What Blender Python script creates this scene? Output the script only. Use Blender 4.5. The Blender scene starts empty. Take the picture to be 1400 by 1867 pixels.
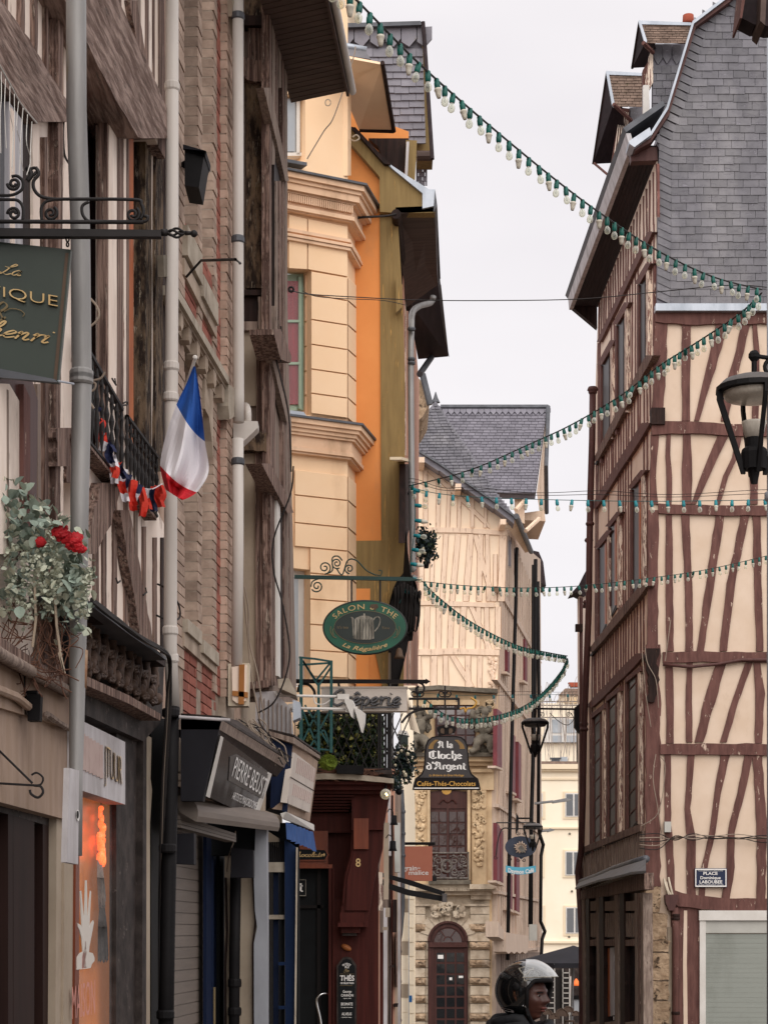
import bpy,math,random
from mathutils import Vector,Matrix,noise
R=random.Random(7)
sc=bpy.context.scene
rad=math.radians
F=3700.0;HX=700.0;HY=1700.0;CZ=1.65
cd=bpy.data.cameras.new('camera');cam=bpy.data.objects.new('camera',cd);sc.collection.objects.link(cam)
cd.sensor_fit='VERTICAL';cd.sensor_height=36;cd.lens=F/1867*36;cd.shift_y=(HY-933.5)/1867
cd.clip_end=2000;cam.location=(0,0,CZ);cam.rotation_euler=(rad(90),0,0);sc.camera=cam
SUN_EL,SUN_AZ=46.0,176.0
w=bpy.data.worlds.new("World");sc.world=w;w.use_nodes=True
nt=w.node_tree;nt.nodes.clear()
out=nt.nodes.new('ShaderNodeOutputWorld');bg=nt.nodes.new('ShaderNodeBackground');bg.inputs[1].default_value=0.1
sky=nt.nodes.new('ShaderNodeTexSky');sky.sky_type='NISHITA';sky.sun_disc=False
sky.sun_elevation=rad(SUN_EL);sky.sun_rotation=rad(SUN_AZ)
tc=nt.nodes.new('ShaderNodeTexCoord');nz=nt.nodes.new('ShaderNodeTexNoise');nz.inputs['Scale'].default_value=2.2;nz.inputs['Detail'].default_value=4
mpn=nt.nodes.new('ShaderNodeMapping');mpn.inputs['Scale'].default_value=(1,1,3)
cr=nt.nodes.new('ShaderNodeValToRGB')
cr.color_ramp.elements[0].position=.3;cr.color_ramp.elements[0].color=(4.45,4.22,4.36,1)
cr.color_ramp.elements[1].position=.7;cr.color_ramp.elements[1].color=(5.5,5.26,5.28,1)
mx=nt.nodes.new('ShaderNodeMixRGB');mx.inputs[0].default_value=.95
L_=nt.links.new
L_(tc.outputs['Generated'],mpn.inputs[0]);L_(mpn.outputs[0],nz.inputs['Vector']);L_(nz.outputs['Fac'],cr.inputs[0])
L_(sky.outputs[0],mx.inputs[1]);L_(cr.outputs[0],mx.inputs[2]);L_(mx.outputs[0],bg.inputs[0]);L_(bg.outputs[0],out.inputs[0])
sd=bpy.data.lights.new('sun','SUN');so=bpy.data.objects.new('sun',sd);sc.collection.objects.link(so)
sd.energy=1.5;sd.angle=rad(80);sd.color=(1.0,.955,.90)
_d=Vector((math.sin(rad(SUN_AZ))*math.cos(rad(SUN_EL)),math.cos(rad(SUN_AZ))*math.cos(rad(SUN_EL)),math.sin(rad(SUN_EL))))
so.rotation_euler=(-_d).to_track_quat('-Z','Y').to_euler();so.location=(0,-20,40)
vs=sc.view_settings;vs.view_transform='Standard';vs.look='None';vs.exposure=.9;vs.gamma=1;vs.use_curve_mapping=False
sc.render.engine='CYCLES';sc.cycles.max_bounces=6;sc.cycles.diffuse_bounces=4;sc.cycles.glossy_bounces=3
sc.cycles.transparent_max_bounces=12;sc.cycles.transmission_bounces=6
# == helpers
def lin(h):
 if not isinstance(h,str):return(*h,1)if len(h)==3 else h
 h=h.lstrip('#');v=[int(h[i:i+2],16)/255 for i in(0,2,4)]
 return(*[c/12.92 if c<=.04045 else((c+.055)/1.055)**2.4 for c in v],1)
MT={}
def M(name,col,col2=None,st=(1,1,1),ns=6,ct=(.35,.65),rough=.75,bump=.15,bd=.004,metal=0,chip=None,cl=(.58,.62),cs=14,cst=None,var=.0,emit=0,spec=.3,dirt=None,ds=1.2,dl=(.5,.75),clear=0,alpha=None,sheen=0):
 m=bpy.data.materials.new(name);m.use_nodes=True;t=m.node_tree;N=t.nodes;L=t.links.new
 b=N['Principled BSDF'];b.inputs['Roughness'].default_value=rough;b.inputs['Metallic'].default_value=metal
 b.inputs['Specular IOR Level'].default_value=spec;b.inputs['Coat Weight'].default_value=clear
 g=N.new('ShaderNodeNewGeometry')
 def noise_(scale,stretch,det=7,ro=.6):
  mp=N.new('ShaderNodeMapping');mp.inputs['Scale'].default_value=stretch;L(g.outputs['Position'],mp.inputs[0])
  n=N.new('ShaderNodeTexNoise');n.inputs['Scale'].default_value=scale;n.inputs['Detail'].default_value=det;n.inputs['Roughness'].default_value=ro
  L(mp.outputs[0],n.inputs['Vector']);return n
 def ramp(src,lo,hi):
  r=N.new('ShaderNodeMapRange');r.inputs['From Min'].default_value=lo;r.inputs['From Max'].default_value=hi;L(src,r.inputs[0]);return r.outputs[0]
 def mix(fac,a,c,mode='MIX'):
  x=N.new('ShaderNodeMixRGB');x.blend_type=mode
  if isinstance(fac,float):x.inputs[0].default_value=fac
  else:L(fac,x.inputs[0])
  for k,s in((1,a),(2,c)):
   if isinstance(s,tuple):x.inputs[k].default_value=s
   else:L(s,x.inputs[k])
  return x.outputs[0]
 n1=noise_(ns,st);cur=mix(ramp(n1 .outputs['Fac'],*ct),lin(col),lin(col2 or col));h=n1 .outputs['Fac']
 if dirt:
  n3=noise_(ds,(1,1,.45),8,.65);cur=mix(ramp(n3 .outputs['Fac'],*dl),cur,lin(dirt))
 if chip:
  n2=noise_(cs,cst or st,9,.72);f=ramp(n2 .outputs['Fac'],*cl);cur=mix(f,cur,lin(chip))
  a=N.new('ShaderNodeMath');a.operation='SUBTRACT';L(h,a.inputs[0]);L(f,a.inputs[1]);h=a.outputs[0]
 if var:
  oi=N.new('ShaderNodeObjectInfo');ad=N.new('ShaderNodeMath');ad.operation='ADD';L(oi.outputs['Random'],ad.inputs[0]);L(g.outputs['Random Per Island'],ad.inputs[1])
  fr=N.new('ShaderNodeMath');fr.operation='FRACT';L(ad.outputs[0],fr.inputs[0])
  mr=N.new('ShaderNodeMapRange');mr.inputs['To Min'].default_value=1-var;mr.inputs['To Max'].default_value=1+var;L(fr.outputs[0],mr.inputs[0])
  hs=N.new('ShaderNodeHueSaturation');L(mr.outputs[0],hs.inputs['Value']);L(cur,hs.inputs['Color']);cur=hs.outputs[0]
 L(cur,b.inputs['Base Color'])
 if bump:
  bu=N.new('ShaderNodeBump');bu.inputs['Strength'].default_value=min(1,bump*2);bu.inputs['Distance'].default_value=bd*2;L(h,bu.inputs['Height']);L(bu.outputs[0],b.inputs['Normal'])
 if emit:
  b.inputs['Emission Color'].default_value=lin(col);b.inputs['Emission Strength'].default_value=emit
 if alpha is not None:
  b.inputs['Alpha'].default_value=alpha
 MT[name]=m;return m
def glassM(name,tint='#ffffff',rough=.03,mixf=.55,dark='#15171a'):
 m=bpy.data.materials.new(name);m.use_nodes=True;t=m.node_tree;N=t.nodes;L=t.links.new
 b=N['Principled BSDF'];b.inputs['Base Color'].default_value=lin(dark);b.inputs['Roughness'].default_value=rough;b.inputs['Specular IOR Level'].default_value=mixf*2
 g=N.new('ShaderNodeNewGeometry');n=N.new('ShaderNodeTexNoise');n.inputs['Scale'].default_value=2.5;L(g.outputs['Position'],n.inputs['Vector'])
 bu=N.new('ShaderNodeBump');bu.inputs['Strength'].default_value=.2;bu.inputs['Distance'].default_value=.01;L(n.outputs['Fac'],bu.inputs['Height']);L(bu.outputs[0],b.inputs['Normal'])
 MT[name]=m;return m
def clearM(name,tint,fac=.75,rough=.05,flat=False):
 m=bpy.data.materials.new(name);m.use_nodes=True;t=m.node_tree;N=t.nodes;L=t.links.new;b=N['Principled BSDF']
 b.inputs['Base Color'].default_value=lin(tint);b.inputs['Roughness'].default_value=rough;b.inputs['Specular IOR Level'].default_value=.9
 tr=N.new('ShaderNodeBsdfTransparent');tr.inputs[0].default_value=lin(tint);lw=N.new('ShaderNodeLayerWeight');lw.inputs[0].default_value=.35
 mr=N.new('ShaderNodeMapRange');mr.inputs['To Min'].default_value=1-fac;mr.inputs['To Max'].default_value=1;L(lw.outputs['Facing'],mr.inputs[0])
 ms=N.new('ShaderNodeMixShader');ms.inputs[0].default_value=1-fac
 if not flat:L(mr.outputs[0],ms.inputs[0])
 L(tr.outputs[0],ms.inputs[1]);L(b.outputs[0],ms.inputs[2]);L(ms.outputs[0],N['Material Output'].inputs[0])
 MT[name]=m;return m
def P(px,py,Y):return Vector(((px-HX)/F*Y,Y,CZ+(HY-py)/F*Y))
class Pl:
 """a wall plane; n faces the street. pt() gives the point of the plane (pushed out by off) seen at a photograph pixel"""
 def __init__(s,p,q,r=None):
  s.a=Vector((p[0],p[1],p[2]if len(p)>2 else 0));b=Vector((q[0],q[1],q[2]if len(q)>2 else 0))
  r=Vector(r)if r else s.a+Vector((0,0,1))
  s.d=(b-s.a).normalized();s.n=s.d.cross(r-s.a).normalized()
  if s.n.dot(Vector((0,0,CZ))-s.a)<0:s.n=-s.n
  s.v=(r-s.a)-s.d*s.d.dot(r-s.a);s.v.normalize()
 def pt(s,px,py,off=0):
  ray=Vector(((px-HX)/F,1,(HY-py)/F));o=Vector((0,0,CZ))
  return o+ray*((off-s.n.dot(o-s.a))/s.n.dot(ray))
 def uz(s,px,py,off=0):
  p=s.pt(px,py,off)-s.a;return p.dot(s.d),p.dot(s.v)
 def w(s,u,z,off=0):return s.a+s.d*u+s.v*z+s.n*off
def FP(Y):return Pl((-5,Y),(5,Y))
def link(o,parent=None):
 sc.collection.objects.link(o)
 if parent is not None:
  o.parent=parent
  if parent.type=='EMPTY':o.matrix_parent_inverse=Matrix.Translation(-parent.location)
 return o
def T(name,label,cat,loc=(0,0,0),group=None):
 o=bpy.data.objects.new(name,None);o.empty_display_size=.2;o.location=loc;sc.collection.objects.link(o)
 o['label']=label;o['category']=cat
 if group:o['group']=group
 return o
class B:
 def __init__(s):s.v=[];s.f=[];s.m=[]
 def add(s,V,Fc,mi=0):
  k=len(s.v);s.v+=[tuple(x)for x in V];s.f+=[tuple(i+k for i in f)for f in Fc];s.m+=[mi]*len(Fc);return s
 def prism(s,front,vec,mi=0):
  n=len(front);back=[p+vec for p in front]
  s.add(list(front)+back,[tuple(range(n)),tuple(range(2*n-1,n-1,-1))]+[(i,i+n,(i+1)%n+n,(i+1)%n)for i in range(n)],mi);return s
 def slab(s,pl,pts,off,th,mi=0):return s.prism([pl.pt(x,y,off)for x,y in pts],-pl.n*th,mi)
 def slabw(s,pl,pts,off,th,mi=0):return s.prism([pl.w(u,z,off)for u,z in pts],-pl.n*th,mi)
 def rect(s,pl,x0,y0,x1,y1,off,th,mi=0):return s.slab(pl,[(x0,y0),(x1,y0),(x1,y1),(x0,y1)],off,th,mi)
 def rw(s,pl,u0,z0,u1,z1,off,th,mi=0):return s.slabw(pl,[(u0,z0),(u1,z0),(u1,z1),(u0,z1)],off,th,mi)
 def box(s,c,sz,rot=None,mi=0):
  V=[Vector((x*sz[0]/2,y*sz[1]/2,z*sz[2]/2))for x in(-1,1)for y in(-1,1)for z in(-1,1)]
  if rot is not None:V=[rot@v for v in V]
  s.add([Vector(c)+v for v in V],[(0,1,3,2),(4,6,7,5),(0,4,5,1),(2,3,7,6),(0,2,6,4),(1,5,7,3)],mi);return s
 def timber(s,pl,pts,wd,off,th,jit=.12,step=18,ends=True,mi=0):
  """pts: pixel polyline, wd: full width in pixels (or list per point)"""
  P2=[Vector(p)for p in pts];W=wd if isinstance(wd,(list,tuple))else[wd]*len(P2)
  path=[];ws=[]
  for i in range(len(P2)-1):
   k=max(1,int((P2[i+1]-P2[i]).length/step))
   for j in range(k):path.append(P2[i].lerp(P2[i+1],j/k));ws.append(W[i]+(W[i+1]-W[i])*j/k)
  path.append(P2[-1]);ws.append(W[-1]);n=len(path);ring=[]
  for i,p in enumerate(path):
   t=(path[min(i+1,n-1)]-path[max(i-1,0)]).normalized();q=Vector((-t.y,t.x))
   if i in(0,n-1)and ends:
    q=Vector((-1 if q.x<0 else 1,0))if abs(t.y)>abs(t.x)else Vector((0,-1 if q.y<0 else 1))
   a=p+q*ws[i]/2*(1+R.uniform(-jit,jit));b=p-q*ws[i]/2*(1+R.uniform(-jit,jit))
   o=off+R.uniform(-.1,.1)*min(th,.06)*.2
   A=pl.pt(a.x,a.y,o);Bq=pl.pt(b.x,b.y,o);ring+=[A,Bq,Bq-pl.n*th,A-pl.n*th]
  Fc=[(0,1,2,3),tuple(4*(n-1)+k for k in(3,2,1,0))]
  for i in range(n-1):
   for k in range(4):a=4*i+k;b=4*i+(k+1)%4;Fc.append((a,a+4,b+4,b))
  s.add(ring,Fc,mi);return s
 def tube(s,pts,r,seg=8,closed=False,mi=0,cap=True):
  pts=[Vector(p)for p in pts];n=len(pts);rr=r if isinstance(r,(list,tuple))else[r]*n;V=[];up=None
  for i,p in enumerate(pts):
   if closed:t=pts[(i+1)%n]-pts[i-1]
   else:t=pts[min(i+1,n-1)]-pts[max(i-1,0)]
   t.normalize()
   if up is None:up=Vector((0,0,1))if abs(t.z)<.8 else Vector((1,0,0))
   x=up.cross(t);
   if x.length<1e-4:x=Vector((0,1,0)).cross(t)
   x.normalize();y=t.cross(x);up=y
   for k in range(seg):a=2*math.pi*(k+.5)/seg;V.append(p+(x*math.cos(a)+y*math.sin(a))*rr[i])
  Fc=[]
  for i in range(n if closed else n-1):
   for k in range(seg):a=i*seg+k;b=i*seg+(k+1)%seg;c=((i+1)%n)*seg;Fc.append((a,b,c+(k+1)%seg,c+k))
  if not closed and cap:Fc+=[tuple(range(seg-1,-1,-1)),tuple((n-1)*seg+k for k in range(seg))]
  s.add(V,Fc,mi);return s
 def lathe(s,c,prof,seg=16,axis=None,mi=0,ang=None):
  """prof: (r, h) list, around axis (default z)"""
  ax=(axis or Vector((0,0,1))).normalized();x=ax.orthogonal().normalized();y=ax.cross(x);c=Vector(c);V=[]
  for r,h in prof:
   for k in range(seg):a=2*math.pi*(k+.5)/seg;V.append(c+ax*h+(x*math.cos(a)+y*math.sin(a))*r)
  n=len(prof);Fc=[(i*seg+k,i*seg+(k+1)%seg,(i+1)*seg+(k+1)%seg,(i+1)*seg+k)for i in range(n-1)for k in range(seg)]
  Fc+=[tuple(range(seg-1,-1,-1)),tuple((n-1)*seg+k for k in range(seg))]
  s.add(V,Fc,mi);return s
 def ball(s,c,r,sx=1,sy=1,sz=1,seg=10,ring=6,rot=None,jit=0,mi=0):
  c=Vector(c);V=[];
  for i in range(ring+1):
   th=math.pi*i/ring
   for k in range(seg):
    ph=2*math.pi*k/seg;q=r*(1+R.uniform(-jit,jit))if jit else r
    v=Vector((math.sin(th)*math.cos(ph)*sx,math.sin(th)*math.sin(ph)*sy,math.cos(th)*sz))*q
    V.append(c+(rot@v if rot is not None else v))
  Fc=[(i*seg+k,(i+1)*seg+k,(i+1)*seg+(k+1)%seg,i*seg+(k+1)%seg)for i in range(ring)for k in range(seg)]
  s.add(V,Fc,mi);return s
 def quad(s,a,b,c,d,mi=0):s.add([a,b,c,d],[(0,1,2,3)],mi);return s
 def make(s,name,mat,parent=None,smooth=False,kind=None,label=None):
  if not s.v:return None
  me=bpy.data.meshes.new(name);me.from_pydata(s.v,[],s.f);
  for mm in(mat if isinstance(mat,(list,tuple))else[mat]):me.materials.append(MT[mm]if isinstance(mm,str)else mm)
  if any(s.m):me.polygons.foreach_set('material_index',s.m)
  if smooth:me.polygons.foreach_set('use_smooth',[True]*len(me.polygons))
  me.update();o=bpy.data.objects.new(name,me);link(o,parent)
  if kind:o['kind']=kind
  if label:o['label']=label
  return o
def top(o,label,cat,group=None):
 o['label']=label;o['category']=cat
 if group:o['group']=group
 return o
def part(name,mat,parent,fn,*a,**k):
 sm=k.pop('smooth',False);kd=k.pop('kind',None);lb=k.pop('label',None)
 b=B();getattr(b,fn)(*a,**k);return b.make(name,mat,parent,sm,kd,lb)
def crom(pts,n=8,closed=False):
 pts=[Vector(p)for p in pts];m=len(pts);o=[]
 for i in range(m if closed else m-1):
  p0,p1,p2,p3=(pts[(i-1)%m],pts[i],pts[(i+1)%m],pts[(i+2)%m])if closed else(pts[max(i-1,0)],pts[i],pts[i+1],pts[min(i+2,m-1)])
  for j in range(n):
   t=j/n;o.append(.5*((2*p1)+(p2-p0)*t+(2*p0-5*p1+4*p2-p3)*t*t+(3*p1-p0-3*p2+p3)*t**3))
 if not closed:o.append(pts[-1])
 return o
def spiral(cx,cy,r0,r1,a0,turns,n=26):
 return[(cx+(r0+(r1-r0)*i/n)*math.cos(rad(a0+360*turns*i/n)),cy+(r0+(r1-r0)*i/n)*math.sin(rad(a0+360*turns*i/n)))for i in range(n+1)]
_F={}
def text(s,mp,mat,parent,bold=0.0,shear=0.0,name='lettering',width=None,depth=None,space=1.0):
 """flat lettering: mp(u, v) -> world point, u along the line 0..1 (whole width), v in cap heights (0 baseline, 1 top)"""
 cu=bpy.data.curves.new(name,'FONT');cu.body=s;cu.offset=bold;cu.shear=shear;cu.resolution_u=3;cu.space_character=space;cu.fill_mode='FRONT' if not depth else 'BOTH'
 if depth:cu.extrude=.5
 to=bpy.data.objects.new('tmp',cu);sc.collection.objects.link(to);dg=bpy.context.evaluated_depsgraph_get()
 me=bpy.data.meshes.new_from_object(to.evaluated_get(dg));bpy.data.objects.remove(to);bpy.data.curves.remove(cu)
 xs=[v.co.x for v in me.vertices];x0,x1=min(xs),max(xs);me.materials.clear();me.materials.append(MT[mat])
 for v in me.vertices:
  v.co=mp((v.co.x-x0)/(x1-x0),v.co.y/.70,(v.co.z if depth else 0))
 me.name=name;me.update();o=bpy.data.objects.new(name,me);return link(o,parent)
def line_map(pl,x0,y0,x1,y1,h,off=.004,h1=None,lean=0,depth=0):
 """text baseline from pixel (x0,y0) to (x1,y1), cap height h px at the start and h1 at the end"""
 h1=h1 or h
 def f(u,v,z=0):
  hh=h+(h1-h)*u;return pl.pt(x0+(x1-x0)*u+lean*v,y0+(y1-y0)*u-v*hh,off+depth*z)
 return f
GL={'a':(1.0,[[(.72,.85),(.4,1),(.08,.65),(.1,.15),(.35,0),(.6,.3),(.75,.95)],[(.75,.95),(.66,.25),(.8,0),(1.0,.2)]]),'e':(.8,[[(0,.3),(.4,.5),(.62,.8),(.4,1),(.12,.7),(.08,.25),(.35,0),(.8,.25)]]),'n':(1.0,[[(0,.75),(.15,1),(.15,0)],[(.15,.5),(.45,1),(.62,.8),(.6,.2),(.75,0),(1.0,.2)]]),'r':(.75,[[(0,.75),(.18,1.05),(.2,0)],[(.2,.5),(.4,.95),(.72,.98)]]),'i':(.5,[[(0,.7),(.16,1),(.12,.2),(.25,0),(.5,.2)],[(.2,1.45),(.24,1.55)]]),'l':(.5,[[(0,.3),(.38,1.3),(.3,2),(.13,1.7),(.1,.3),(.25,0),(.5,.2)]]),'g':(.9,[[(.7,.85),(.4,1),(.1,.65),(.12,.2),(.4,.05),(.65,.4),(.72,1)],[(.72,1),(.7,-.5),(.4,-.9),(.1,-.7),(.5,-.3),(.95,.2)]]),'p':(.9,[[(0,.75),(.15,1.05),(.15,-.9)],[(.15,.6),(.45,1),(.72,.7),(.65,.2),(.4,0),(.15,.15)]]),'h':(1.0,[[(0,.3),(.4,1.4),(.35,2),(.18,1.8),(.12,0)],[(.15,.5),(.45,1),(.62,.8),(.6,.2),(.75,0),(1.0,.2)]]),'o':(.85,[[(.4,1),(.08,.65),(.12,.15),(.4,0),(.68,.4),(.6,.85),(.4,1),(.85,.8)]]),'c':(.75,[[(.65,.8),(.4,1),(.1,.65),(.12,.2),(.4,0),(.75,.2)]]),'t':(.55,[[(.2,1.7),(.15,.2),(.3,0),(.55,.2)],[(0,1.05),(.5,1.1)]]),'s':(.65,[[(0,.2),(.35,1.05),(.5,.4),(.3,0),(.05,.15)],[(.3,0),(.65,.2)]]),'L':(1.3,[[(0,1.5),(.5,1.4),(1.05,1.9),(.85,2.15),(.6,1.7),(.5,.7),(.25,.05),(0,.05),(.1,.3),(.55,.1),(.9,-.05),(1.25,.25)]]),'R':(1.4,[[(.35,1.9),(.3,.2),(0,.1)],[(0,1.5),(.3,2.1),(.95,2.0),(1.0,1.4),(.4,1.05),(.8,.7),(1.0,.05),(1.35,.15)]]),'C':(1.2,[[(1.0,1.5),(.9,2.0),(.5,1.9),(.1,1.2),(.15,.3),(.6,-.05),(1.15,.3)]]),'G':(1.2,[[(1.0,1.5),(.9,2.0),(.5,1.9),(.1,1.2),(.15,.3),(.6,-.05),(1.0,.3),(1.0,.9),(.6,.9)]]),'^':(0,[[(-.7,1.35),(-.45,1.65),(-.2,1.35)]]),'`':(0,[[(-.6,1.7),(-.35,1.3)]]),"'":(0,[[(-.55,1.3),(-.3,1.7)]]),' ':(.5,[]),'&':(1.5,[[(1.4,.3),(.9,-.1),(.3,.1),(.3,.7),(.9,1.0),(1.2,1.5),(.8,1.9),(.5,1.5),(.8,.8),(1.3,0)]])}
def pen(s,mp,mat,parent,thick=.2,thin=.06,nib=40,name='lettering',tube=None,sc_=6,lean=.25,smooth=True,gl=None):
 gl=gl or GL;tot=sum(gl[c][0]for c in s);b=B();x=0
 for c in s:
  adv,st=gl[c]
  for q in st:
   pp=crom([(a+x+lean*y_,y_,0)for a,y_ in q],sc_)if smooth else[Vector((a+x,y_,0))for a,y_ in q]
   if tube:b.tube([mp(p.x/tot,p.y)for p in pp],tube,6);continue
   V=[]
   for i,p in enumerate(pp):
    t=(pp[min(i+1,len(pp)-1)]-pp[max(i-1,0)]);a=math.atan2(t.y,t.x);wd=thin+(thick-thin)*abs(math.sin(a-rad(180-nib)))
    q2=Vector((-math.sin(a),math.cos(a),0))*wd/2;V+=[mp((p+q2).x/tot,(p+q2).y),mp((p-q2).x/tot,(p-q2).y)]
   b.add(V,[(2*i,2*i+1,2*i+3,2*i+2)for i in range(len(pp)-1)])
  x+=adv
 return b.make(name,mat,parent)
BLK={'o':(.72,[[(.25,1),(0,.8),(0,.2),(.25,0),(.5,.2),(.5,.8),(.25,1)]]),'c':(.68,[[(.5,.8),(.25,1),(0,.8),(0,.2),(.25,0),(.5,.15)]]),'l':(.42,[[(0,1.75),(.12,1.65),(.12,.15),(.28,0)]]),'a':(.78,[[(0,.85),(.3,1),(.48,.85),(.48,.1),(.62,0)],[(.48,.6),(0,.35),(.05,.1),(.2,0),(.48,.2)]]),'h':(.74,[[(.1,1.75),(.1,0)],[(.1,.8),(.38,1),(.54,.8),(.54,.1),(.3,-.4)]]),'e':(.7,[[(.5,.2),(.25,0),(0,.2),(0,.8),(.25,1),(.5,.75),(.02,.42)]]),'d':(.74,[[(.05,1.6),(.5,1.05),(.52,.2),(.25,0),(0,.2),(0,.75),(.25,.95),(.5,.8)]]),"'":(.3,[[(.05,1.75),(.05,1.35)]]),'r':(.58,[[(-.02,.9),(.12,.85),(.12,0)],[(.12,.8),(.35,1),(.48,.82)]]),'g':(.74,[[(.45,1),(.25,1),(0,.8),(0,.25),(.2,.05),(.5,.2)],[(.52,1),(.54,-.25),(.25,-.5),(0,-.3)]]),'n':(.8,[[(-.02,.9),(.1,.8),(.1,0)],[(.1,.8),(.38,1),(.54,.85),(.54,.1),(.66,0)]]),'t':(.5,[[(.15,1.45),(.15,.15),(.3,0),(.42,.1)],[(0,1),(.42,1)]]),'A':(1.1,[[(0,1.2),(.3,1.7),(.72,1.5),(.76,.2),(.95,0)],[(.35,1.5),(.22,.4),(0,0)],[(.1,.7),(.76,.7)]]),'C':(1.1,[[(.9,1.5),(.6,1.7),(.08,1.4),(.08,.35),(.5,0),(.95,.3)],[(.5,1.5),(.5,.35)]]),' ':(.4,[])}
def inst(me,name,parent,mw,kind=None):
 o=bpy.data.objects.new(name,me);link(o,parent)
 o.matrix_basis=mw if parent is None or parent.type=='EMPTY' else mw
 return o
 # == materials (real-world base colours)
M('plaster_cream','#eddccb','#e6d2bf',ns=3,rough=.9,bump=.12,dirt='#b89c86',ds=1.1,dl=(.58,.9))
M('plaster_gable','#dcc7b3','#d2bba5',ns=2.2,rough=.92,bump=.15,dirt='#a98f78',ds=2.6,dl=(.62,.85),chip='#8d7462',cl=(.70,.715),cs=9)
M('plaster_left','#f2e4d8','#e4d1c2',st=(1,1,.25),ns=7,rough=.92,bump=.3,chip='#9a8274',cl=(.6,.66),cs=9,cst=(1,1,.25),dirt='#8f7a6c',ds=1.6,dl=(.52,.85))
M('wood_purple','#6f4c45','#563833',st=(2,2,.35),ns=9,rough=.8,bump=.35,chip='#c5ad9c',cl=(.62,.64),cs=9,cst=(1.8,1.8,.6),dirt='#442c2a',ds=3,dl=(.6,.9))
M('wood_purple_pale','#a17d72','#7e5a52',st=(3,3,.2),ns=12,rough=.85,bump=.4,chip='#efdcc9',cl=(.47,.5),cs=14,cst=(3,3,.3))
M('wood_dark','#33231f','#1f1614',st=(3,3,.3),ns=9,spec=.12,rough=.6,bump=.4,chip='#5b463b',cl=(.62,.68),cs=16,cst=(3,3,.4))
M('wood_weathered','#957c70','#55413a',st=(5,5,.16),ns=10,ct=(.42,.56),rough=.9,bump=.8,bd=.008,chip='#b5a294',cl=(.57,.61),cs=18,cst=(4,4,.25))
M('wood_beam','#9a857b','#655047',st=(5,.35,4),ns=8,ct=(.4,.58),rough=.9,bump=.8,bd=.01,chip='#a59388',cl=(.6,.66),cs=14,cst=(5,.4,4))
M('wood_mossy','#6d5a48','#2a1f19',st=(2,2,.6),ns=11,ct=(.42,.56),rough=.95,bump=1,bd=.01,chip='#a59684',cl=(.57,.6),cs=22,cst=(3,3,.4),dirt='#5e4c28',ds=2.5,dl=(.54,.66))
M('wood_grey','#9a897d','#6d5d54',st=(5,5,.12),ns=9,ct=(.35,.65),rough=.9,bump=.6,bd=.006,chip='#8d8077',cl=(.6,.66),cs=16,cst=(5,5,.15))
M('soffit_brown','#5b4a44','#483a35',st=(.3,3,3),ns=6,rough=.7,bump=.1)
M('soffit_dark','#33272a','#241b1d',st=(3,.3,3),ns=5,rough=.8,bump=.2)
M('soffit_tan','#ecd0b2','#e0c2a2',ns=2,rough=.85,bump=.1)
M('orange_wood','#b2602c','#8d4620',st=(4,4,.3),ns=6,rough=.5,bump=.1)
M('window_red','#4c2a24','#3a1e1a',st=(3,3,.3),ns=5,rough=.5,bump=.1)
M('shutter_red','#73343a','#602a2f',ns=3,rough=.6,bump=.1)
M('ochre_wall','#f3d2ae','#f0cca5',ns=1.4,rough=.9,bump=.1,dirt='#c9a17a',ds=1.9,dl=(.54,.86))
M('ochre_trim','#e6c3a4','#dcb695',ns=2,rough=.85,bump=.15,dirt='#a58468',ds=2.6,dl=(.55,.8))
M('orange_wall','#e29656','#d88a4c',ns=1.2,rough=.85,bump=.08,dirt='#b8835a',ds=2.4,dl=(.56,.85))
M('olive_paint','#8c754a','#7c663f',st=(3,3,.25),ns=8,rough=.75,bump=.3,chip='#c39a5c',cl=(.60,.63),cs=9,cst=(4,4,.2))
M('pink_wall','#c89a83','#bb8b76',st=(3,3,.3),ns=5,rough=.85,bump=.2,chip='#8b6b5a',cl=(.62,.68))
M('slate','#66646a','#535157',ns=7,ct=(.3,.7),rough=.55,bump=.3,var=.2,dirt='#8a8788',ds=.9,dl=(.5,.8),chip='#85828a',cl=(.56,.72),cs=9,cst=(1,1,3),spec=.5)
M('slate_light','#7d7a82','#6e6b74',ns=7,rough=.55,bump=.25,var=.14,chip='#8f8570',cl=(.6,.75),cs=5,spec=.5)
M('slate_far','#78757d','#6a676f',ns=4,rough=.6,bump=.2,var=.14)
M('tile_dormer','#8a7568','#6e5c51',ns=7,rough=.8,bump=.3,var=.18,chip='#6e6848',cl=(.6,.7))
M('zinc','#b3b9c2','#989fa8',st=(1,1,.4),ns=5,rough=.45,bump=.1,metal=.35,dirt='#6a655f',ds=3,dl=(.6,.9))
M('zinc_dark','#5f6166','#4b4c50',ns=5,rough=.5,bump=.2,metal=.3)
M('zinc_pipe','#979593','#82807e',st=(2,2,.3),ns=5,rough=.5,bump=.15,metal=.3,chip='#8a7a5c',cl=(.66,.72),cs=5)
M('pvc_pipe','#cbc4bd','#bfb7af',st=(2,2,.3),ns=3,rough=.45,bump=.05,dirt='#7c6f64',ds=3,dl=(.62,.9))
M('pipe_brown','#5a3a36','#472c29',st=(2,2,.4),ns=6,rough=.6,bump=.15,chip='#83655b',cl=(.68,.72))
M('black_metal','#1b191a','#131213',ns=5,spec=.12,rough=.6,bump=.08)
M('iron','#231f1f','#181515',ns=8,rough=.6,bump=.1)
M('iron_pale','#7e7770','#4a423e',ns=14,rough=.6,bump=.1)
M('cable','#2a2524','#1c1918',ns=5,rough=.7,bump=0)
M('cable_beige','#9a8b7c','#7d6f63',ns=5,rough=.7,bump=0)
M('lamp_grey','#5b5654','#4a4644',ns=5,rough=.5,bump=.1,dirt='#2d2a29',ds=6,dl=(.55,.8))
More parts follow.
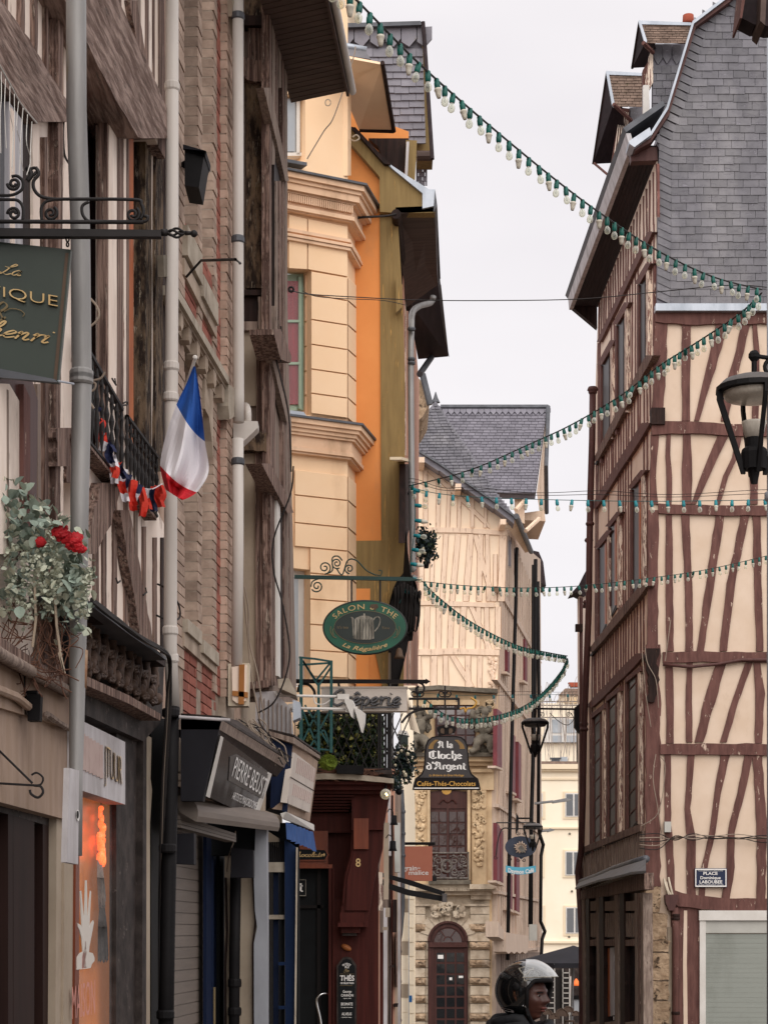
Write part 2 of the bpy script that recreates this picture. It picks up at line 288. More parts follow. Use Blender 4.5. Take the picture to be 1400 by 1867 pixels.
M('lamp_glass','#c9c2b6','#b8b0a4',st=(20,20,1),ns=4,rough=.25,bump=.05)
M('brick_grey','#b09a8a','#8f7a6c',ns=9,rough=.95,bump=.4,var=.16,dirt='#b5a698',ds=4,dl=(.6,.85))
M('brick_front','#bfa594','#a08776',ns=9,rough=.95,bump=.5,var=.14,dirt='#5e4d45',ds=3,dl=(.55,.8))
M('brick_red','#9a5f51','#824c40',ns=9,rough=.95,bump=.5,var=.2,chip='#a98b7c',cl=(.62,.72),cs=10)
M('mortar','#a39486','#857567',ns=12,rough=1,bump=.5)
M('stone','#cfc0ab','#b5a38d',ns=5,rough=.95,bump=.6,bd=.012,dirt='#6c5b4b',ds=2.2,dl=(.52,.8),var=.1)
M('stone_rough','#bda489','#907860',ns=7,ct=(.35,.62),rough=1,bump=1,bd=.03,chip='#5f4b3e',cl=(.58,.66),cs=9,dirt='#b0a18f',ds=3,dl=(.55,.75),var=.12)
M('stone_yellow','#d6bc98','#c7ac88',ns=3,rough=.95,bump=.4,dirt='#8f765a',ds=1.6,dl=(.52,.85),var=.06)
M('stone_grey','#7b7366','#5e574d',ns=6,rough=1,bump=.6,dirt='#463f36',ds=3,dl=(.5,.8))
M('sill_stone','#b5aa9a','#988c7d',ns=8,rough=.95,bump=.4,dirt='#6b5f54',ds=4,dl=(.55,.8))
M('cornice_stone','#b3a291','#958473',ns=6,rough=.95,bump=.5,dirt='#544740',ds=3,dl=(.5,.75))
M('joint_line','#b38d72','#9d7a63',ns=9,rough=1,bump=0);M('wood_stud','#7d544c','#5c3a35',st=(3,3,.2),ns=9,rough=.85,bump=.3,chip='#e9d5c3',cl=(.6,.63),cs=12,cst=(3,3,.3));M('faded','#b8a39c','#b09a93',ns=9,rough=.9,bump=.1);M('pipe_rust','#8a6247','#a58b72',st=(2,2,3),ns=6,rough=.8,bump=.2);M('timber_pink','#ead0b8','#dfc3aa',st=(3,3,.4),ns=5,rough=.9,bump=.5,chip='#b08c78',cl=(.6,.66),cs=10,cst=(3,3,.4))
M('plaster_far','#f2dcc2','#eed4b8',ns=1.5,rough=.9,bump=.1,dirt='#cba88a',ds=1,dl=(.6,.95))
M('side_stud','#cdb8a6','#b5a08f',st=(3,3,.3),ns=5,rough=.9,bump=.4,chip='#7d6558',cl=(.62,.68))
M('cream_block','#f5e8d2','#f0e2ca',ns=.8,rough=.9,bump=.05,dirt='#cdb899',ds=.6,dl=(.6,.95))
M('cream_trim','#e6d5ba','#e0ceb2',ns=1,rough=.9,bump=.05)
M('white_paint','#d6d2cc','#cbc6bf',ns=4,rough=.5,bump=.05,dirt='#9a928a',ds=3,dl=(.62,.95))
M('white_old','#c3bfc0','#aaa4a4',st=(2,2,.5),ns=5,rough=.7,bump=.3,dirt='#7e7774',ds=3,dl=(.5,.8))
M('beige_panel','#a89282','#99826f',st=(3,3,.3),ns=5,rough=.85,bump=.2,dirt='#6a564a',ds=2.4,dl=(.48,.8))
M('green_sign','#39423b','#343c36',ns=4,rough=.4,bump=.04,chip='#b8b5aa',cl=(.77,.775),cs=22)
M('sign_edge','#5a4738','#49392d',ns=4,rough=.6,bump=.1)
M('gold','#d0b27e','#bb9a66',ns=5,rough=.45,bump=0)
M('gold_dull','#7d6c4d','#6a5b40',ns=5,rough=.6,bump=0)
M('sign_green','#1f5a45','#194b3a',ns=5,rough=.4,bump=.05,chip='#5b3b24',cl=(.72,.75),cs=9)
M('sign_deep','#252e2b','#1e2624',ns=5,rough=.4,bump=.03)
M('sign_white','#e6e3df',ns=5,rough=.5,bump=0)
M('silver_paint','#9c968a','#5d584f',st=(3,1,.6),ns=13,ct=(.42,.58),rough=.6,bump=0)
M('bell_grey','#3b3636','#353131',ns=3,rough=.4,bump=.02)
M('bell_black','#1a1616',ns=3,spec=.12,rough=.6,bump=0)
M('bell_gold','#c99a4a','#b4873c',ns=5,rough=.4,bump=0)
M('pink_sign','#b06a55','#b8745c',ns=1,rough=.5,bump=.02)
M('navy_sign','#15213f',ns=3,rough=.35,bump=0)
M('slateblue_sign','#3f4656','#383f4d',ns=4,rough=.5,bump=.03)
M('cyan_banner','#63b3cc','#54a5c0',ns=3,rough=.5,bump=0)
M('tin','#8c8880','#6d6963',ns=9,rough=.4,metal=.3,bump=0)
M('beige_sign','#cfc4ba','#c3b8ae',ns=3,rough=.6,bump=.05,dirt='#82766c',ds=3,dl=(.6,.9))
M('neon_tube','#4f4d4f','#3b3a3c',ns=9,rough=.2,bump=0,metal=.2)
M('trellis_teal','#1d4f4f','#174343',ns=5,rough=.45,bump=.05,chip='#6f8f90',cl=(.68,.74),cs=9)
M('green_bar','#22403c','#1b3330',ns=5,rough=.5,bump=.05)
M('navy_wood','#17233e','#121c33',st=(2,2,.3),ns=5,spec=.12,rough=.6,bump=.08)
M('blue_frame','#16294a','#11213d',st=(2,2,.3),ns=5,spec=.12,rough=.6,bump=.05)
M('blue_cloth','#3a5a90','#2e4a7c',st=(6,6,.4),ns=8,rough=.9,bump=.3)
M('charcoal','#222126','#19181c',st=(1,1,.5),ns=4,spec=.12,rough=.6,bump=.05)
M('granite_dark','#423a37','#2b2523',ns=10,ct=(.4,.6),spec=.12,rough=.6,bump=.3,chip='#6e6460',cl=(.60,.64),cs=13)
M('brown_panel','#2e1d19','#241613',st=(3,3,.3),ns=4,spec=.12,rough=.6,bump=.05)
M('shop_red','#4a211c','#3a1915',st=(4,4,.25),ns=6,spec=.12,rough=.6,bump=.1)
M('shop_wood','#7a3a20','#642d18',st=(4,4,.25),ns=6,rough=.4,bump=.1)
M('door_black','#16181a','#101113',ns=3,spec=.12,rough=.6,bump=.03)
M('shutter_slat','#756a61','#685e56',st=(.5,.5,6),ns=3,rough=.55,bump=.05,dirt='#5d534b',ds=3,dl=(.58,.9))
M('shutter_grey','#8f938c','#898d86',st=(.2,.2,8),ns=5,rough=.6,bump=.08,dirt='#6e7169',ds=2,dl=(.5,.9))
M('box_grey','#b6b5ae','#aaa9a2',ns=3,rough=.5,bump=.03)
M('white_blue','#97999f','#84858a',st=(1,1,.4),ns=5,rough=.7,bump=.3,chip='#4c4745',cl=(.72,.73),cs=7)
M('cream_render','#ab9c8a','#9c8d7b',ns=3,rough=.9,bump=.2,dirt='#7b6c5e',ds=2,dl=(.5,.85))
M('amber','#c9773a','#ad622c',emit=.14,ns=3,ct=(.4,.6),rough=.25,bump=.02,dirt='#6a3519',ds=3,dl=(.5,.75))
M('pale_print','#cfc7bd',ns=3,rough=.5,bump=0);M('pink_print','#c98a7d',ns=3,rough=.5,bump=0)
M('glow_red','#ff5a20','#ffb070',st=(3,3,8),ns=9,rough=.2,bump=0,emit=.9)
M('glow_warm','#ffd9a0',ns=3,rough=.2,bump=0,emit=3)
M('feather','#4a423c','#1f1b1a',st=(8,8,1),ns=20,rough=1,bump=.5)
M('feather_pale','#9a8f85','#6c625b',st=(8,8,1),ns=20,rough=1,bump=.3)
M('curtain','#c9c6c8','#9d9a9e',st=(9,9,.3),ns=4,rough=.9,bump=.2)
M('curtain_red','#8f2432','#741a27',st=(9,9,.4),ns=4,rough=.9,bump=.2)
M('frame_green','#9fb3a0','#90a592',ns=4,rough=.5,bump=.05)
M('flag_blue','#2b5cab','#23509b',ns=4,rough=.8,bump=0);M('flag_white','#e3dfe3','#d8d4d9',ns=3,rough=.85,bump=0);M('flag_red','#c4202b','#b01a25',ns=4,rough=.8,bump=0)
M('bunting_red','#d5402f','#c93528',ns=4,rough=.8,bump=0);M('bunting_navy','#262b4b','#1f2340',ns=4,rough=.8,bump=0)
M('leaf_grey','#93a093','#727f74',ns=9,rough=.7,bump=.1,var=.25);M('leaf_pale','#bcc0ae','#a1a694',ns=9,rough=.7,bump=.1,var=.2)
M('leaf_dark','#2f3f26','#1d2a19',ns=9,rough=.5,bump=.1,var=.4);M('leaf_yellow','#8f8c4a','#76743a',ns=9,rough=.5,bump=.1,var=.3)
M('leaf_blue','#2e3b3d','#1f2a2c',ns=9,rough=.6,bump=.1,var=.3)
M('twig','#6b4a3a','#4a3228',ns=9,rough=.9,bump=0);M('rose','#b3141f','#8d0e18',ns=9,rough=.6,bump=.1,var=.15);M('cream_flower','#c9bfa6','#b5aa90',ns=9,rough=.8,bump=.1,var=.1)
M('moss','#6b7a2c','#53621f',ns=20,rough=1,bump=.5)
M('socket_green','#0f5c52','#0c4a43',ns=9,rough=.4,bump=0);M('socket_teal','#1f8088','#18707a',ns=9,rough=.4,bump=0)
clearM('pane_clear','#ffffff',.94,flat=True);clearM('bulb_clear','#f2f2e8',.86);M('bulb_frost','#cfc9bb','#bdb6a6',ns=9,rough=.4,bump=0)
M('carving','#6d574a','#3e2f28',ns=14,rough=.6,bump=.5)
M('cardboard','#a9713f','#93602f',ns=5,rough=.8,bump=.05);M('cream_plastic','#c9bda9','#bbae99',ns=4,rough=.5,bump=.05)
M('black_cloth','#1d1817','#120f0f',st=(5,5,.6),ns=6,rough=.9,bump=.4);M('parasol_grey','#2e2d33','#27262b',ns=3,rough=.9,bump=.1)
M('skin_dark','#4a2a20','#3c2019',ns=8,rough=.45,bump=.03,spec=.4);M('helmet_black','#0c0c0d','#111112',ns=3,rough=.12,bump=0,clear=1)
M('helmet_grey','#1d1a1b','#181516',ns=3,rough=.1,bump=0,clear=1);M('jacket','#15161a','#0d0e11',ns=12,rough=.75,bump=.5);M('jeans','#23262f',ns=12,rough=.9,bump=.2)
clearM('visor','#eceeef',.93,.03);M('lip','#5d2f28',ns=5,rough=.4,bump=0);M('eye_white','#9b928c',ns=5,rough=.2,bump=0)
M('wicker','#5c4a3e','#42342b',st=(6,6,6),ns=30,rough=.8,bump=.4);M('grey_metal','#8b8b8c','#777778',ns=4,rough=.4,metal=.5,bump=.05)
M('road','#5a5552','#4a4643',ns=9,rough=.9,bump=.3);M('paving','#7a7068','#655c55',ns=6,rough=.9,bump=.3);M('kerb','#8a8178','#766e66',ns=6,rough=.9,bump=.3)
M('almond','#a9683a','#8a5129',ns=9,rough=.5,bump=.2);M('chrome','#c9c9c9',ns=3,rough=.15,metal=1,bump=0)
M('sticker_blue','#1c5c9a',ns=3,rough=.5,bump=0);M('terracotta','#a3543f','#8b4433',ns=5,rough=.9,bump=.2)
M('branch','#b3a59a','#8d8077',ns=5,rough=.9,bump=0);M('pane_blue','#9aa0a6','#aeb2b6',ns=2,rough=.15,bump=0)
M('orange_lamp','#d9652e',ns=3,rough=.5,bump=0,emit=.5);M('menu_black','#1b1818','#2a2422',ns=20,rough=.6,bump=0)
glassM('glass_dark');glassM('glass_matte',dark='#2a2220',mixf=.06,rough=.4);glassM('glass_sky',dark='#3a3d42',mixf=.9);glassM('glass_brown',dark='#3a221c',mixf=.5);glassM('mirror_sign',dark='#4a4644',mixf=.8,rough=.08)
# == ground
def gz(Y):return-.02*Y
gnd=B();gnd.add([(-60,-30,gz(-30)),(60,-30,gz(-30)),(60,120,gz(120)),(-60,120,gz(120))],[(0,1,2,3)])
gnd.add([(-900,120,gz(120)),(900,120,gz(120)),(900,1500,gz(120)),(-900,1500,gz(120))],[(0,1,2,3)])
g_=gnd.make('ground','paving');g_['kind']='structure'
rd=B();ys=[-30,20,50,75]
for a,b_ in zip(ys,ys[1:]):
 xa,xb=.02*a+.9,.02*b_+.9
 rd.add([(xa-1.5,a,gz(a)+.004),(xa+1.5,a,gz(a)+.004),(xb+1.5,b_,gz(b_)+.004),(xb-1.5,b_,gz(b_)+.004)],[(0,1,2,3)])
r_=rd.make('road','road');r_['kind']='structure'
kb=B()
for sx in(-1.5,1.5):
 for a,b_ in zip(ys,ys[1:]):
  xa,xb=.02*a+.9+sx,.02*b_+.9+sx
  kb.add([(xa-.06,a,gz(a)-.05),(xa+.06,a,gz(a)-.05),(xb+.06,b_,gz(b_)-.05),(xb-.06,b_,gz(b_)-.05),(xa-.06,a,gz(a)+.1),(xa+.06,a,gz(a)+.1),(xb+.06,b_,gz(b_)+.1),(xb-.06,b_,gz(b_)+.1)],[(4,5,6,7),(0,1,5,4),(2,3,7,6),(1,2,6,5),(3,0,4,7)])
k_=kb.make('kerb','kerb');k_['kind']='structure'
def bar(y0,x0,y1,x1):
 return lambda y:x0+(x1-x0)*(y-y0)/(y1-y0)
def pw(pts):
 def f(y):
  q=sorted(pts,key=lambda t:t[1])
  if y<=q[0][1]:return q[0][0]
  for(xa,ya),(xb,yb)in zip(q,q[1:]):
   if y<=yb:return xa+(xb-xa)*(y-ya)/max(1e-6,yb-ya)
  return q[-1][0]
 return f
def slates(pl,ytop,ybot,h,wd,xl,xr,parent,mat,off=.0,limit=300,name='slate',border=0,jit=.06,slope=0,tl=.010):
 """courses of slates, each a wedge overlapping the one below"""
 cnt=0;st=B();rows=int((ybot-ytop)/h)
 def put(pts):
  nonlocal cnt
  k=R.uniform(0,.004);V=[pl.pt(pts[0][0],pts[0][1],off+.003),pl.pt(pts[1][0],pts[1][1],off+.003),pl.pt(pts[2][0],pts[2][1],off+tl+k),pl.pt(pts[3][0],pts[3][1],off+tl+k)]
  V+=[v-pl.n*.012 for v in V[:2]]+[v-pl.n*(tl+.006)for v in V[2:4]]
  Fc=[(0,1,2,3),(3,2,6,7),(0,3,7,4),(1,5,6,2)]
  if cnt<limit:
   b=B().add(V,Fc);b.make(name,mat,parent)
  else:st.add(V,Fc)
  cnt+=1
 for r in range(rows,-1,-1):
  y=ytop+r*h;a=xl(y+h*.5);c=xr(y+h*.5);ph=(r%2)*.5*wd+R.uniform(-.12,.12)*wd
  if c-a<2:continue
  if border:
   put([(a+.3,y-1-border*.45),(a+border,y+1),(a+border-.6,y+h-.4),(a+.1,y+h-border*.45-.5)]);a+=border-.4
  x=a;first=True
  while x<c-.6:
   nx=min(c,(a+ph if ph>wd*.3 else a+ph+wd)if first else x+wd*(1+R.uniform(-jit,jit)));first=False
   if c-nx<wd*.2:nx=c
   yy=y+slope*(x-a);j=R.uniform(-.5,.5)*jit*h*2
   put([(x+.35,yy-h*.12),(nx-.35,yy-h*.12+slope*(nx-x)),(nx-.35,yy+h+j+slope*(nx-x)),(x+.35,yy+h+j)]);x=nx
 if st.v:st.make('slate_courses',mat,parent,kind='stuff')
 # == RIGHT HOUSE (purple half timber, slate gable)
G=FP(26.0)
Rf=Pl((3.49,26,11.7),(3.42,32.65,11.7),(3.36,26,1.5))
RH=T('half_timbered_house','tall half timbered house with purple beams, cream plaster and slate gable on the right','house',(5,26.5,gz(26)))
part('wall','plaster_gable',RH,'slab',G,[(1200,560),(1500,560),(1500,2012),(1178,2012),(1180,1190),(1192,800)],0,.25,label='cream plaster gable wall')
bt=B().rect(G,1222,1642,1278,2012,.006,.02)
bt.make('base_boards','wood_purple',RH)
def tim(pl,par,mat,rows,off=.028,th=.06,name='timber',**k):
 for pts,wd in rows:
  b=B();b.timber(pl,pts,wd,off,th,**k);b.make(name,mat,par)
gable=[([(1205,566),(1203,640),(1199,745)],[24,24,21]),([(1251,587),(1250,680),(1250,767)],[17,15,14]),([(1316,590),(1301,651),(1285,707),(1270,767)],[20,17,14,9]),([(1359,590),(1348,640),(1333,694),(1320,767)],[15,14,17,12]),([(1375,590),(1379,640),(1376,767)],[8,11,12]),([(1418,590),(1412,680),(1404,767)],14),([(1455,590),(1448,767)],14),([(1194,792),(1190,870),(1192,919)],[14,10,14]),([(1219,790),(1217,830),(1220,870),(1219,919)],[7,9,10,9]),([(1252,788),(1252,855),(1252,919)],[14,19,16]),([(1319,791),(1290,855),(1264,919)],[18,14,9]),([(1348,791),(1338,835),(1322,868),(1308,919)],[10,9,9,8]),([(1376,791),(1374,870),(1374,919)],14),([(1430,791),(1412,919)],14),([(1460,791),(1462,919)],13),([(1191,930),(1190,1060),(1189,1187)],[19,18,20]),([(1219,939),(1220,1060),(1221,1187)],[12,13,13]),([(1249,939),(1255,1064),(1256,1187)],[15,13,14]),([(1312,939),(1296,1050),(1276,1187)],[15,15,12]),([(1358,939),(1332,1064),(1318,1187)],[15,14,14]),([(1379,939),(1381,1064),(1385,1187)],[14,14,13]),([(1425,939),(1408,1187)],14),([(1452,939),(1456,1187)],14),([(1190,1175),(1188,1240),(1190,1305)],[28,25,30]),([(1190,1300),(1190,1430),(1189,1616)],[27,26,29]),([(1219,1208),(1221,1290),(1221,1355)],[13,14,14]),([(1257,1208),(1255,1278),(1256,1353)],[10,11,12]),([(1314,1208),(1293,1278),(1274,1353)],[18,20,15]),([(1365,1208),(1340,1278),(1318,1353)],[12,12,12]),([(1379,1208),(1385,1265),(1382,1355)],[12,17,13]),([(1430,1208),(1412,1355)],14),([(1460,1208),(1462,1355)],14),([(1217,1374),(1217,1500),(1221,1560),(1223,1632)],[12,12,13,14]),([(1260,1374),(1253,1474),(1259,1528),(1260,1634)],[13,10,16,16]),([(1322,1374),(1308,1447),(1298,1517),(1284,1581),(1278,1638)],[17,12,11,10,11]),([(1365,1374),(1350,1447),(1332,1517),(1331,1581),(1322,1640)],[15,13,12,16,14]),([(1380,1374),(1388,1501),(1387,1640)],[17,18,16]),([(1430,1374),(1425,1640)],14),([(1462,1374),(1465,1640)],14)]
tim(G,RH,'wood_purple',gable)
plates=[([(1194,575),(1250,580),(1330,579),(1500,578)],23),([(1188,780),(1260,779),(1340,784),(1500,786)],[24,21,21,20]),([(1200,927),(1300,930),(1400,931),(1500,932)],18),([(1208,1199),(1300,1197),(1400,1198),(1500,1198)],[20,19,18,18]),([(1203,1366),(1300,1365),(1400,1366),(1500,1366)],20),([(1222,1628),(1240,1640),(1300,1648),(1400,1652),(1500,1652)],[16,24,24,26,24])]
tim(G,RH,'wood_purple',plates,off=.05,th=.1,name='plate')
B().rect(G,1187,743,1212,773,.09,.16).make('beam_end','wood_dark',RH)
B().timber(G,[(1190,1182),(1187,1210),(1191,1240),(1187,1280)],[28,22,18,14],.08,.1,jit=.25,step=8).make('beam_end','wood_dark',RH)
B().tube([G.pt(x,y,.07)for x,y in[(1208,1211),(1257,1216),(1306,1211),(1351,1203),(1500,1202)]],.022,8).make('conduit_pipe','pipe_brown',RH,True)
wf=B().rect(G,1274,1660,1500,1678,.07,.14).rect(G,1275,1678,1286,2012,.05,.12)
wfo=wf.make('window_frame','white_paint',RH)
B().rect(G,1286,1678,1500,1701,.03,.1).make('shutter_box','box_grey',wfo)
yy=1702
while yy<1990:
 B().slab(G,[(1286,yy),(1500,yy),(1500,yy+8.8),(1286,yy+8.8)],.008,.03).make('shutter_slat','shutter_grey',wfo);yy+=9
B().timber(G,[(1249,1660),(1248,1760),(1251,2012)],[6,7,8],.012,.02,jit=.05).make('plaster_strip','plaster_gable',RH)
y=1616
for i,(h,xr)in enumerate([(48,1203),(50,1216),(22,1220),(52,1221),(36,1219),(44,1221),(42,1218),(40,1222),(36,1219),(38,1222)]):
 b=B();n=9;pts=[];x0,x1,y0,y1=1173-(i>6),xr,y+.8,y+h-.8
 for k in range(n):pts.append((x0+(x1-x0)*k/n,y0+R.uniform(-1,1.2)))
 for k in range(3):pts.append((x1+R.uniform(-2,1.5),y0+(y1-y0)*(k+.2)/3))
 for k in range(n):pts.append((x1-(x1-x0)*(k+.4)/n,y1+R.uniform(-1.2,.8)))
 pts.append((x0,y0+(y1-y0)*.5))
 b.slab(G,pts,.05+R.uniform(0,.03),.35);b.make('quoin_stone','stone_rough',RH);y+=h
B().rect(G,1217,1690,1226,2012,.04,.1).make('pilaster_strip','cream_render',RH)
b=B();b.prism([G.pt(x,y,.16)for x,y in[(1212,1631),(1237,1631),(1235,1642),(1228,1660),(1219,1660),(1213,1644)]],Vector((0,.14,0)))
b.make('hopper_head','pipe_brown',RH)
dp=B().tube([G.pt(1229,1655,.09),G.pt(1231,1700,.09),G.pt(1231,2010,.09)],[.045,.045,.045],12).make('drainpipe','wood_purple',RH,True)
for yy in(1672,1678,1850):B().lathe(G.pt(1231,yy,.09),[(.052,0),(.056,.02),(.052,.04)],12).make('clamp','wood_dark',dp)
for dx,yt in((0,1602),(4,1608),(8,1600)):
 B().tube(crom([G.pt(1210+dx,yt,.05),G.pt(1213+dx,yt+14,.1),G.pt(1219+dx*.8,1632,.1)],5),.014,6).make('cable_sleeve','cream_plastic',RH,True)
B().rect(G,1211,1498,1223,1517,.12,.1).make('junction_box','box_grey',RH)
B().rect(G,1195,553,1500,566,.13,.17).make('flashing','zinc',RH)
sl_l=pw([(1400,-70),(1327,0),(1266,46),(1222,200),(1196,262),(1201,270),(1197,553)])
pts=[(1500,-160),(1400,-70),(1327,0),(1266,46),(1222,200),(1196,262),(1201,272),(1197,556),(1500,556)]
part('gable_boarding','slate_far',RH,'slab',G,pts,.06,.3)
slates(G,0-28,540,14.2,28.5,sl_l,lambda y:1500,RH,'slate',off=.075,border=24)
vb=[(1400,-76),(1327,-6),(1264,42),(1217,198),(1184,250),(1154,268)]
b=B()
for(xa,ya),(xb,yb)in zip(vb,vb[1:]):
 b.prism([G.pt(xa,ya,.2),G.pt(xb,yb,.2),G.pt(xb+3,yb+7,.2),G.pt(xa+4,ya+8,.2)],Vector((0,.25,0)))
b.make('verge_board','pipe_brown',RH)
b=B()
for(xa,ya),(xb,yb)in zip(vb[:-1],vb[1:]):
 b.prism([G.pt(xa-2,ya-4,.24),G.pt(xb-2,yb-4,.24),G.pt(xb+.5,yb+.5,.24),G.pt(xa+.5,ya+.5,.24)],Vector((0,.3,0)))
b.make('verge_trim','zinc',RH)
b=B();b.prism([G.pt(x,y,.3)for x,y in[(1184,232),(1187,245),(1156,268),(1147,262),(1146,257)]],Vector((0,.35,0)));b.make('gutter_end','zinc',RH)
b=B();b.slab(G,[(1145,273),(1157,268),(1197,268),(1199,292),(1150,294),(1149,280)],.02,.15);b.make('bargeboard','pipe_brown',RH)
ze=11.71;xo=3.14
def ridge(Y):return Y
ma=[P(1196,262,26.05),P(1222,200,26.05),P(1266,46,26.05),P(1400,-70,26.05)]
b=B();
for p,q in zip(ma,ma[1:]):b.add([p,q,q+Vector((0,7,0)),p+Vector((0,7,0)),p+Vector((.3,0,0)),q+Vector((.3,0,0)),q+Vector((.3,7,0)),p+Vector((.3,7,0))],[(0,1,2,3),(7,6,5,4),(3,2,6,7)])
b.make('roof_slope','slate_far',RH)
n=8
for k in range(n):
 t0,t1=k/n,(k+.94)/n;b=B()
 def ed(t):return[Vector((xo+(3.56-xo)*t,26.02,ze)),Vector((3.02+(3.50-3.02)*t,32.65,ze))]
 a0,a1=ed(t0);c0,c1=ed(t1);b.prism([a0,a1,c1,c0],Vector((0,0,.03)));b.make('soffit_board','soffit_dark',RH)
b=B();b.prism([Vector((xo-.05,25.95,ze+.16)),Vector((2.96,32.7,ze+.16)),Vector((2.98,32.7,ze-.03)),Vector((xo,25.95,ze-.03))],Vector((.06,0,0)));b.make('fascia','white_old',RH)
b=B();b.prism([Vector((xo-.09,25.93,ze+.22)),Vector((2.92,32.75,ze+.22)),Vector((2.96,32.75,ze+.165)),Vector((xo-.05,25.93,ze+.165))],Vector((.5,0,.35)));b.make('eave_edge','zinc_dark',RH)
B().add([Vector((3.0,32.6,ze)),Vector((3.42,32.6,ze)),Vector((3.42,32.6,ze-.35)),Vector((3.0,32.75,ze)),Vector((3.42,32.75,ze)),Vector((3.42,32.75,ze-.35))],[(0,1,2),(5,4,3),(0,2,5,3),(2,1,4,5)]).make('eave_bracket','wood_dark',RH)
def dormer(label,roofpts,sidepts,cheek,Y,hoodY):
 d=T('dormer_window',label,'dormer')
 return d
def dorm(x0,y0,x1,y1,xb,yb,Y,cheek,rows):
 """hooded dormer: tiled roof plane facing us, dark underside falling to (xb,yb), slated cheek"""
 pl=FP(Y);bld=B();tilt=[(x0,y0),(x1,y0+4),(x1,y1),(x0+(x1-x0)*.12,y1-5)]
 dm=B().slab(pl,[(x0+3,y0+3),(x1,y0+5),(x1,y1),(x0+13,y1-4)],0,.05).make('dormer','tile_dormer',RH)
 slates(pl,y0+4,y1-4,(y1-y0-8)/rows,13,bar(y0,x0+1,y1,x0+14),lambda y:x1,dm,'tile_dormer',off=.012,limit=40 if Y<29 else 0,name='tile',tl=.012)
 B().slab(pl,[(x0-1,y0-3),(x1,y0+1),(x1,y0+6),(x0+1,y0+4)],.04,.08).make('ridge_strip','zinc',dm)
 B().slab(pl,[(x0-2,y0-2),(x0+3,y0),(x0+14,y1-4),(x0+12,y1+2),(x0+9,y1-2)],.05,.03).make('verge_trim','zinc',dm)
 f=P(x0,y0+1,Y);g=P(x0+11,y1-1,Y);k=P(xb,yb,Y+.9);h=P(xb+(x0+45-xb)*.9,yb-3,Y+.9);m=P(x0+28,y1+2,Y)
 B().add([f,g,m,h,k],[(0,1,2,3,4)]).add([f+Vector((0,.05,.06)),k+Vector((0,.05,.04)),h+Vector((0,.05,.04)),m+Vector((0,.05,.06)),g+Vector((0,.05,.05))],[(0,1,2,3,4)]).make('hood','soffit_dark',dm)
 B().tube([f,k],.02,6).make('hood_edge','wood_dark',dm)
 return dm
d1=dorm(1165,40,1260,78,1152,124,27.2,None,7)
d2=dorm(1106,132,1172,193,1081,299,29.5,None,10)
c1=FP(27.4);c2=FP(29.8)
B().slab(c1,[(1190,80),(1252,80),(1238,130),(1222,200),(1188,250)],-.02,.1).make('cheek','slate_far',d1)
slates(c1,120,245,13.5,17,lambda y:1189,pw([(1248,96),(1240,130),(1222,200),(1200,245)]),d1,'slate',off=0,limit=60)
for xx,yt in((1192,82),(1208,80),(1226,82)):
 B().slab(c1,[(xx,yt),(xx+15,yt),(xx+15,yt+24),(xx+7,yt+36),(xx,yt+24)],.01,.02).make('slate','slate',d1)
B().rect(c1,1172,155,1183,236,.02,.08).make('window_frame','white_paint',d1)
B().slab(c1,[(1183,100),(1190,84),(1190,150),(1182,165),(1176,150)],.01,.1).make('jamb','wood_purple_pale',d1)
B().slab(c1,[(1171,128),(1182,110),(1184,240),(1172,240)],-.05,.1).make('jamb','wood_purple',d1)
B().slab(c2,[(1147,196),(1170,194),(1170,258),(1147,262)],-.02,.1).make('cheek','slate_far',d2)
slates(c2,224,252,11,13,lambda y:1148,lambda y:1168,d2,'slate',off=0,limit=10)
B().slab(c2,[(1149,197),(1168,196),(1168,216),(1159,228),(1149,216)],.01,.02).make('slate','slate',d2)
B().slab(c2,[(1131,196),(1147,198),(1147,255),(1128,290),(1110,318),(1108,330)],-.03,.08).make('front','wood_purple',d2)
for k in range(6):
 x=1130+k*2.9;B().timber(c2,[(x,200+k),(x-12+k*2,295-k*6)],1.3,.0,.03,step=9).make('batten','plaster_cream',d2)
B().tube([P(1083,298,30.3),P(1109,320,29.9)],.02,6).make('brace','wood_purple',d2)
B().tube([P(1118,190,29.4),P(1150,220,29.7)],.03,6).make('brace','wood_purple',d2)
B().tube([P(1172,78,27.1),P(1190,96,27.3)],.03,6).make('brace','wood_purple',d1)
B().lathe(P(1254,44,28),[(.07,0),(.08,.03),(.075,.12)],12).make('chimney_pot','terracotta',RH,True)
fx0=lambda y:1197-(y-300)*.0245 if y<1200 else 1175-(y-1200)*.0
fnear=pw([(1197,290),(1188,700),(1181,980),(1176,1170),(1174,1620),(1174,2012)])
ffar=pw([(1088,560),(1083,860),(1075,1190),(1067,1330),(1060,1560),(1064,2012)])
b=B();b.slab(Rf,[(1196,290),(1090,558),(1080,860),(1072,1190),(1064,1330),(1057,1560),(1062,1990),(1174,2010),(1174,1500),(1181,980),(1190,640)],0,.02)
b.make('wall','plaster_cream',RH,label='cream street front between close set studs')
def fy(t,ya,yb):
 return ya+(yb-ya)*t
def fline(near,far):return lambda x:near[1]+(far[1]-near[1])*(near[0]-x)/(near[0]-far[0])
eave=fline((1197,295),(1088,560));sill1=fline((1187,640),(1083,842));plate1=fline((1185,758),(1078,930));sill2=fline((1176,1064),(1075,1188));plate2=fline((1173,1186),(1070,1292));sill3=fline((1168,1508),(1057,1552));topp=fline((1197,395),(1088,628))
win1=[((1165,1177),485,672),((1125,1138),556,752),((1097,1112),625,800)]
win2=[((1152,1168),862,1066),((1112,1124),938,1108),((1091,1106),972,1142)]
win3=[((1144,1162),1224,1502),((1109,1125),1260,1527),((1082,1097),1292,1545)]
def inwin(x,ws):return any(a[0]-2.2<x<a[1]+1 for a,_,_ in ws)
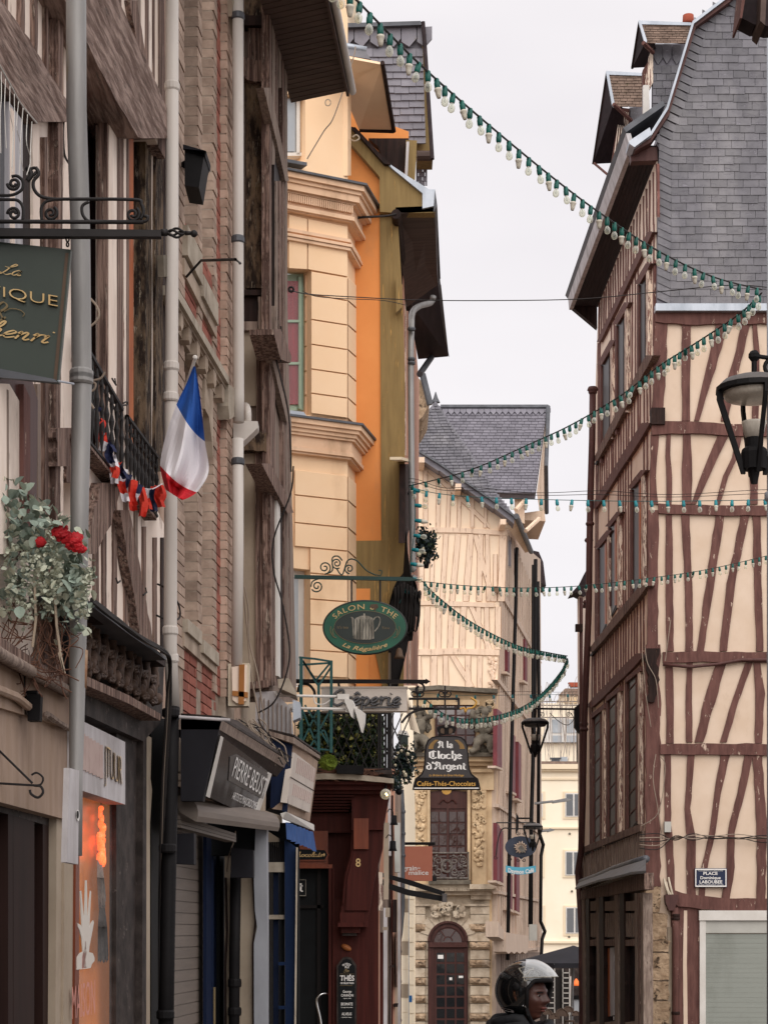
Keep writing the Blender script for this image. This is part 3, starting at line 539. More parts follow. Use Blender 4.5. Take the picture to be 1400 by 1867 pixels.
def studs(top_,bot_,ws,x0,x1,mat,yt=None):
 x=x0;
 while x>x1:
  wd=2.7+R.uniform(-.4,.9)*(x-1000)/190
  if not inwin(x,ws):
   lean=R.uniform(-1.2,1.2);B().timber(Rf,[(x,top_(x)+1),(x+lean*.5,(top_(x)+bot_(x))/2),(x+lean,bot_(x)-1)],wd*.8,.007,.03,jit=.22,step=14).make('stud',mat,RH)
  x-=4.6*(x-1000)/175+R.uniform(-.3,.7)+1
studs(eave,topp,[],1196,1090,'wood_stud');studs(topp,sill1,win1,1191,1087,'wood_stud')
studs(sill1,plate1,[],1184,1084,'wood_stud');studs(plate1,sill2,win2,1179,1082,'wood_stud')
studs(sill2,plate2,[],1172,1077,'wood_stud');studs(plate2,sill3,win3,1172,1072,'wood_stud')
for(fn,wd,mat,nm,o)in((topp,9,'wood_purple','plate',.05),(plate1,15,'wood_purple','plate',.05),(plate2,17,'wood_purple','plate',.05)):
 xs=[1184 if fn is topp else 1177 if fn is plate1 else 1168,1150,1115,1090 if fn is topp else 1080 if fn is plate1 else 1072]
 B().timber(Rf,[(x,fn(x))for x in xs],[wd,wd*.9,wd*.8,wd*.7],o,.1,jit=.08).make(nm,mat,RH)
for fn,x0,x1,wd in((sill1,1183,1084,12),(sill2,1173,1075,14),(sill3,1166,1057,13)):
 xs=[x0,(x0*2+x1)/3,(x0+2*x1)/3,x1]
 B().timber(Rf,[(x,fn(x))for x in xs],[wd,wd*.95,wd*.85,wd*.75],.07,.1,jit=.07).make('ledge','wood_weathered',RH)
 B().timber(Rf,[(x,fn(x)+wd*.62)for x in xs],[wd*.3]*4,.04,.06,jit=.07).make('ledge_moulding','wood_dark',RH)
for ws,fm in((win1,'pane_blue'),(win2,'orange_wood'),(win3,'wood_purple')):
 for(xa,xb),yt,yb in ws:
  sl=(yt-1750)/((xa+xb)/2-605);k=lambda x,y:y+sl*(x-xb)*1.0
  fr=B();w_=xb-xa
  fr.slab(Rf,[(xa-2,k(xa-2,yt)),(xb,yt),(xb,yb),(xa-2,k(xa-2,yb)+2)],.016,.05)
  wo=fr.make('window','wood_dark',RH)
  b=B().slab(Rf,[(xa+.5,k(xa,yt)+7),(xb-2.4,yt+7),(xb-2.4,yb-4),(xa+.5,k(xa,yb)-2)],.022,.02);b.make('pane','glass_matte',wo)
  if fm!='pane_blue':
   B().slab(Rf,[(xb-4.5,yt+9),(xb-1.5,yt+7),(xb-1.5,yb-5),(xb-4.5,yb-4)],.03,.03).make('frame',fm,wo)
  if ws is win3:
   for q in range(7):
    yq=yt+16+(yb-yt-30)*q/6.5;B().slab(Rf,[(xa+1,k(xa,yq)),(xb-2,yq),(xb-2,yq+2.4),(xa+1,k(xa,yq)+2.4)],.032,.02).make('glazing_bar','wood_purple',wo)
  B().timber(Rf,[(xa-3.4,k(xa-3.4,yt)),(xa-3.4,k(xa-3.4,yb)+3)],2.8,.05,.08,jit=.05).make('jamb','wood_purple',wo)
  B().timber(Rf,[(xb+1.5,yt-3),(xb+1.5,yb)],3.6,.055,.09,jit=.05).make('jamb','wood_purple_pale',wo)
  B().timber(Rf,[(xa-5,k(xa-5,yt-5)),(xb+4,yt-5)],9,.06,.1,jit=.05).make('lintel','wood_purple',wo)
b=B();cp=[(1177,1566),(1150,1574),(1120,1584),(1090,1597),(1057,1609)];cq=[(1177,1592),(1150,1594),(1120,1602),(1090,1608),(1048,1622)]
V=[Rf.pt(x,y,.06)for x,y in cp]+[Rf.pt(x,y,.34)for x,y in cq];k=5;V+=[v+Vector((0,0,.03))for v in V]
b.add(V,[(i,i+1,i+6,i+5)for i in range(4)]+[(i+10,i+15,i+16,i+11)for i in range(4)]+[(i+5,i+6,i+16,i+15)for i in range(4)]+[(0,5,15,10),(4,14,19,9)])
b.make('canopy','zinc_dark',RH)
b=B();b.tube([Rf.pt(x,y,.09)for x,y in cp],.05,8);b.make('canopy_roll','zinc_dark',RH,True)
st2=fline((1168,1516),(1060,1562))
for k in range(26):
 x=1170-k*4.3;B().timber(Rf,[(x,st2(x)),(x,st2(x)+62)],2.3,.05,.05,jit=.15).make('stud','wood_grey',RH)
sf=[((1065,1174),1596,1622,.10,'wood_dark'),]
b=B();b.timber(Rf,[(1174,1606),(1140,1614),(1110,1622),(1058,1632)],[30,26,22,16],.14,.12,jit=.05);b.make('shop_lintel','wood_weathered',RH)
b=B();b.slab(Rf,[(1058,1630),(1174,1612),(1174,2010),(1062,1995)],.035,.03);b.make('shop_back','wood_dark',RH)
for xa,wd,m_ in((1062,5,'wood_grey'),(1070,6,'wood_dark'),(1088,4,'wood_grey'),(1095,8,'wood_dark'),(1122,6,'wood_grey'),(1133,8,'wood_dark'),(1158,4,'wood_grey'),(1163,4,'wood_weathered'),(1169,5,'wood_grey')):
 B().timber(Rf,[(xa,1628),(xa+1,1760),(xa+1,2000)],wd,.12,.12,jit=.05).make('shop_post',m_,RH)
for xa,xb in((1074,1086),(1099,1119),(1138,1156)):
 for y0_,y1_,o,m_ in((1642,1660,.1,'wood_grey'),(1664,1710,.08,'wood_dark'),(1712,1724,.11,'wood_weathered'),(1862,1880,.11,'wood_grey')):
  B().slab(Rf,[(xa,y0_+2),(xb,y0_),(xb,y1_),(xa,y1_+1)],o,.08).make('shop_panel',m_,RH)
 for q in range(5):
  x=xa+(xb-xa)*(q+.5)/5;B().timber(Rf,[(x,1665),(x,1708)],1.8,.1,.03,jit=.1).make('baluster','wood_grey',RH)
 B().slab(Rf,[(xa,1728),(xb,1727),(xb,1860),(xa,1862)],.05,.02).make('pane','glass_dark',RH)
B().slab(Rf,[(1111,1728),(1118,1727),(1119,1850),(1112,1853)],.07,.02).make('curtain','curtain',RH)
B().slab(Rf,[(1103,1729),(1110,1728),(1111,1852),(1104,1856)],.06,.02).make('frame','orange_wood',RH)
pp=[(1080,712),(1079,800),(1076,900),(1074,1000),(1073,1100),(1068,1230),(1064,1330),(1062,1450),(1059,1550),(1053,1590),(1056,1630),(1060,1700),(1062,2000)]
dp=B().tube([Rf.pt(x,y,.12)for x,y in pp],.052,10).make('drainpipe','pipe_brown',RH,True)
for x,y in((1080,715),(1075,955),(1073,985),(1070,1098),(1069,1105),(1064,1320),(1064,1330)):B().lathe(Rf.pt(x,y,.12),[(.058,-.03),(.072,0),(.058,.03)],10).make('collar','pipe_brown',dp,True)
b=B();b.lathe(Rf.pt(1080,716,.12),[(.05,0),(.09,.04),(.07,.09)],10);b.make('pipe_top','pipe_brown',dp,True)
for k in range(5):
 y0_=1514+k*6;pts=[(1165,y0_+8),(1200,y0_+6+k),(1230,1532-k*2),(1262,1520+k*3),(1300,1526+R.uniform(-8,8)),(1345,1522+R.uniform(-6,8)),(1400,1530+R.uniform(-8,8)),(1490,1522+k*2)]
 B().tube(crom([G.pt(x,y,.09+.01*k)for x,y in pts],5),.006,5).make('wire','cable_beige' if k%2 else 'cable',RH)
for pts in([(1195,1375),(1190,1420),(1198,1470),(1207,1530)],[(1203,1380),(1212,1400),(1200,1480),(1168,1506)],[(1175,1180),(1180,1210),(1195,1240),(1200,1290)],[(1170,1190),(1176,1260),(1186,1325)],[(1222,1130),(1218,1160),(1212,1205)]):
 B().tube(crom([G.pt(x,y,.1)for x,y in pts],5),.006,5).make('wire','cable_beige',RH)
sp=B().rect(G,1266,1583,1324.5,1617.5,.075,.03).make('street_sign','navy_sign');top(sp,'small dark blue enamel street plate reading PLACE Dominique LABOUBEE on the cream gable','street sign')
b=B()
for a in((1266.8,1584,1323.6,1586.2),(1266.8,1614.6,1323.6,1616.8),(1266.8,1586.2,1268.6,1614.6),(1321.8,1586.2,1323.6,1614.6)):b.rect(G,*a,.079,.003)
b.make('border','sign_white',sp)
text('PLACE',line_map(G,1281.5,1595,1307.5,1595,5.4,.079),'sign_white',sp,.02)
text('Dominique',line_map(G,1276,1602.8,1313,1602.8,5.2,.079),'sign_white',sp,.02)
text('LABOUBEE',line_map(G,1274.5,1610.6,1316,1610.6,5.6,.079),'sign_white',sp,.02)
text('FONDEMENT DU ROYAUME',line_map(G,1272,1588.6,1317,1588.6,1.7,.079),'sign_white',sp)
text('AUTEUR-COMPOSITEUR 1957-2005',line_map(G,1272,1614,1318,1614,1.7,.079),'sign_white',sp)
# == neighbour beyond the right house
NB=T('narrow_house','thin sliver of pale house with a dark eave tip beyond the brown downpipe','house',(3.4,34.5,gz(34)))
b=B().slab(FP(33.6),[(1056,1075),(1120,1075),(1120,2000),(1060,2000)],0,.4);b.make('wall','plaster_left',NB)
b=B();b.prism([P(1068,1040,33.5),P(1056,1065,33.5),P(1039,1083,33.5),P(1050,1080,33.5),P(1064,1087,33.5),P(1090,1070,33.5)],Vector((0,.5,0)));b.make('eave','soffit_dark',NB)
B().tube([P(1059,1090,33.45),P(1058,1900,33.45)],.03,8).make('drainpipe','pipe_brown',NB)
B().box(P(1055,1145,33.4),(.12,.1,.12)).make('bracket','wood_dark',NB)
# == STONE HOUSE, frontal at 50 m
S=FP(50.0);SY=50.0
SH=T('stone_house','old stone house with cream half timbered gable and carved facade closing the view','house',(2.0,52,gz(50)))
part('gable_wall','plaster_far',SH,'slab',S,[(735,845),(764,840),(935,958),(912,968),(907,1262),(735,1262)],0,.3)
ft=[([(800,850),(798,962)],7),([(820,862),(816,962)],6),([(838,880),(836,962)],6),([(861,898),(861,962)],6),([(886,915),(884,962)],5),([(775,850),(776,962)],7),([(769,845),(836,905),(892,960)],7),([(769,974),(768,1096)],8),([(788,974),(787,1096)],7),([(813,974),(806,1096)],8),([(835,974),(824,1096)],9),([(858,974),(849,1096)],10),([(876,974),(873,1096)],9),([(866,976),(899,1096)],8),([(888,974),(890,1096)],7),([(917,974),(913,1096)],12),([(903,1010),(902,1096)],6),([(779,1106),(777,1184)],9),([(800,1106),(799,1184)],9),([(823,1106),(820,1184)],9),([(845,1106),(842,1184)],10),([(858,1104),(893,1184)],8),([(872,1106),(871,1184)],8),([(887,1106),(888,1184)],8),([(908,1106),(907,1184)],10),([(760,1106),(758,1184)],8),([(762,1196),(764,1254)],10),([(791,1196),(790,1254)],11),([(812,1196),(813,1254)],9),([(825,1196),(860,1252)],9),([(853,1196),(853,1254)],9),([(875,1196),(874,1254)],8)]
tim(S,SH,'joint_line',[(p,w_+1.7)for p,w_ in ft],off=.012,th=.03,name='joint',jit=.06);tim(S,SH,'timber_pink',ft,off=.035,th=.05,jit=.06)
tim(S,SH,'timber_pink',[([(745,966),(830,966),(924,972)],9),([(745,1098),(901,1103)],8),([(735,1190),(830,1187),(910,1190)],11)],off=.05,th=.08,name='plate')
b=B()
for k in range(26):
 b.ball(S.pt(898+R.uniform(-6,6),1200+k*2.2,.04),.045,1,.6,1.2,6,4,jit=.2)
b.make('carved_post','timber_pink',SH)
b=B().timber(S,[(735,1258),(800,1253),(907,1260)],[7,8,8],.28,.3,jit=.05);b.make('string_course','stone_grey',SH)
S2=Pl((2.77,50),(5.17,66))
part('side_wall','side_stud',SH,'slab',S2,[(905,1258),(924,960),(967,1005),(985,1020),(988,1740),(905,1990)],0,.3)
def vpl(x,y):return lambda q:y+(y-1700)*(q-x)/(x-1255)
rowy=[1062,1180,1245,1310,1440,1545,1640]
random.seed(3)
for ya,yb in((965,1100),(1104,1262),(1268,1480),(1485,1630),(1636,1735)):
 f1=vpl(926,ya);f2=vpl(926,yb);x=912
 while x<984:
  if not(936<x<941):B().timber(S2,[(x,max(f1(x),962+(x-924)*1.0)),(x,f2(x))],1.7,.06,.07,jit=.2,step=30).make('stud','side_stud',SH)
  x+=3.4
 B().timber(S2,[(909,f2(909)),(945,f2(945)),(986,f2(986))],[6,5,4],.1,.14).make('plate','side_stud',SH)
for x0,x1,ya,yb in((906,915,1292,1396),(934,939,1336,1442),(945,950,1352,1455),(906,911,1500,1605),(913,917,1510,1607),(929,934,1590,1655),(941,947,1560,1660),(925,929,1180,1224),(957,961,1165,1240)):
 B().slab(S2,[(x0,ya),(x1,ya+7),(x1,yb+4),(x0,yb)],.12,.1).make('shutter','shutter_red',SH)
 B().slab(S2,[(x0-2,yb),(x1+2,yb+5),(x1+2,yb+9),(x0-2,yb+4)],.2,.2).make('sill','side_stud',SH)
for x0,x1,ya,yb in((926,933,975,1030),(938,943,1000,1045)):
 B().slab(S2,[(x0,ya),(x1,ya+6),(x1,yb+6),(x0,yb)],.06,.1).make('window','window_red',SH)
b=B();n=24
V=[(925+60*k/n)for k in range(n+1)];pts=[(x,1700)for x in(925,985)]
b.slab(S2,[(922,1700),(962,1706)]+[(962-40*k/8,1735+(4 if k%2 else 0))for k in range(9)],.35,.3);b.make('scalloped_canopy','side_stud',SH)
b=B().slab(S2,[(908,1680),(921,1700),(921,1716),(908,1708)],.3,.3);b.make('scalloped_canopy','side_stud',SH)
for k in range(16):
 x=915+k*3.2;B().timber(S2,[(x,1738),(x,1900)],1.6,.03,.05,jit=.1,step=60).make('stud','wood_grey',SH)
part('shop_wall','wood_grey',SH,'slab',S2,[(905,1738),(988,1736),(990,1880),(905,1990)],.01,.02)
for pts,r in(([(942,1000),(941,1015),(940,1100),(934,1300),(929,1500),(925,1750)],.05),([(976,1020),(974,1300),(968,1500),(966,1690)],.06),([(980,1060),(982,1300),(981,1500),(983,1520),(990,1540),(986,1560),(985,1680),(993,1698),(988,1712),(986,1750)],.055),([(971,1030),(969,1690)],.035)):
 B().tube([S2 .pt(x,y,.25)for x,y in pts],r,8).make('drainpipe','black_metal',SH,True)
B().box(S2 .pt(971,1700,.4),(.22,.2,.45)).make('meter_box','box_grey',SH)
RA=Pl((3.0,51.4,12.2),(5.0,51.4,12.2),(3.0,54.4,15.6));RB=Pl(tuple(P(762,830,50)),tuple(P(940,950,50)),tuple(P(794,732,52.8)))
RA=Pl(tuple(P(850,895,51.2)),tuple(P(975,898,51.2)),tuple(P(850,742,54.5)))
part('roof_boarding','slate_far',SH,'slab',RA,[(800,740),(998,740),(976,897),(840,897)],0,.2)
slates(RA,752,893,5.2,12.5,bar(752,806,893,862),bar(752,996,893,976),SH,'slate_far',off=.02,limit=300,tl=.025)
k=0
x=806
while x<996:
 B().slab(RA,[(x,744),(x+10.5,744),(x+10.5,750),(x+5.2,756),(x,750)],.07,.03).make('ridge_slate','slate_light',SH);x+=11
B().slab(RA,[(803,737.5),(999,737.5),(999,742),(803,742)],.12,.25).make('ridge','zinc_dark',SH)
part('roof_boarding','slate_far',SH,'slab',RB,[(794,731),(764,768),(750,790),(750,818),(762,826),(939,942),(906,900)],0,.15)
slates(RB,735,925,5.4,12.5,pw([(793,735),(764,770),(752,790),(752,825),(764,832),(925,935)]),pw([(796,735),(906,900),(938,938)]),SH,'slate',off=.02,limit=300,tl=.025,slope=-.02)
B().lathe(P(794,734,52.9),[(.12,0),(.06,.12),(.01,.28)],8).make('finial','zinc_dark',SH)
b=B();fr=[(762,822),(800,845),(850,880),(900,914),(937,941)]
for(xa,ya),(xb,yb)in zip(fr,fr[1:]):b.prism([P(xa,ya,49.5),P(xb,yb,49.5),P(xb,yb+14,49.5),P(xa,ya+12,49.5)],Vector((0,.6,0)))
b.make('verge_slates','slate_light',SH)
b=B()
for(xa,ya),(xb,yb)in zip(fr,fr[1:]):b.prism([P(xa,ya-3,49.4),P(xb,yb-3,49.4),P(xb,yb+1,49.4),P(xa,ya+1,49.4)],Vector((0,.7,0)))
b.make('verge_trim','zinc_dark',SH)
for x,y in((768,846),(834,894),(915,958)):B().box(P(x,y,49.6),(.14,.9,.13),Matrix.Rotation(rad(0),3,'X')).make('purlin_end','timber_pink',SH)
b=B();b.prism([P(939,941,49.4),P(966,1005,57),P(957,1008,57),P(922,957,50.0)],Vector((0,0,.08)));b.make('soffit','soffit_tan',SH)
B().tube([P(941,941,49.4),P(968,1006,57)],.07,8).make('gutter','zinc_dark',SH)
b=B();b.add([P(998,742,54.4),P(978,898,51.1),P(976,895,51.3),P(986,950,55),P(996,928,57),P(998,850,57)],[(0,1,3,4,5)]);b.make('gable_side','timber_pink',SH)
B().prism([P(956,935,53),P(992,930,53),P(994,950,53),P(955,948,53)],Vector((0,2.5,0))).make('gable_soffit','timber_pink',SH)
B().tube([P(999,742,54.3),P(995,850,52.5),P(996,935,54)],.06,8).make('verge_trim','zinc_dark',SH)
for a,c in(((940,930),(962,905)),((958,968),(982,946))):B().tube([P(*a,51),P(*c,51.5)],.06,6).make('brace','timber_pink',SH)
B().slab(FP(51.5),[(938,900),(956,900),(956,955),(946,950),(940,935)],0,.3).make('dormer_front','timber_pink',SH)
b=B();b.prism([P(964,1002,66),P(982,1006,66),P(990,1025,66),P(995,1068,66),P(985,1062,66),P(968,1045,66)],Vector((0,1.5,0)));b.make('hood','soffit_dark',SH)
part('stone_wall','stone_yellow',SH,'slab',S,[(740,1260),(907,1260),(903,2010),(740,2010)],-.02,.3)
def srect(nm,mat,x0,y0,x1,y1,off,th=.3,par=None):return part(nm,mat,par or SH,'rect',S,x0,y0,x1,y1,off,th)
srect('window_surround','stone_yellow',787,1276,874,1285,.1);uw=srect('window','window_red',793,1283,866,1360,.04,.1)
for c in range(4):
 for r_k in range(4):srect('pane','glass_brown',797+c*17.2+(3 if c>1 else 0)*.5,1288+r_k*18,811+c*17.2+(3 if c>1 else 0)*.5,1303+r_k*18,.055,.02,uw)
srect('pilaster','stone_yellow',880,1284,903,1375,.1);srect('pilaster','stone_yellow',768,1284,788,1375,.06)
b=B()
for k in range(4):b.tube([S.pt(892+7*math.cos(a*.9+k),1281+4*math.sin(a*.9+k)+k*2,.16)for a in range(8)],.03,5)
b.make('capital','stone_yellow',SH)
srect('ledge','stone_grey',750,1372,906,1379,.55,.6);srect('cornice','stone_yellow',752,1379,903,1388,.42,.5);srect('cornice','stone_yellow',754,1388,900,1396,.26,.4)
def statue(cx,cy,mir,label):
 st=T('statue',label,'statue',tuple(P(cx,1374,49.7)))
 s=mir;Y=49.6
 def J(dx,dy,dy2=0):return P(cx+dx*s,cy+dy,Y+dy2)
 b=B();b.tube(crom([J(2,22),J(1,8),J(4,-6),J(3,-14)],4),[.12,.12,.12,.13,.15,.16,.16,.16,.15,.14,.13,.11,.09],10)
 b.ball(J(1,-27),.10,1,1,1.25,10,8);b.tube(crom([J(3,-13),J(2,-20),J(1,-25)],3),.08,8)
 b.tube(crom([J(-3,-12,-.1),J(-13,-8,-.15),J(-12,4,-.2),J(-4,8,-.3)],4),.07,8);b.tube(crom([J(6,-12),J(16,-16),J(24,-20,-.1),J(22,-30,-.1)],4),.065,8)
 b.tube(crom([J(0,20),J(-10,24,-.25),J(-9,38,-.25),J(-13,47,-.25)],4),[.13]*5+[.1]*4+[.08]*4,8);b.tube(crom([J(3,20),J(14,28,-.2),J(18,40,-.2),J(28,46,-.25)],4),[.13]*5+[.1]*4+[.07]*4,8)
 for k in range(12):b.ball(J(R.uniform(-18,26),R.uniform(34,48),.1),.08,1,1,1,8,5,jit=.15)
 b.make('body','stone_grey',st,True)
 b=B()
 for k in range(16):b.ball(J(R.uniform(-8,9),R.uniform(-35,-28),.02),.05,jit=.25,seg=7,ring=4)
 for k in range(8):b.ball(J(12+R.uniform(-3,14),-30+k*5,.1),.08,jit=.3,seg=6,ring=4)
 b.make('hair','stone_grey',st)
statue(762,1325,1,'weathered stone statue on the ledge left of the bell shaped sign');statue(885,1325,-1,'weathered stone statue on the ledge right of the bell shaped sign')
for x0,x1 in((757,783),(862,886)):srect('pilaster','stone_yellow',x0-2,1440 if x0>800 else 1398,x1,1612,.09)
srect('frieze','stone_yellow',752,1396,900,1440,.1)
srect('moulding','stone_yellow',860,1402,898,1408,.2);srect('moulding','stone_yellow',752,1402,782,1408,.2)
for x0 in(852,779):srect('jamb','stone_yellow',x0,1440,x0+5,1612,.16)
dw=srect('balcony_door','window_red',781,1443,852,1612,.0,.1)
b=B();b.slab(S,[(781,1452),(790,1443),(816,1439),(842,1443),(852,1452),(852,1474),(781,1474)],.03,.06);b.make('fanlight_panel','window_red',dw)
for xx in(781,848,814):srect('stile','window_red',xx,1474,xx+4,1612,.05,.06,dw)
for r_k in range(6):
 for x0 in(786,801,819,834):srect('pane','glass_brown',x0,1480+r_k*21.5,x0+12.5,1498+r_k*21.5,.02,.02,dw)
b=B().tube(crom([S.pt(x,y,.05)for x,y in((800,1465),(808,1458),(816,1463),(824,1458),(832,1465))],5),.02,5);b.make('carved_swag','window_red',dw)
def carve(pl,cx,cy,w_,h_,n,mat,par,s=.05,off=.12,nm='carving'):
 b=B()
 for k in range(n):
  x=cx+R.uniform(-.5,.5)*w_;y=cy+R.uniform(-.5,.5)*h_;a0=R.uniform(0,360)
  if R.random()<.6:b.tube([pl.pt(p[0],p[1],off)for p in spiral(x,y,R.uniform(2.5,5),.8,a0,R.choice((-1,1))*R.uniform(.6,1.1),9)],s*.55,5)
  else:b.ball(pl.pt(x,y,off),s*R.uniform(.6,1.3),1,.7,1.2,7,5,jit=.15)
 b.make(nm,mat,par,True,kind='stuff')
for cx,cy,h_ in((873,1455,40),(874,1490,40),(872,1530,40),(873,1565,24),(766,1450,30),(764,1490,50),(766,1535,30)):carve(S,cx,cy,13 if cy>1500 else 19,h_,18,'stone_yellow',SH)
bal=B()
ba=Pl((0,49.45),(5,49.45))
def ring(b,cx,cy,rx,ry,off,r,n=20,pl=None):b.tube([(pl or ba).pt(cx+rx*math.cos(2*math.pi*k/n),cy+ry*math.sin(2*math.pi*k/n),off)for k in range(n)],r,6,closed=True)
bo=B().tube([ba.pt(783,1555),ba.pt(855,1555)],.02,6).tube([ba.pt(783,1601),ba.pt(855,1601)],.02,6);bo.tube([ba.pt(853.5,1553),ba.pt(853.5,1606)],.02,6).tube([ba.pt(784,1553),ba.pt(784,1606)],.02,6)
bo=bo.make('balcony_rail','iron_pale',SH);b=B();ring(b,814,1579,9.5,11.5,0,.018);ring(b,814,1579,7.5,9.5,0,.01)
for sx in(-1,1):
 for sy in(-1,1):
  b.tube([ba.pt(*p)for p in spiral(814+sx*15,1579+sy*10,8,1.5,90-sx*90,sx*sy*1.4,20)],.013,5);b.tube([ba.pt(*p)for p in spiral(814+sx*30,1579+sy*12,7,1.5,90+sx*90,-sx*sy*1.5,20)],.013,5)
  b.tube([ba.pt(814+sx*23,1579),ba.pt(814+sx*38,1579+sy*8)],.012,5)
for k in range(10):b.ball(ba.pt(814+R.uniform(-36,36),1579+R.choice((-19,0,19)),.02),.03,seg=6,ring=4)
b.make('scrollwork','iron_pale',bo)
srect('balcony_slab','stone_grey',782,1604,858,1612,.6,.6);B().box(P(786,1602,49.2),(.25,.1,.12)).make('floodlight','black_metal',SH)
srect('cornice','stone',752,1612,856,1620,.45,.5)
b=B()
for k in range(52):b.box(S.pt(752+k*2.95,1622,.44),(.026,.12,.07))
b.make('dentils','stone',SH,kind='stuff')
srect('cornice','stone',856,1612,900,1621,.62,.6);srect('cornice','stone',754,1625,896,1632,.28,.4);srect('cornice','stone',858,1632,895,1640,.2,.3)
part('ground_floor','stone',SH,'slab',S,[(752,1634),(892,1634),(892,2010),(752,2010)],.0,.2)
srect('architrave','stone',754,1648,892,1652,.14)
y=1652
i=0
while y<1990:
 h=17.5 if i%2 else 15;
 for x0,x1 in((856,892),(756,775)):
  big=i%2==0 and i>0
  mat='stone_rough' if big else 'stone';o=.17 if big else.08
  if big:
   b=B();n=6;V=[];x0b,x1b=x0-1,x1+1.5
   for r_ in range(4):
    for c in range(n+1):
     edge=r_ in(0,3)or c in(0,n)
     V.append(S.pt(x0b+(x1b-x0b)*c/n,y+.5+(h-1)*r_/3,o*(.55 if edge else 1)+R.uniform(-.015,.015)))
   m=len(V);V+=[S.pt(x0b,y+.5,0),S.pt(x1b,y+.5,0),S.pt(x1b,y+h-.5,0),S.pt(x0b,y+h-.5,0)]
   Fc=[(r_*(n+1)+c,r_*(n+1)+c+1,(r_+1)*(n+1)+c+1,(r_+1)*(n+1)+c)for r_ in range(3)for c in range(n)]
   Fc+=[tuple([m,m+1]+list(range(n,-1,-1))),tuple([m+3]+[3*(n+1)+c for c in range(n+1)]+[m+2]),(m,0,n+1,2*(n+1),3*(n+1),m+3),(m+1,m+2,3*(n+1)+n,2*(n+1)+n,n+1+n,n)]
   b.add(V,Fc);b.make('rusticated_stone',mat,SH)
  else:srect('ashlar_block',mat,x0+1,y+.6,x1,y+h-.6,o)
 if y>1700:srect('ashlar_block','stone',776.5,y+.8,783,y+h-.8,.05)
 y+=h;i+=1
cx,cy,r0=816.5,1716,37
for k in range(11):
 a0=math.pi*k/11;a1=math.pi*(k+1)/11-.015;b=B();r1=r0+(15 if k%2 else 20)+(6 if k==5 else 0)
 b.slab(S,[(cx+r0*math.cos(a0),cy-r0*math.sin(a0)),(cx+r1*math.cos(a0),cy-r1*math.sin(a0)),(cx+r1*math.cos(a1),cy-r1*math.sin(a1)),(cx+r0*math.cos(a1),cy-r0*math.sin(a1))],.095+.03*(k%2),.25);b.make('voussoir','stone',SH)
carve(S,815,1662,60,20,46,'stone',SH,.06,.22);carve(S,815,1652,20,20,14,'stone',SH,.07,.26)
door=B();pts=[(780,2005),(780,1716)]+[(cx-r0*math.cos(math.pi*k/14),cy-r0*math.sin(math.pi*k/14))for k in range(15)]+[(853,1716),(853,2005)]
door.slab(S,pts,.1,.3);door=door.make('door','window_red',SH)
def arch(nm,mat,r_out,r_in,o,par):
 b=B();n=16
 for k in range(n):
  a0=math.pi*k/n;a1=math.pi*(k+1)/n
  b.slab(S,[(cx+r_in*math.cos(a0),cy-r_in*math.sin(a0)),(cx+r_out*math.cos(a0),cy-r_out*math.sin(a0)),(cx+r_out*math.cos(a1),cy-r_out*math.sin(a1)),(cx+r_in*math.cos(a1),cy-r_in*math.sin(a1))],o,.06)
 return b.make(nm,mat,par)
arch('arch_frame','window_red',37,33,.16,door);arch('arch_frame','window_red',29,26,.13,door)
b=B().slab(S,[(cx-25*math.cos(math.pi*k/12),cy+2-25*math.sin(math.pi*k/12))for k in range(13)],.112,.01);b.make('fanlight','glass_brown',door)
for a in(55,125):B().timber(S,[(cx+8*math.cos(rad(a)),cy-8*math.sin(rad(a))),(cx+25*math.cos(rad(a)),cy-25*math.sin(rad(a)))],2,.14,.04,ends=False).make('glazing_bar','window_red',door)
arch('arch_frame','window_red',9,6.5,.14,door)
srect('transom','window_red',782,1718,852,1727,.2,.1,door)
for xx in(782,787,846):srect('stile','window_red',xx,1728,xx+4.5,2005,.15,.06,door)
lf=srect('door_leaf','window_red',792,1729,846,2005,.115,.02,door)
for c in range(3):
 for r_k in range(8):srect('pane','glass_dark',796+c*18,1737+r_k*20.5,810.5+c*18,1753.5+r_k*20.5,.125,.015,door)
srect('notice','sign_white',798,1741,808,1748,.13,.004,door);srect('notice','sign_white',819,1782,824,1787,.13,.004,door);srect('notice','sign_white',836,1779,844,1783,.13,.004,door)
LV=T('side_house','narrow row of pale fronts and pipes between the carved wooden shop and the stone house','house',(.4,36,gz(36)))
L5=Pl((.10,20.6),(.80,49))
part('rear_wall','wood_grey',LV,'rect',FP(24.6),640,1440,731,2100,0,.2)
B().slabw(Pl((.2,24.9),(.35,43.8)),[(0,-1.2),(18.9,-1.4),(18.9,6),(0,5)],0,.01).make('rear_wall','cream_render',LV)
part('pale_wall','cream_block',LV,'slab',FP(44),[(731,1245),(752,1262),(757,1500),(757,2000),(731,2000)],0,.3)
for k in range(17):
 y=1560+k*26;B().rect(FP(43.9),731.5,y+.5,744.5,y+25.2,.03,.06).make('corner_block','cream_render' if k%3==0 else 'cream_block',LV);B().rect(FP(43.95),745.5,y+3,755,y+27.5,.0,.06).make('corner_block','cream_block',LV)
B().rect(FP(43.8),744.5,1550,746,2000,.05,.04).make('conduit','zinc',LV)
b=B();b.add([P(731,1250,30),P(735,1240,42),P(766,1338,42),P(748,1330,30),P(731,1220,30),P(735,1215,42)],[(0,1,2,3),(0,4,5,1)]);b.make('cornice','cream_trim',LV)
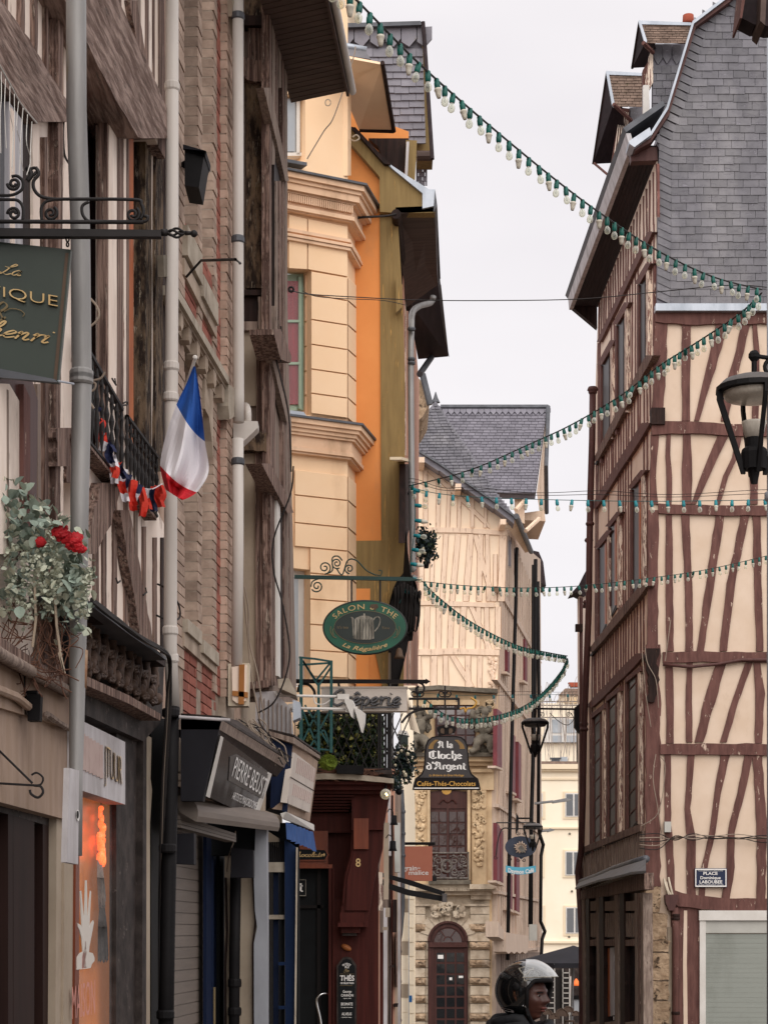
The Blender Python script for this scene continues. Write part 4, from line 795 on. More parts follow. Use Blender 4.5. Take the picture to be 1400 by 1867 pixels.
for x,w_,y0,y1,m_,Y in((706,7,1640,2000,'wood_grey',23),(712,4,1500,2000,'shop_red',23.2),(716,4,1450,2000,'pink_wall',23.4),(720,5,1480,2000,'cream_render',23.6),(725,5,1500,2000,'white_old',23.9),(729,2.5,1600,2000,'wood_weathered',24),(699,7,1655,2000,'white_old',21.6),(693,6,1700,2000,'shop_red',21),(684,8,1660,2000,'pink_wall',20.7),(668,7,1700,2000,'shop_red',20.4),(675,9,1640,2000,'wood_grey',20.6),(709,3,1560,2000,'wood_dark',22.9),(722,3,1700,1800,'wood_weathered',23.1)):
 B().rect(FP(Y),x,y0,x+w_,y1,0,.5).make('pilaster_strip',m_,LV)
gp=B().tube([P(731,1440,25),P(733,1480,25),P(733,1655,25),P(729,1700,25),P(726,1720,25),P(725,2000,25)],.035,10).make('drainpipe','zinc_dark',LV,True)
for y in(1480,1520,1560,1710,1735,1790,1860):B().lathe(P(733 if y<1660 else 726,y,25),[(.04,-.02),(.045,0),(.04,.02)],10).make('collar','zinc_dark',gp)
B().tube([P(664+1,1720,20.2),P(663,1830,20.2),P(663,2000,20.2)],.03,8).make('drainpipe','pvc_pipe',LV)
for k in range(7):
 B().tube(crom([P(716+R.uniform(-3,3),1600+R.uniform(-20,20),24),P(714+R.uniform(-5,5),1680,23.8),P(720+R.uniform(-5,5),1760,23.8),P(718,1900,24)],5),.006,5).make('wire','cable',LV)
for k,(x,y0,y1,w_,m_,Y)in enumerate(((700,1500,1640,9,'cream_render',22),(707,1440,1560,5,'white_old',22.4),(713,1450,1600,4,'wood_dark',22.6),(688,1590,1660,10,'wood_purple_pale',20.4),(716,1640,1700,8,'wood_dark',22.8),(703,1655,1672,8,'sill_stone',20.9),(697,1690,1696,10,'sill_stone',20.8),(719,1500,1590,10,'box_grey',23.1),(709,1760,1764,10,'wood_dark',22.7),(718,1830,1836,8,'wood_dark',23.3))):
 B().timber(FP(Y),[(x+w_/2,y0),(x+w_/2+R.uniform(-1,1),y1)],w_,.02,.2,jit=.1,step=30).make('facade_strip',m_,LV)
for k in range(10):B().box(P(722+k%3,1470+k*9,26+k*.3),(.05,.3,.06)).make('moulding','sill_stone',LV)
B().slab(FP(24),[(713,1400),(722,1402),(718,1480),(700,1600),(694,1640),(690,1600),(700,1520)],0,.1).make('awning_end','pink_wall',LV)
B().rect(FP(44),745.5,1815,751,1827,.06,.01).make('sticker','sticker_blue',LV)
# == far cream building
FB=FP(85.0)
CB=T('apartment_building','pale cream rendered building with white framed windows at the end of the street','building',(7.3,88,gz(85)))
part('wall','cream_block',CB,'slab',FB,[(930,1398),(1110,1398),(1110,2000),(930,2000)],0,.4)
for ya,yb,o in((1393,1402,.3),(1402,1406,.18),(1419,1422,.06),(1508,1511,.1),(1716,1720,.12)):part('band','cream_trim',CB,'rect',FB,930,ya,1110,yb,o,.5)
for x0,x1,y0,y1 in((1030,1056,1446,1489),(1030,1054,1552,1596),(1031,1058,1654,1702),(980,989,1446,1489),(976,988,1552,1596),(980,989,1654,1702),(1075,1098,1446,1489),(1075,1098,1552,1596)):
 sr=part('window_surround','cream_trim',CB,'rect',FB,x0-4.5,y0-3,x1+4.5,y1+4,.04,.1)
 part('frame','white_paint',sr,'rect',FB,x0,y0,x1,y1,.07,.1)
 if x1-x0>15:
  m_=(x0+x1)/2;part('pane','glass_sky',sr,'rect',FB,x0+2,y0+2,m_+1,y1-2,.08,.02);part('pane','glass_sky',sr,'rect',FB,m_+4,y0+2,x1-1.5,y1-2,.08,.02)
 else:part('pane','glass_sky',sr,'rect',FB,x0,y0+2,x1-2,y1-2,.08,.02)
for x,y in((1038,1520),(1042,1625),(1037,1708)):B().lathe(FB.pt(x,y,.02),[(.05,0),(.05,.03)],8,Vector((0,-1,0))).make('vent','stone_grey',CB)
TB=T('terrace_building','hazy pale building with glazed roof terrace and brick chimney rising behind the cream one','building',(12,118,gz(110)))
TP=FP(115)
part('wall','cream_block',TB,'slab',TP,[(960,1282),(1110,1282),(1110,1700),(960,1700)],0,.5)
gl=part('glazing','white_paint',TB,'slab',TP,[(1001,1306),(1060,1312),(1110,1312),(1110,1354),(990,1354),(990,1340)],.3,.3)
for x0,x1 in((1006,1024),(1033,1050),(1056,1072)):
 part('pane','pane_blue',gl,'rect',TP,x0,1312,x1,1336,.34,.05);part('pane','pane_blue',gl,'rect',TP,x0,1341,x1,1353,.34,.05)
b=B()
for y in(1279,1286,1293,1308,1354):b.tube([TP.pt(985,y,.6),TP.pt(1100,y,.6)],.03,5)
for x in range(988,1100,9):b.tube([TP.pt(x,1279,.6),TP.pt(x,1293,.6)],.012,5)
b.make('railing','iron_pale',TB)
part('roof','tile_dormer',TB,'slab',TP,[(1018,1267),(1030,1255),(1100,1255),(1100,1268)],-1,.5)
part('upper_wall','stone',TB,'slab',TP,[(1024,1262),(1100,1262),(1100,1290),(1010,1290)],-1.2,.5);part('chimney','terracotta',TB,'slab',TP,[(1036,1244),(1100,1244),(1100,1252),(1040,1252)],-1,.5)
for x in(1035,1044,1052):part('roller_blind','stone_yellow',TB,'rect',TP,x-9+3,1271,x,1282,.1,.1)
part('eaves_tiles','roof_t' if 'roof_t' in MT else 'tile_dormer',TB,'rect',FP(90),930,1388,1110,1393,0,.5)
b=B();b.box(P(1012,1388,92),(.35,.4,.3)).box(P(1012,1383,92),(.5,.5,.05));b.make('chimney','zinc_dark',TB);B().rect(FP(92),1022,1380,1034,1394,0,.3).make('dormer','pane_blue',TB)
def tree(cx,base,topy,Y,n,spread,label,seedv):
 rn=random.Random(seedv);t=T('bare_tree',label,'tree',(P(cx,1800,Y).x,Y,gz(Y)))
 B().tube([P(cx,1820,Y),P(cx+1,1500,Y),P(cx,base,Y)],[.16,.12,.08],8).make('trunk','branch',t)
 for k in range(n):
  a=rn.uniform(-1,1);b=B();x0,y0=cx+a*4,base+rn.uniform(-10,60);L=rn.uniform(.15,1)
  pts=[(x0,y0),(x0+a*spread*.4,y0-(y0-topy)*L*.45),(x0+a*spread*L,topy+(1-L)*60+rn.uniform(-10,10)),(x0+a*spread*L*1.5,topy+(1-L)*60+rn.uniform(5,50))]
  b.tube(crom([P(x,y,Y+rn.uniform(-1,1))for x,y in pts],5),[.014]*16,4);b.make('branch','branch',t)
tree(1016,1400,1240,96,15,46,'thin bare branched tree in front of the glazed roof terrace',5);tree(1046,1420,1270,98,10,34,'second bare tree with fine twigs close behind the brown downpipe',9)
# == LEFT ROW
L=Pl((-1.9+.077*5,5),(-1.9+.077*20,20))
def lz(px,py,off=0):return L.uz(px,py,off)
H0=T('plaster_house','nearest pink plastered house at the left edge with a beige shop fascia','house',(-1.7,7,gz(7)))
part('wall','plaster_left',H0,'slab',L,[(-350,-300),(116,-300),(116,1490),(-350,1330)],0,.3)
def lt(par,mat,pts,wd,off=.02,th=.04,nm='timber',**k):return B().timber(L,pts,wd,off,th,**k).make(nm,mat,par)
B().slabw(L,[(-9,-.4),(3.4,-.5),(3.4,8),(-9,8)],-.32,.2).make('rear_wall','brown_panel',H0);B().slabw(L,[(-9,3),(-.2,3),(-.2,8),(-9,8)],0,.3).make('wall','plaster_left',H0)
lt(H0,'wood_beam',[(-200,-330),(-40,20),(30,112),(106,222)],[96,94,84,68],.05,.1,'beam',jit=.05)
lt(H0,'wood_weathered',[(112,-60),(111,400),(106,800),(108,1240)],[9,8,9,10],.04,.06,'post')
for x,w_,y0,y1,m_ in((12,6,-50,30,'wood_weathered'),(42,7,-50,70,'wood_weathered'),(66,6,-50,130,'wood_weathered'),(87,4,-50,185,'wood_weathered'),(66,12,220,640,'plaster_left'),(85,6,250,1240,'wood_weathered'),(72,6,700,1240,'wood_grey'),(100,8,760,1000,'plaster_left')):
 lt(H0,m_,[(x,y0),(x+1,(y0+y1)/2),(x,y1)],w_,.018,.03,'post',jit=.1)
wn=B().slab(L,[(-150,-10),(0,125),(55,225),(57,640),(0,640),(-150,640)],.008,.02).make('window','wood_dark',H0)
B().slab(L,[(-150,30),(-6,150),(16,190),(16,640),(-150,640)],.014,.01).make('pane','glass_sky',wn)
B().slab(L,[(17,185),(42,220),(42,640),(17,640)],.03,.03).make('frame','curtain',wn)
B().slab(L,[(22,196),(28,206),(28,640),(22,640)],.036,.01).make('frame','plaster_left',wn)
wn=B().slab(L,[(-160,660),(50,660),(70,730),(66,1010),(-160,1010)],.03,.05).make('window','window_red',H0)
B().slab(L,[(-160,690),(18,700),(40,738),(40,1010),(-160,1010)],.034,.02).make('shutter','plaster_left',wn)
B().slab(L,[(14,710),(17,712),(17,1010),(14,1010)],.036,.01).make('joint','wood_grey',wn)
B().slab(L,[(44,700),(56,726),(56,1010),(44,1010)],.05,.04).make('frame','wood_purple',wn)
b=B();b.tube([L.pt(x,y,.12)for x,y in((-200,1030),(0,1192),(70,1232),(142,1268))],.022,10);b.make('ledge_roll','wood_grey',H0,True)
B().slab(L,[(-200,1010),(0,1160),(100,1225),(140,1262),(140,1270),(0,1196),(-200,1060)],.12,.12).make('ledge','wood_weathered',H0)
B().slab(L,[(-200,1060),(0,1196),(140,1270),(135,1330),(0,1290),(-200,1200)],.07,.08).make('fascia','beige_panel',H0)
B().slab(L,[(-200,1195),(0,1285),(135,1326),(128,1496),(0,1462),(-200,1390)],.05,.06).make('sign_panel','beige_panel',H0)
b=B();b.tube([L.pt(x,y,.09)for x,y in((-200,1190),(0,1258),(30,1270),(52,1288))],.016,8);b.make('moulding','beige_panel',H0)
b=B();b.tube(crom([L.pt(x,y,.09)for x,y in((82,1308),(88,1303),(112,1320),(142,1336))],4),.012,6);b.make('moulding','wood_grey',H0)
B().slab(L,[(-200,1380),(0,1450),(108,1490),(104,1510),(0,1480),(-200,1420)],.0,.05).make('lintel','granite_dark',H0)
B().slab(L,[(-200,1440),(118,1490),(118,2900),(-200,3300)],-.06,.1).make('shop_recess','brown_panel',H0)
B().slab(L,[(-200,1470),(14,1515),(14,2500),(-200,3300)],-.04,.02).make('shop_window','glass_sky',H0)
for x,w_ in((20,9),(44,38),(90,22)):lt(H0,'brown_panel',[(x,1480),(x,2400)],w_,.0,.06,'panel',jit=.02,step=200)
B().slab(L,[(104,1490),(118,1494),(114,2500),(98,2500)],.03,.08).make('pilaster','cream_render',H0)
B().slab(L,[(118,1560),(142,1566),(142,2500),(112,2500)],.04,.1).make('pilaster','cream_render',H0)
wl=B().prism([P(49,1265,7.2),P(75,1265,7.2),P(73,1314,7.2),P(51,1314,7.2)],Vector((0,.05,0))).box(P(42,1262,7.22),(.02,.05,.11)).box(P(54,1262,7.22),(.06,.02,.01));o=wl.make('wall_lamp','black_metal');top(o,'small black box lamp on the beige fascia under the dried flowers','lamp')
b=B();b.tube([P(-40,1330,6.95),P(60,1428,6.95)],.004,6).tube([P(-40,1426,6.95),P(66,1432,6.95)],.004,6);b.tube([P(q[0],q[1],6.95)for q in crom([(58,1413),(68,1409),(79,1418),(75,1430),(62,1432)],5)],.0035,6);b.tube([P(q[0],q[1],6.95)for q in crom([(62,1432),(75,1434),(79,1445),(70,1454),(58,1448),(55,1440)],5)],.0045,6)
top(b.make('iron_hook','iron'),'thin wrought iron hook with two curls on the beige fascia','hook')
il=T('icicle_lights','tangle of thin unlit white icicle lights in the top left window','string lights',tuple(L.pt(20,150,.1)))
for k in range(9):
 x0=-5+k*8;B().tube(crom([L.pt(x0,118+k*13,.14),L.pt(x0+R.uniform(-4,4),160+k*14,.15),L.pt(x0+R.uniform(-7,7),200+k*13,.15),L.pt(x0+R.uniform(-5,5),235+k*11+R.uniform(0,40),.15)],5),.0016,4).make('wire','white_paint',il)
B().tube(crom([L.pt(-10,100,.14),L.pt(15,145,.15),L.pt(40,190,.15),L.pt(68,224,.15)],5),.003,5).make('wire','white_paint',il)
H1=T('timber_house','weathered brown half timbered house with deep windows and a carved frieze on the left','house',(-1.3,8.8,gz(9)))
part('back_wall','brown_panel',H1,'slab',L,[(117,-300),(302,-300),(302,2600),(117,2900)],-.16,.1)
def strip(par,mat,x0,x1,y0,y1,y0b=None,y1b=None,off=0,th=.16,nm='post',jit=.06):
 y0b=y0 if y0b is None else y0b;y1b=y1 if y1b is None else y1b;n=8;pts=[]
 for k in range(n+1):pts.append((x0+R.uniform(-jit,jit)*(x1-x0),y0+(y1-y0)*k/n))
 for k in range(n,-1,-1):pts.append((x1+R.uniform(-jit,jit)*(x1-x0),y0b+(y1b-y0b)*k/n))
 return B().slab(L,pts,off,th).make(nm,mat,par)
strip(H1,'plaster_left',117,151,-300,870,off=0,nm='wall')
B().slab(L,[(117,1000),(151,1000),(151,1300),(117,1300)],0,.16).make('wall','plaster_left',H1)
bm=lambda x:15+2.0*(x-153.6)
bt_=lambda x:bm(x)-108-(x-153)*.05
B().slab(L,[(120,-300),(200,-100),(200,900),(120,900)],-.13,.03).make('window_pane','glass_matte',H1)
B().slab(L,[(152,-50),(157,-50),(157,720),(152,720)],-.02,.06).make('window_frame','orange_wood',H1)
B().slab(L,[(160,40),(168,40),(168,900),(160,900)],-.10,.06).make('window_frame','window_red',H1)
B().slab(L,[(236,100),(244,120),(244,900),(236,900)],-.015,.06).make('window_frame','orange_wood',H1)
B().slab(L,[(248,170),(257,180),(257,900),(248,900)],-.10,.05).make('window_frame','window_red',H1)
for x0,x1,m_,o,w_ in((200,213,'plaster_left',.004,.06),(213,226,'wood_weathered',.003,.06),(226,231,'plaster_left',.004,.06),(231,236,'wood_weathered',.005,.06),(277,284,'plaster_left',0,.12),(284,298,'wood_mossy',.015,.12),(298,303,'wood_dark',-.01,.1)):
 strip(H1,m_,x0,x1,60 if x0<240 else 200,840 if x0<230 else 860,off=o,th=w_,nm='post' if 'wood' in m_ else 'infill')
strip(H1,'wood_weathered',196,200.5,90,850,off=0,th=.045,nm='window_post');strip(H1,'window_red',196,200.2,90,850,off=-.046,th=.08,nm='window_jamb',jit=0);strip(H1,'wood_dark',266,276,230,860,off=-.062,th=.08,nm='window_jamb',jit=0);strip(H1,'wood_mossy',266,277,230,900,off=0,th=.06,nm='window_post')
for x0,x1,m_ in((151,160,'plaster_left'),(160,170,'wood_weathered'),(170,182,'plaster_left'),(182,190,'wood_weathered'),(190,214,'plaster_left'),(214,222,'wood_weathered'),(222,234,'plaster_left'),(234,241,'wood_weathered'),(241,252,'plaster_left'),(252,257,'wood_grey'),(257,266,'plaster_left'),(266,272,'wood_weathered'),(272,279,'plaster_left'),(279,283,'wood_weathered'),(283,290,'plaster_left'),(290,301,'wood_weathered')):
 strip(H1,m_,x0,x1,-300,bm(x0)-20,-300,bm(x1)-20,off=.05+(.004 if 'wood' in m_ else 0),th=.2,nm='post' if 'wood' in m_ else 'infill')
lt(H1,'wood_weathered',[(243,0),(262,110),(288,240)],[13,12,9],.075,.03,'brace');lt(H1,'wood_weathered',[(190,-20),(214,70)],[10,8],.075,.03,'brace')
lt(H1,'wood_beam',[(146,-44),(170,2),(200,65),(246,162),(293,252)],[90,88,86,80,66],.10,.24,'beam',jit=.03)
def cor(x):return 1106+.69*(x-171)
part('wall','plaster_left',H1,'slab',L,[(151,850),(236,830),(302,960),(302,cor(302)),(151,cor(151))],0,.16)
for x0,x1,ya,yb,m_ in((172,181,960,None,'wood_weathered'),(188,195,900,None,'wood_weathered'),(207,214,880,None,'wood_weathered'),(228,234,900,None,'wood_weathered'),(247,252,930,None,'wood_grey'),(261,267,960,None,'wood_weathered'),(281,287,980,None,'wood_weathered'),(295,301,980,None,'wood_dark')):
 strip(H1,m_,x0,x1,ya,cor(x0)+5,ya,cor(x1)+5,off=.008,th=.03)
lt(H1,'wood_weathered',[(228,930),(245,1030),(270,1175)],[17,19,22],.045,.05,'brace');lt(H1,'wood_weathered',[(205,880),(186,950),(164,1010)],[34,36,22],.045,.05,'brace')
strip(H1,'wood_weathered',104,128,780,850,off=.05,th=.05,nm='brace');strip(H1,'wood_weathered',122,152,780,880,off=.012,th=.03,nm='infill')
b=B()
for pts in([(212,1054),(215,1063),(220,1059)],[(262,1085),(268,1080),(266,1072)],[(218,998),(222,1003)],[(205,690),(212,702),(210,690)],[(207,733),(216,740),(232,738)],[(225,735),(232,732),(233,738)]):b.tube([L.pt(x,y,.05)for x,y in pts],.004,5)
b.make('wall_hooks','iron',H1)
def seg(par,nm,mat,ptsT,ptsB,off,th):return B().slab(L,ptsT+ptsB[::-1],off,th).make(nm,mat,par)
seg(H1,'cornice','zinc_dark',[(150,1084),(171,1102),(236,1150),(304,1198)],[(150,1090),(171,1108),(236,1156),(304,1204)],.20,.24)
seg(H1,'cornice','wood_dark',[(150,1091),(171,1109),(236,1157),(302,1205)],[(150,1112),(171,1126),(236,1170),(302,1216)],.15,.2)
seg(H1,'frieze_back','granite_dark',[(150,1110),(300,1214)],[(150,1240),(296,1312)],.02,.1)
for k in range(9):
 x=158+k*15.3;yt=1124+(x-157)*.66;yb=1232+(x-157)*.5;b=B();h=yb-yt
 def J(dx,t,o=.09):return L.pt(x+dx,yt+h*t,o)
 b.tube(crom([J(0,.06),J(1,.35),J(-1,.6),J(2,.9)],4),[.012,.016,.02,.024,.026,.026,.024,.022,.022,.02,.018,.014,.01],8)
 b.ball(J(1,.14),.022,1,1,1.2,8,6);b.ball(J(6,.78),.03,seg=9,ring=6);b.ball(J(-4,.6),.022,1,1,1.5,8,5)
 for s_ in(-1,1):
  b.tube([L.pt(*p,.10)for p in spiral(x+4*s_,yt+h*.36,7,1.2,90,s_*1.2,12)],.009,5);b.tube([L.pt(*p,.10)for p in spiral(x-3*s_,yt+h*.82,6,1,-90,s_*1.2,12)],.008,5)
 for q in range(5):b.ball(J(R.uniform(-6,7),R.uniform(.05,.98),.07+R.uniform(0,.03)),R.uniform(.01,.02),1,1,1.4,7,5,jit=.15)
 b.make('carved_figure','carving',H1,True)
seg(H1,'ledge','wood_weathered',[(150,1229),(236,1268),(294,1302)],[(150,1246),(236,1283),(293,1314)],.19,.2)
seg(H1,'architrave','granite_dark',[(150,1248),(294,1316)],[(150,1300),(262,1352)],.10,.14)
sgn=B().slab(L,[(146,1312),(229,1353),(229,1467),(146,1440)],.1,.08).make('shop_sign','white_old');top(sgn,'grimy white shop fascia with tall letters above the glowing amber window','sign')
text('JTUUR',lambda u,v,z=0:L.pt(193+31*u,1416+16*u-v*(62-8*u),.106+z*.006),'gold',sgn,-.03,depth=1)
for k in range(6):
 x=153+k*6.5;B().timber(L,[(x,1338+k*4),(x+R.uniform(-1,1),1380+k*4),(x+1,1404+k*3)],6.2,.104,.008,jit=.05,step=9).make('faded_letter','faded',sgn)
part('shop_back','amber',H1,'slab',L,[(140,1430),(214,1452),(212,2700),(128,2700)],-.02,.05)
gw=B().slab(L,[(142,1436),(213,1462),(212,2700),(128,2700)],.04,.008).make('shop_pane','pane_clear',H1)
b=B().slab(L,[(140,1432),(146,1436),(142,2700),(130,2700)],.05,.1);b.make('shop_frame','shop_wood',H1)
hd=lambda pts,m_:B().slab(L,pts,.052,.004).make('hand_print',m_,H1)
hd([(141,1745),(146,1738),(152,1735),(150,1712),(146,1696),(143,1690),(142,1683),(147,1686),(150,1690),(149,1660),(147,1625),(149,1624),(153,1668),(155,1668),(156,1640),(157,1605),(159,1605),(160,1640),(160,1670),(162,1668),(164,1640),(166,1624),(167,1626),(165,1665),(164,1692),(168,1682),(171,1678),(172,1682),(168,1704),(164,1725),(163,1736),(170,1738),(173,1746),(173,1752),(168,1758),(166,1765),(141,1768)],'pale_print')
hd([(151,1742),(155,1730),(156,1716),(157,1716),(159,1740),(156,1750),(159,1764),(150,1766)],'pink_print')
text('MAISON',line_map(L,132,1858,174,1848,60,.053,h1=64),'pink_print',H1)
gl=T('hanging_lamp','glowing red and orange glass ornament hanging inside the amber shop window','lamp',tuple(L.pt(185,1470,.01)))
B().tube([L.pt(185,1440,.01),L.pt(185,1475,.01)],.002,5).make('cord','cable',gl)
b=B();b.ball(L.pt(185,1474,.01),.012);
for k in range(16):
 t=k/15;b.ball(L.pt(184+R.uniform(-3,8)*(t+.3),1480+88*t,R.uniform(0,.03)),.009+.009*t,1,1,1.7,7,5,jit=.2)
b.make('glass_drops','glow_red',gl,True)
fb=T('feather_tassel','long grey feather tassel hanging behind the amber glass','tassel',tuple(L.pt(180,1550,.0)))
b=B()
for k in range(90):
 x=R.uniform(-6,8);b.tube([L.pt(181+x*.3,1550,.0),L.pt(183+x*.8,1600,.02+R.uniform(-.02,.02)),L.pt(186+x,1640+R.uniform(-12,16),R.uniform(-.01,.03))],[.003,.003,.001],4)
b.make('feathers','feather_pale',fb)
b=B()
for k in range(110):
 x=R.uniform(-9,10);b.tube([L.pt(186+x*.3,1640,.0),L.pt(187+x*.8,1690,.02+R.uniform(-.02,.02)),L.pt(188+x,1750+R.uniform(-8,6),R.uniform(-.01,.03))],[.003,.0035,.002],4)
b.make('feathers','feather',fb)
b=B();b.slab(L,[(213,1310),(262,1352),(262,2700),(211,2700)],.06,.03);b.make('stone_pilaster','granite_dark',H1)
part('stone_jamb','granite_dark',H1,'slab',L,[(262,1345),(268,1345),(266,2500),(256,2500)],.09,.03);part('pale_jamb','cream_render',H1,'slab',L,[(268,1340),(277,1345),(275,1420),(278,1440),(274,1500),(274,2500),(266,2500)],.07,.03)
part('dark_return','door_black',H1,'slab',L,[(276,1310),(303,1310),(303,2500),(276,2500)],.0,.1)
for k in range(7):
 o=.22+.012*k;j=lambda:R.uniform(-3,3)
 pts=[L.pt(168,1096+j(),o),L.pt(190,1112+j(),o),L.pt(215,1132+j(),o),L.pt(240,1152+j(),o),L.pt(268,1170+j(),o),L.pt(298,1186+j(),o),L.pt(309+k*.5,1205,o),L.pt(311-k,1260,o*.8),L.pt(309-k*1.2,1320,o*.7),L.pt(301-k,1450,o*.5),L.pt(296-k,1700,.06),L.pt(292,2100,.05)]
 B().tube(crom(pts,4),.009 if k<4 else.005,6).make('cable','cable' if k!=4 else 'cable_beige',H1)
B().tube(crom([L.pt(288,1065,.05),L.pt(305,1075,.1),L.pt(325,1100,.12),L.pt(328,1125,.12),L.pt(312,1132,.1),L.pt(286,1122,.05)],6),.005,6).make('cable','cable',H1)
part('pipe_foot','pipe_rust',H1,'tube',[L.pt(143.6,1186,.22),L.pt(143,1225,.22),L.pt(142.6,1255,.22)],[.0345,.0335,.032],14,smooth=True)
def pipe(par,pts,r,mat,collars,off=.07,nm='drainpipe',cm=None,seg=14,pl=None):
 pl=pl or L;o=B().tube([pl.pt(x,y,off)for x,y in pts],r,seg).make(nm,mat,par,True)
 if isinstance(r,list):r=max(r)
 for x,y in collars:B().lathe(pl.pt(x,y,off),[(r*1.02,-.022),(r*1.18,-.014),(r*1.18,.014),(r*1.02,.022)],seg).make('clamp',cm or mat,o)
 return o
pipe(H1,[(139,-120),(140,200),(147,420),(149,640),(150,690),(146,900),(144,1100),(142,1230),(139,1420),(138,1560)],[.037,.037,.036,.037,.037,.034,.032,.030,.025,.025],'zinc_pipe',[(149,684),(149,690)],off=.22)
B().slab(L,[(127,1400),(145,1405),(143,1576),(122,1572)],.25,.02).make('pipe_casing','white_old',H1)
st_=B().lathe(L.pt(142,1487,.252),[(.02,0),(.02,.003)],18,L.n).make('round_sticker','sign_white',H1);B().lathe(L.pt(142,1485,.255),[(.014,0),(.014,.002)],16,L.n).make('print','black_metal',st_)
for pts in([(163,542),(178,560),(180,580),(160,600),(140,615),(134,640),(132,660)],[(130,697),(150,712),(170,712),(175,700),(166,695),(184,690),(192,678)],[(132,700),(150,712),(172,745)],[(125,190),(116,230),(118,280),(128,300)]):
 B().tube(crom([P(x,y,8.1)for x,y in pts],5),.0045,6).make('wire','cable_beige' if pts[0][0]>126 else 'cable',H1)
def balcony(x0,x1,ytop,ybot,outw,lab):
 bl=T('window_balcony',lab,'balcony',tuple(L.pt(x0,ybot(x0),0)))
 o=outw;b=B();tp=[L.pt(x0,ytop(x0),0.01),L.pt(x0,ytop(x0),o),L.pt(x1,ytop(x1),o),L.pt(x1,ytop(x1),.0)];b.tube(tp,.012,6)
 b.tube([p-Vector((0,0,.05))for p in tp],.006,5);bt=[L.pt(x0,ybot(x0),0.01),L.pt(x0,ybot(x0),o),L.pt(x1,ybot(x1),o),L.pt(x1,ybot(x1),.0)];b.tube(bt,.010,6);b.make('rail','iron',bl)
 n=8
 for k in range(n+1):
  x=x0+(x1-x0)*k/n;a,c=L.pt(x,ytop(x),o),L.pt(x,ybot(x),o);h=(a-c).length;b=B()
  prof=[(.004,0),(.004,h*.1),(.008,h*.2),(.013,h*.38),(.006,h*.5),(.013,h*.62),(.005,h*.72),(.010,h*.85),(.004,h)]
  b.lathe(c,prof,7);b.make('baluster','iron',bl)
 b=B();b.prism([L.pt(x0,ybot(x0)+2,o+.01),L.pt(x1,ybot(x1)+2,o+.01),L.pt(x1,ybot(x1)+8,o+.01),L.pt(x0,ybot(x0)+8,o+.01)],-L.n*(o+.02));b.make('sill','wood_weathered',bl)
 return bl
balcony(150,222,lambda x:620+(x-150)*1.75,lambda x:790+(x-150)*1.25,.06,'nearer wrought iron window balcony behind the zinc downpipe')
balcony(232,286,lambda x:760+(x-232)*1.35,lambda x:868+(x-232)*1.35,.05,'farther wrought iron window balcony next to the white and blue flag')
H2=T('brick_house','narrow brown brick house with red panels and stone sills between two white pipes','house',(-1.05,11.3,gz(11)))
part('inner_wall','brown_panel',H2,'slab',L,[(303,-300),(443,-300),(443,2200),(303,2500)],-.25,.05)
UZ=lambda px:L.uz(px,1000)[0]
u303,u326,u337,u361,u369,u389,u396,u403,u421,u424,u443=[UZ(v)for v in(303,326,337,361,369,389,396,403,420,427,443)]
ch=.055
def bricks(u0,u1,z0,z1,off,depth,mat,par=H2,split=1,stuff=None,mort=.007):
 z=z0;k=0
 while z<z1:
  us=[u0+(u1-u0)*q/split for q in range(split+1)]
  if split>1 and k%2:us=[u0]+[u+(u1-u0)/split/2 for u in us[:-1]]+[u1]
  for a,c in zip(us,us[1:]):
   if c-a<.02:continue
   o=off+R.uniform(-.003,.004);b=stuff if stuff is not None else B();jz=R.uniform(-.0015,.0015)
   b.rw(L,a+.003,z+mort/2+jz,c-.003,min(z1,z+ch)-mort/2+jz,o,depth)
   if stuff is None:b.make('brick',mat,par)
  z+=ch;k+=1
zsh=3.05
stf=B();stf2=B();zt=7.6
for(a,c,o,d_,m_)in((u326-.12,u337,0,.22,'brick_grey'),(u361,u369,0,.22,'brick_grey'),(u389,u396,0,.22,'brick_grey')):
 L_pier=B().rw(L,a+.004,2.5,c-.004,9,o-.008,d_-.012);L_pier.make('mortar','mortar',H2)
 bricks(a,c,zsh,zt,o,d_,m_)
B().rw(L,u403+.004,2.5,u421-.004,9,.026,.25).make('mortar','mortar',H2);stf4=B();bricks(u403,u421,zsh,zt,.034,.1,'brick_front',stuff=stf4);stf4 .make('brick_courses','brick_front',H2,kind='stuff')
B().rw(L,u396,2.5,u403+.02,9,-.014,.2).make('mortar','mortar',H2);bricks(u396,u403,zsh,zt,-.004,.1,'brick_red',stuff=stf2)
stf2 .make('brick_courses','brick_red',H2,kind='stuff')
B().rw(L,u421,2.4,u424+.3,9,.0,.2).make('wall','brick_front',H2);B().rw(L,u303-.05,2.4,u326-.1,9,-.02,.2).make('wall','brick_front',H2)
part('roof_cap','wood_dark',H2,'slab',L,[(300,-280),(443,-200),(443,-180),(300,-250)],.3,.5)
def lrect(nm,mat,x0,x1,ya,yb,off,th,par=H2,slope=0.0):
 return B().slab(L,[(x0,ya),(x1,ya+slope*(x1-x0)),(x1,yb+slope*(x1-x0)),(x0,yb)],off,th).make(nm,mat,par)
for x0,x1 in((337,361),(369,389)):
 lrect('pane','glass_dark',x0-8,x1+2,-300,470,-.2,.02)
 lrect('pane','glass_dark',x0-8,x1+2,700,1170,-.2,.02)
stf3=B()
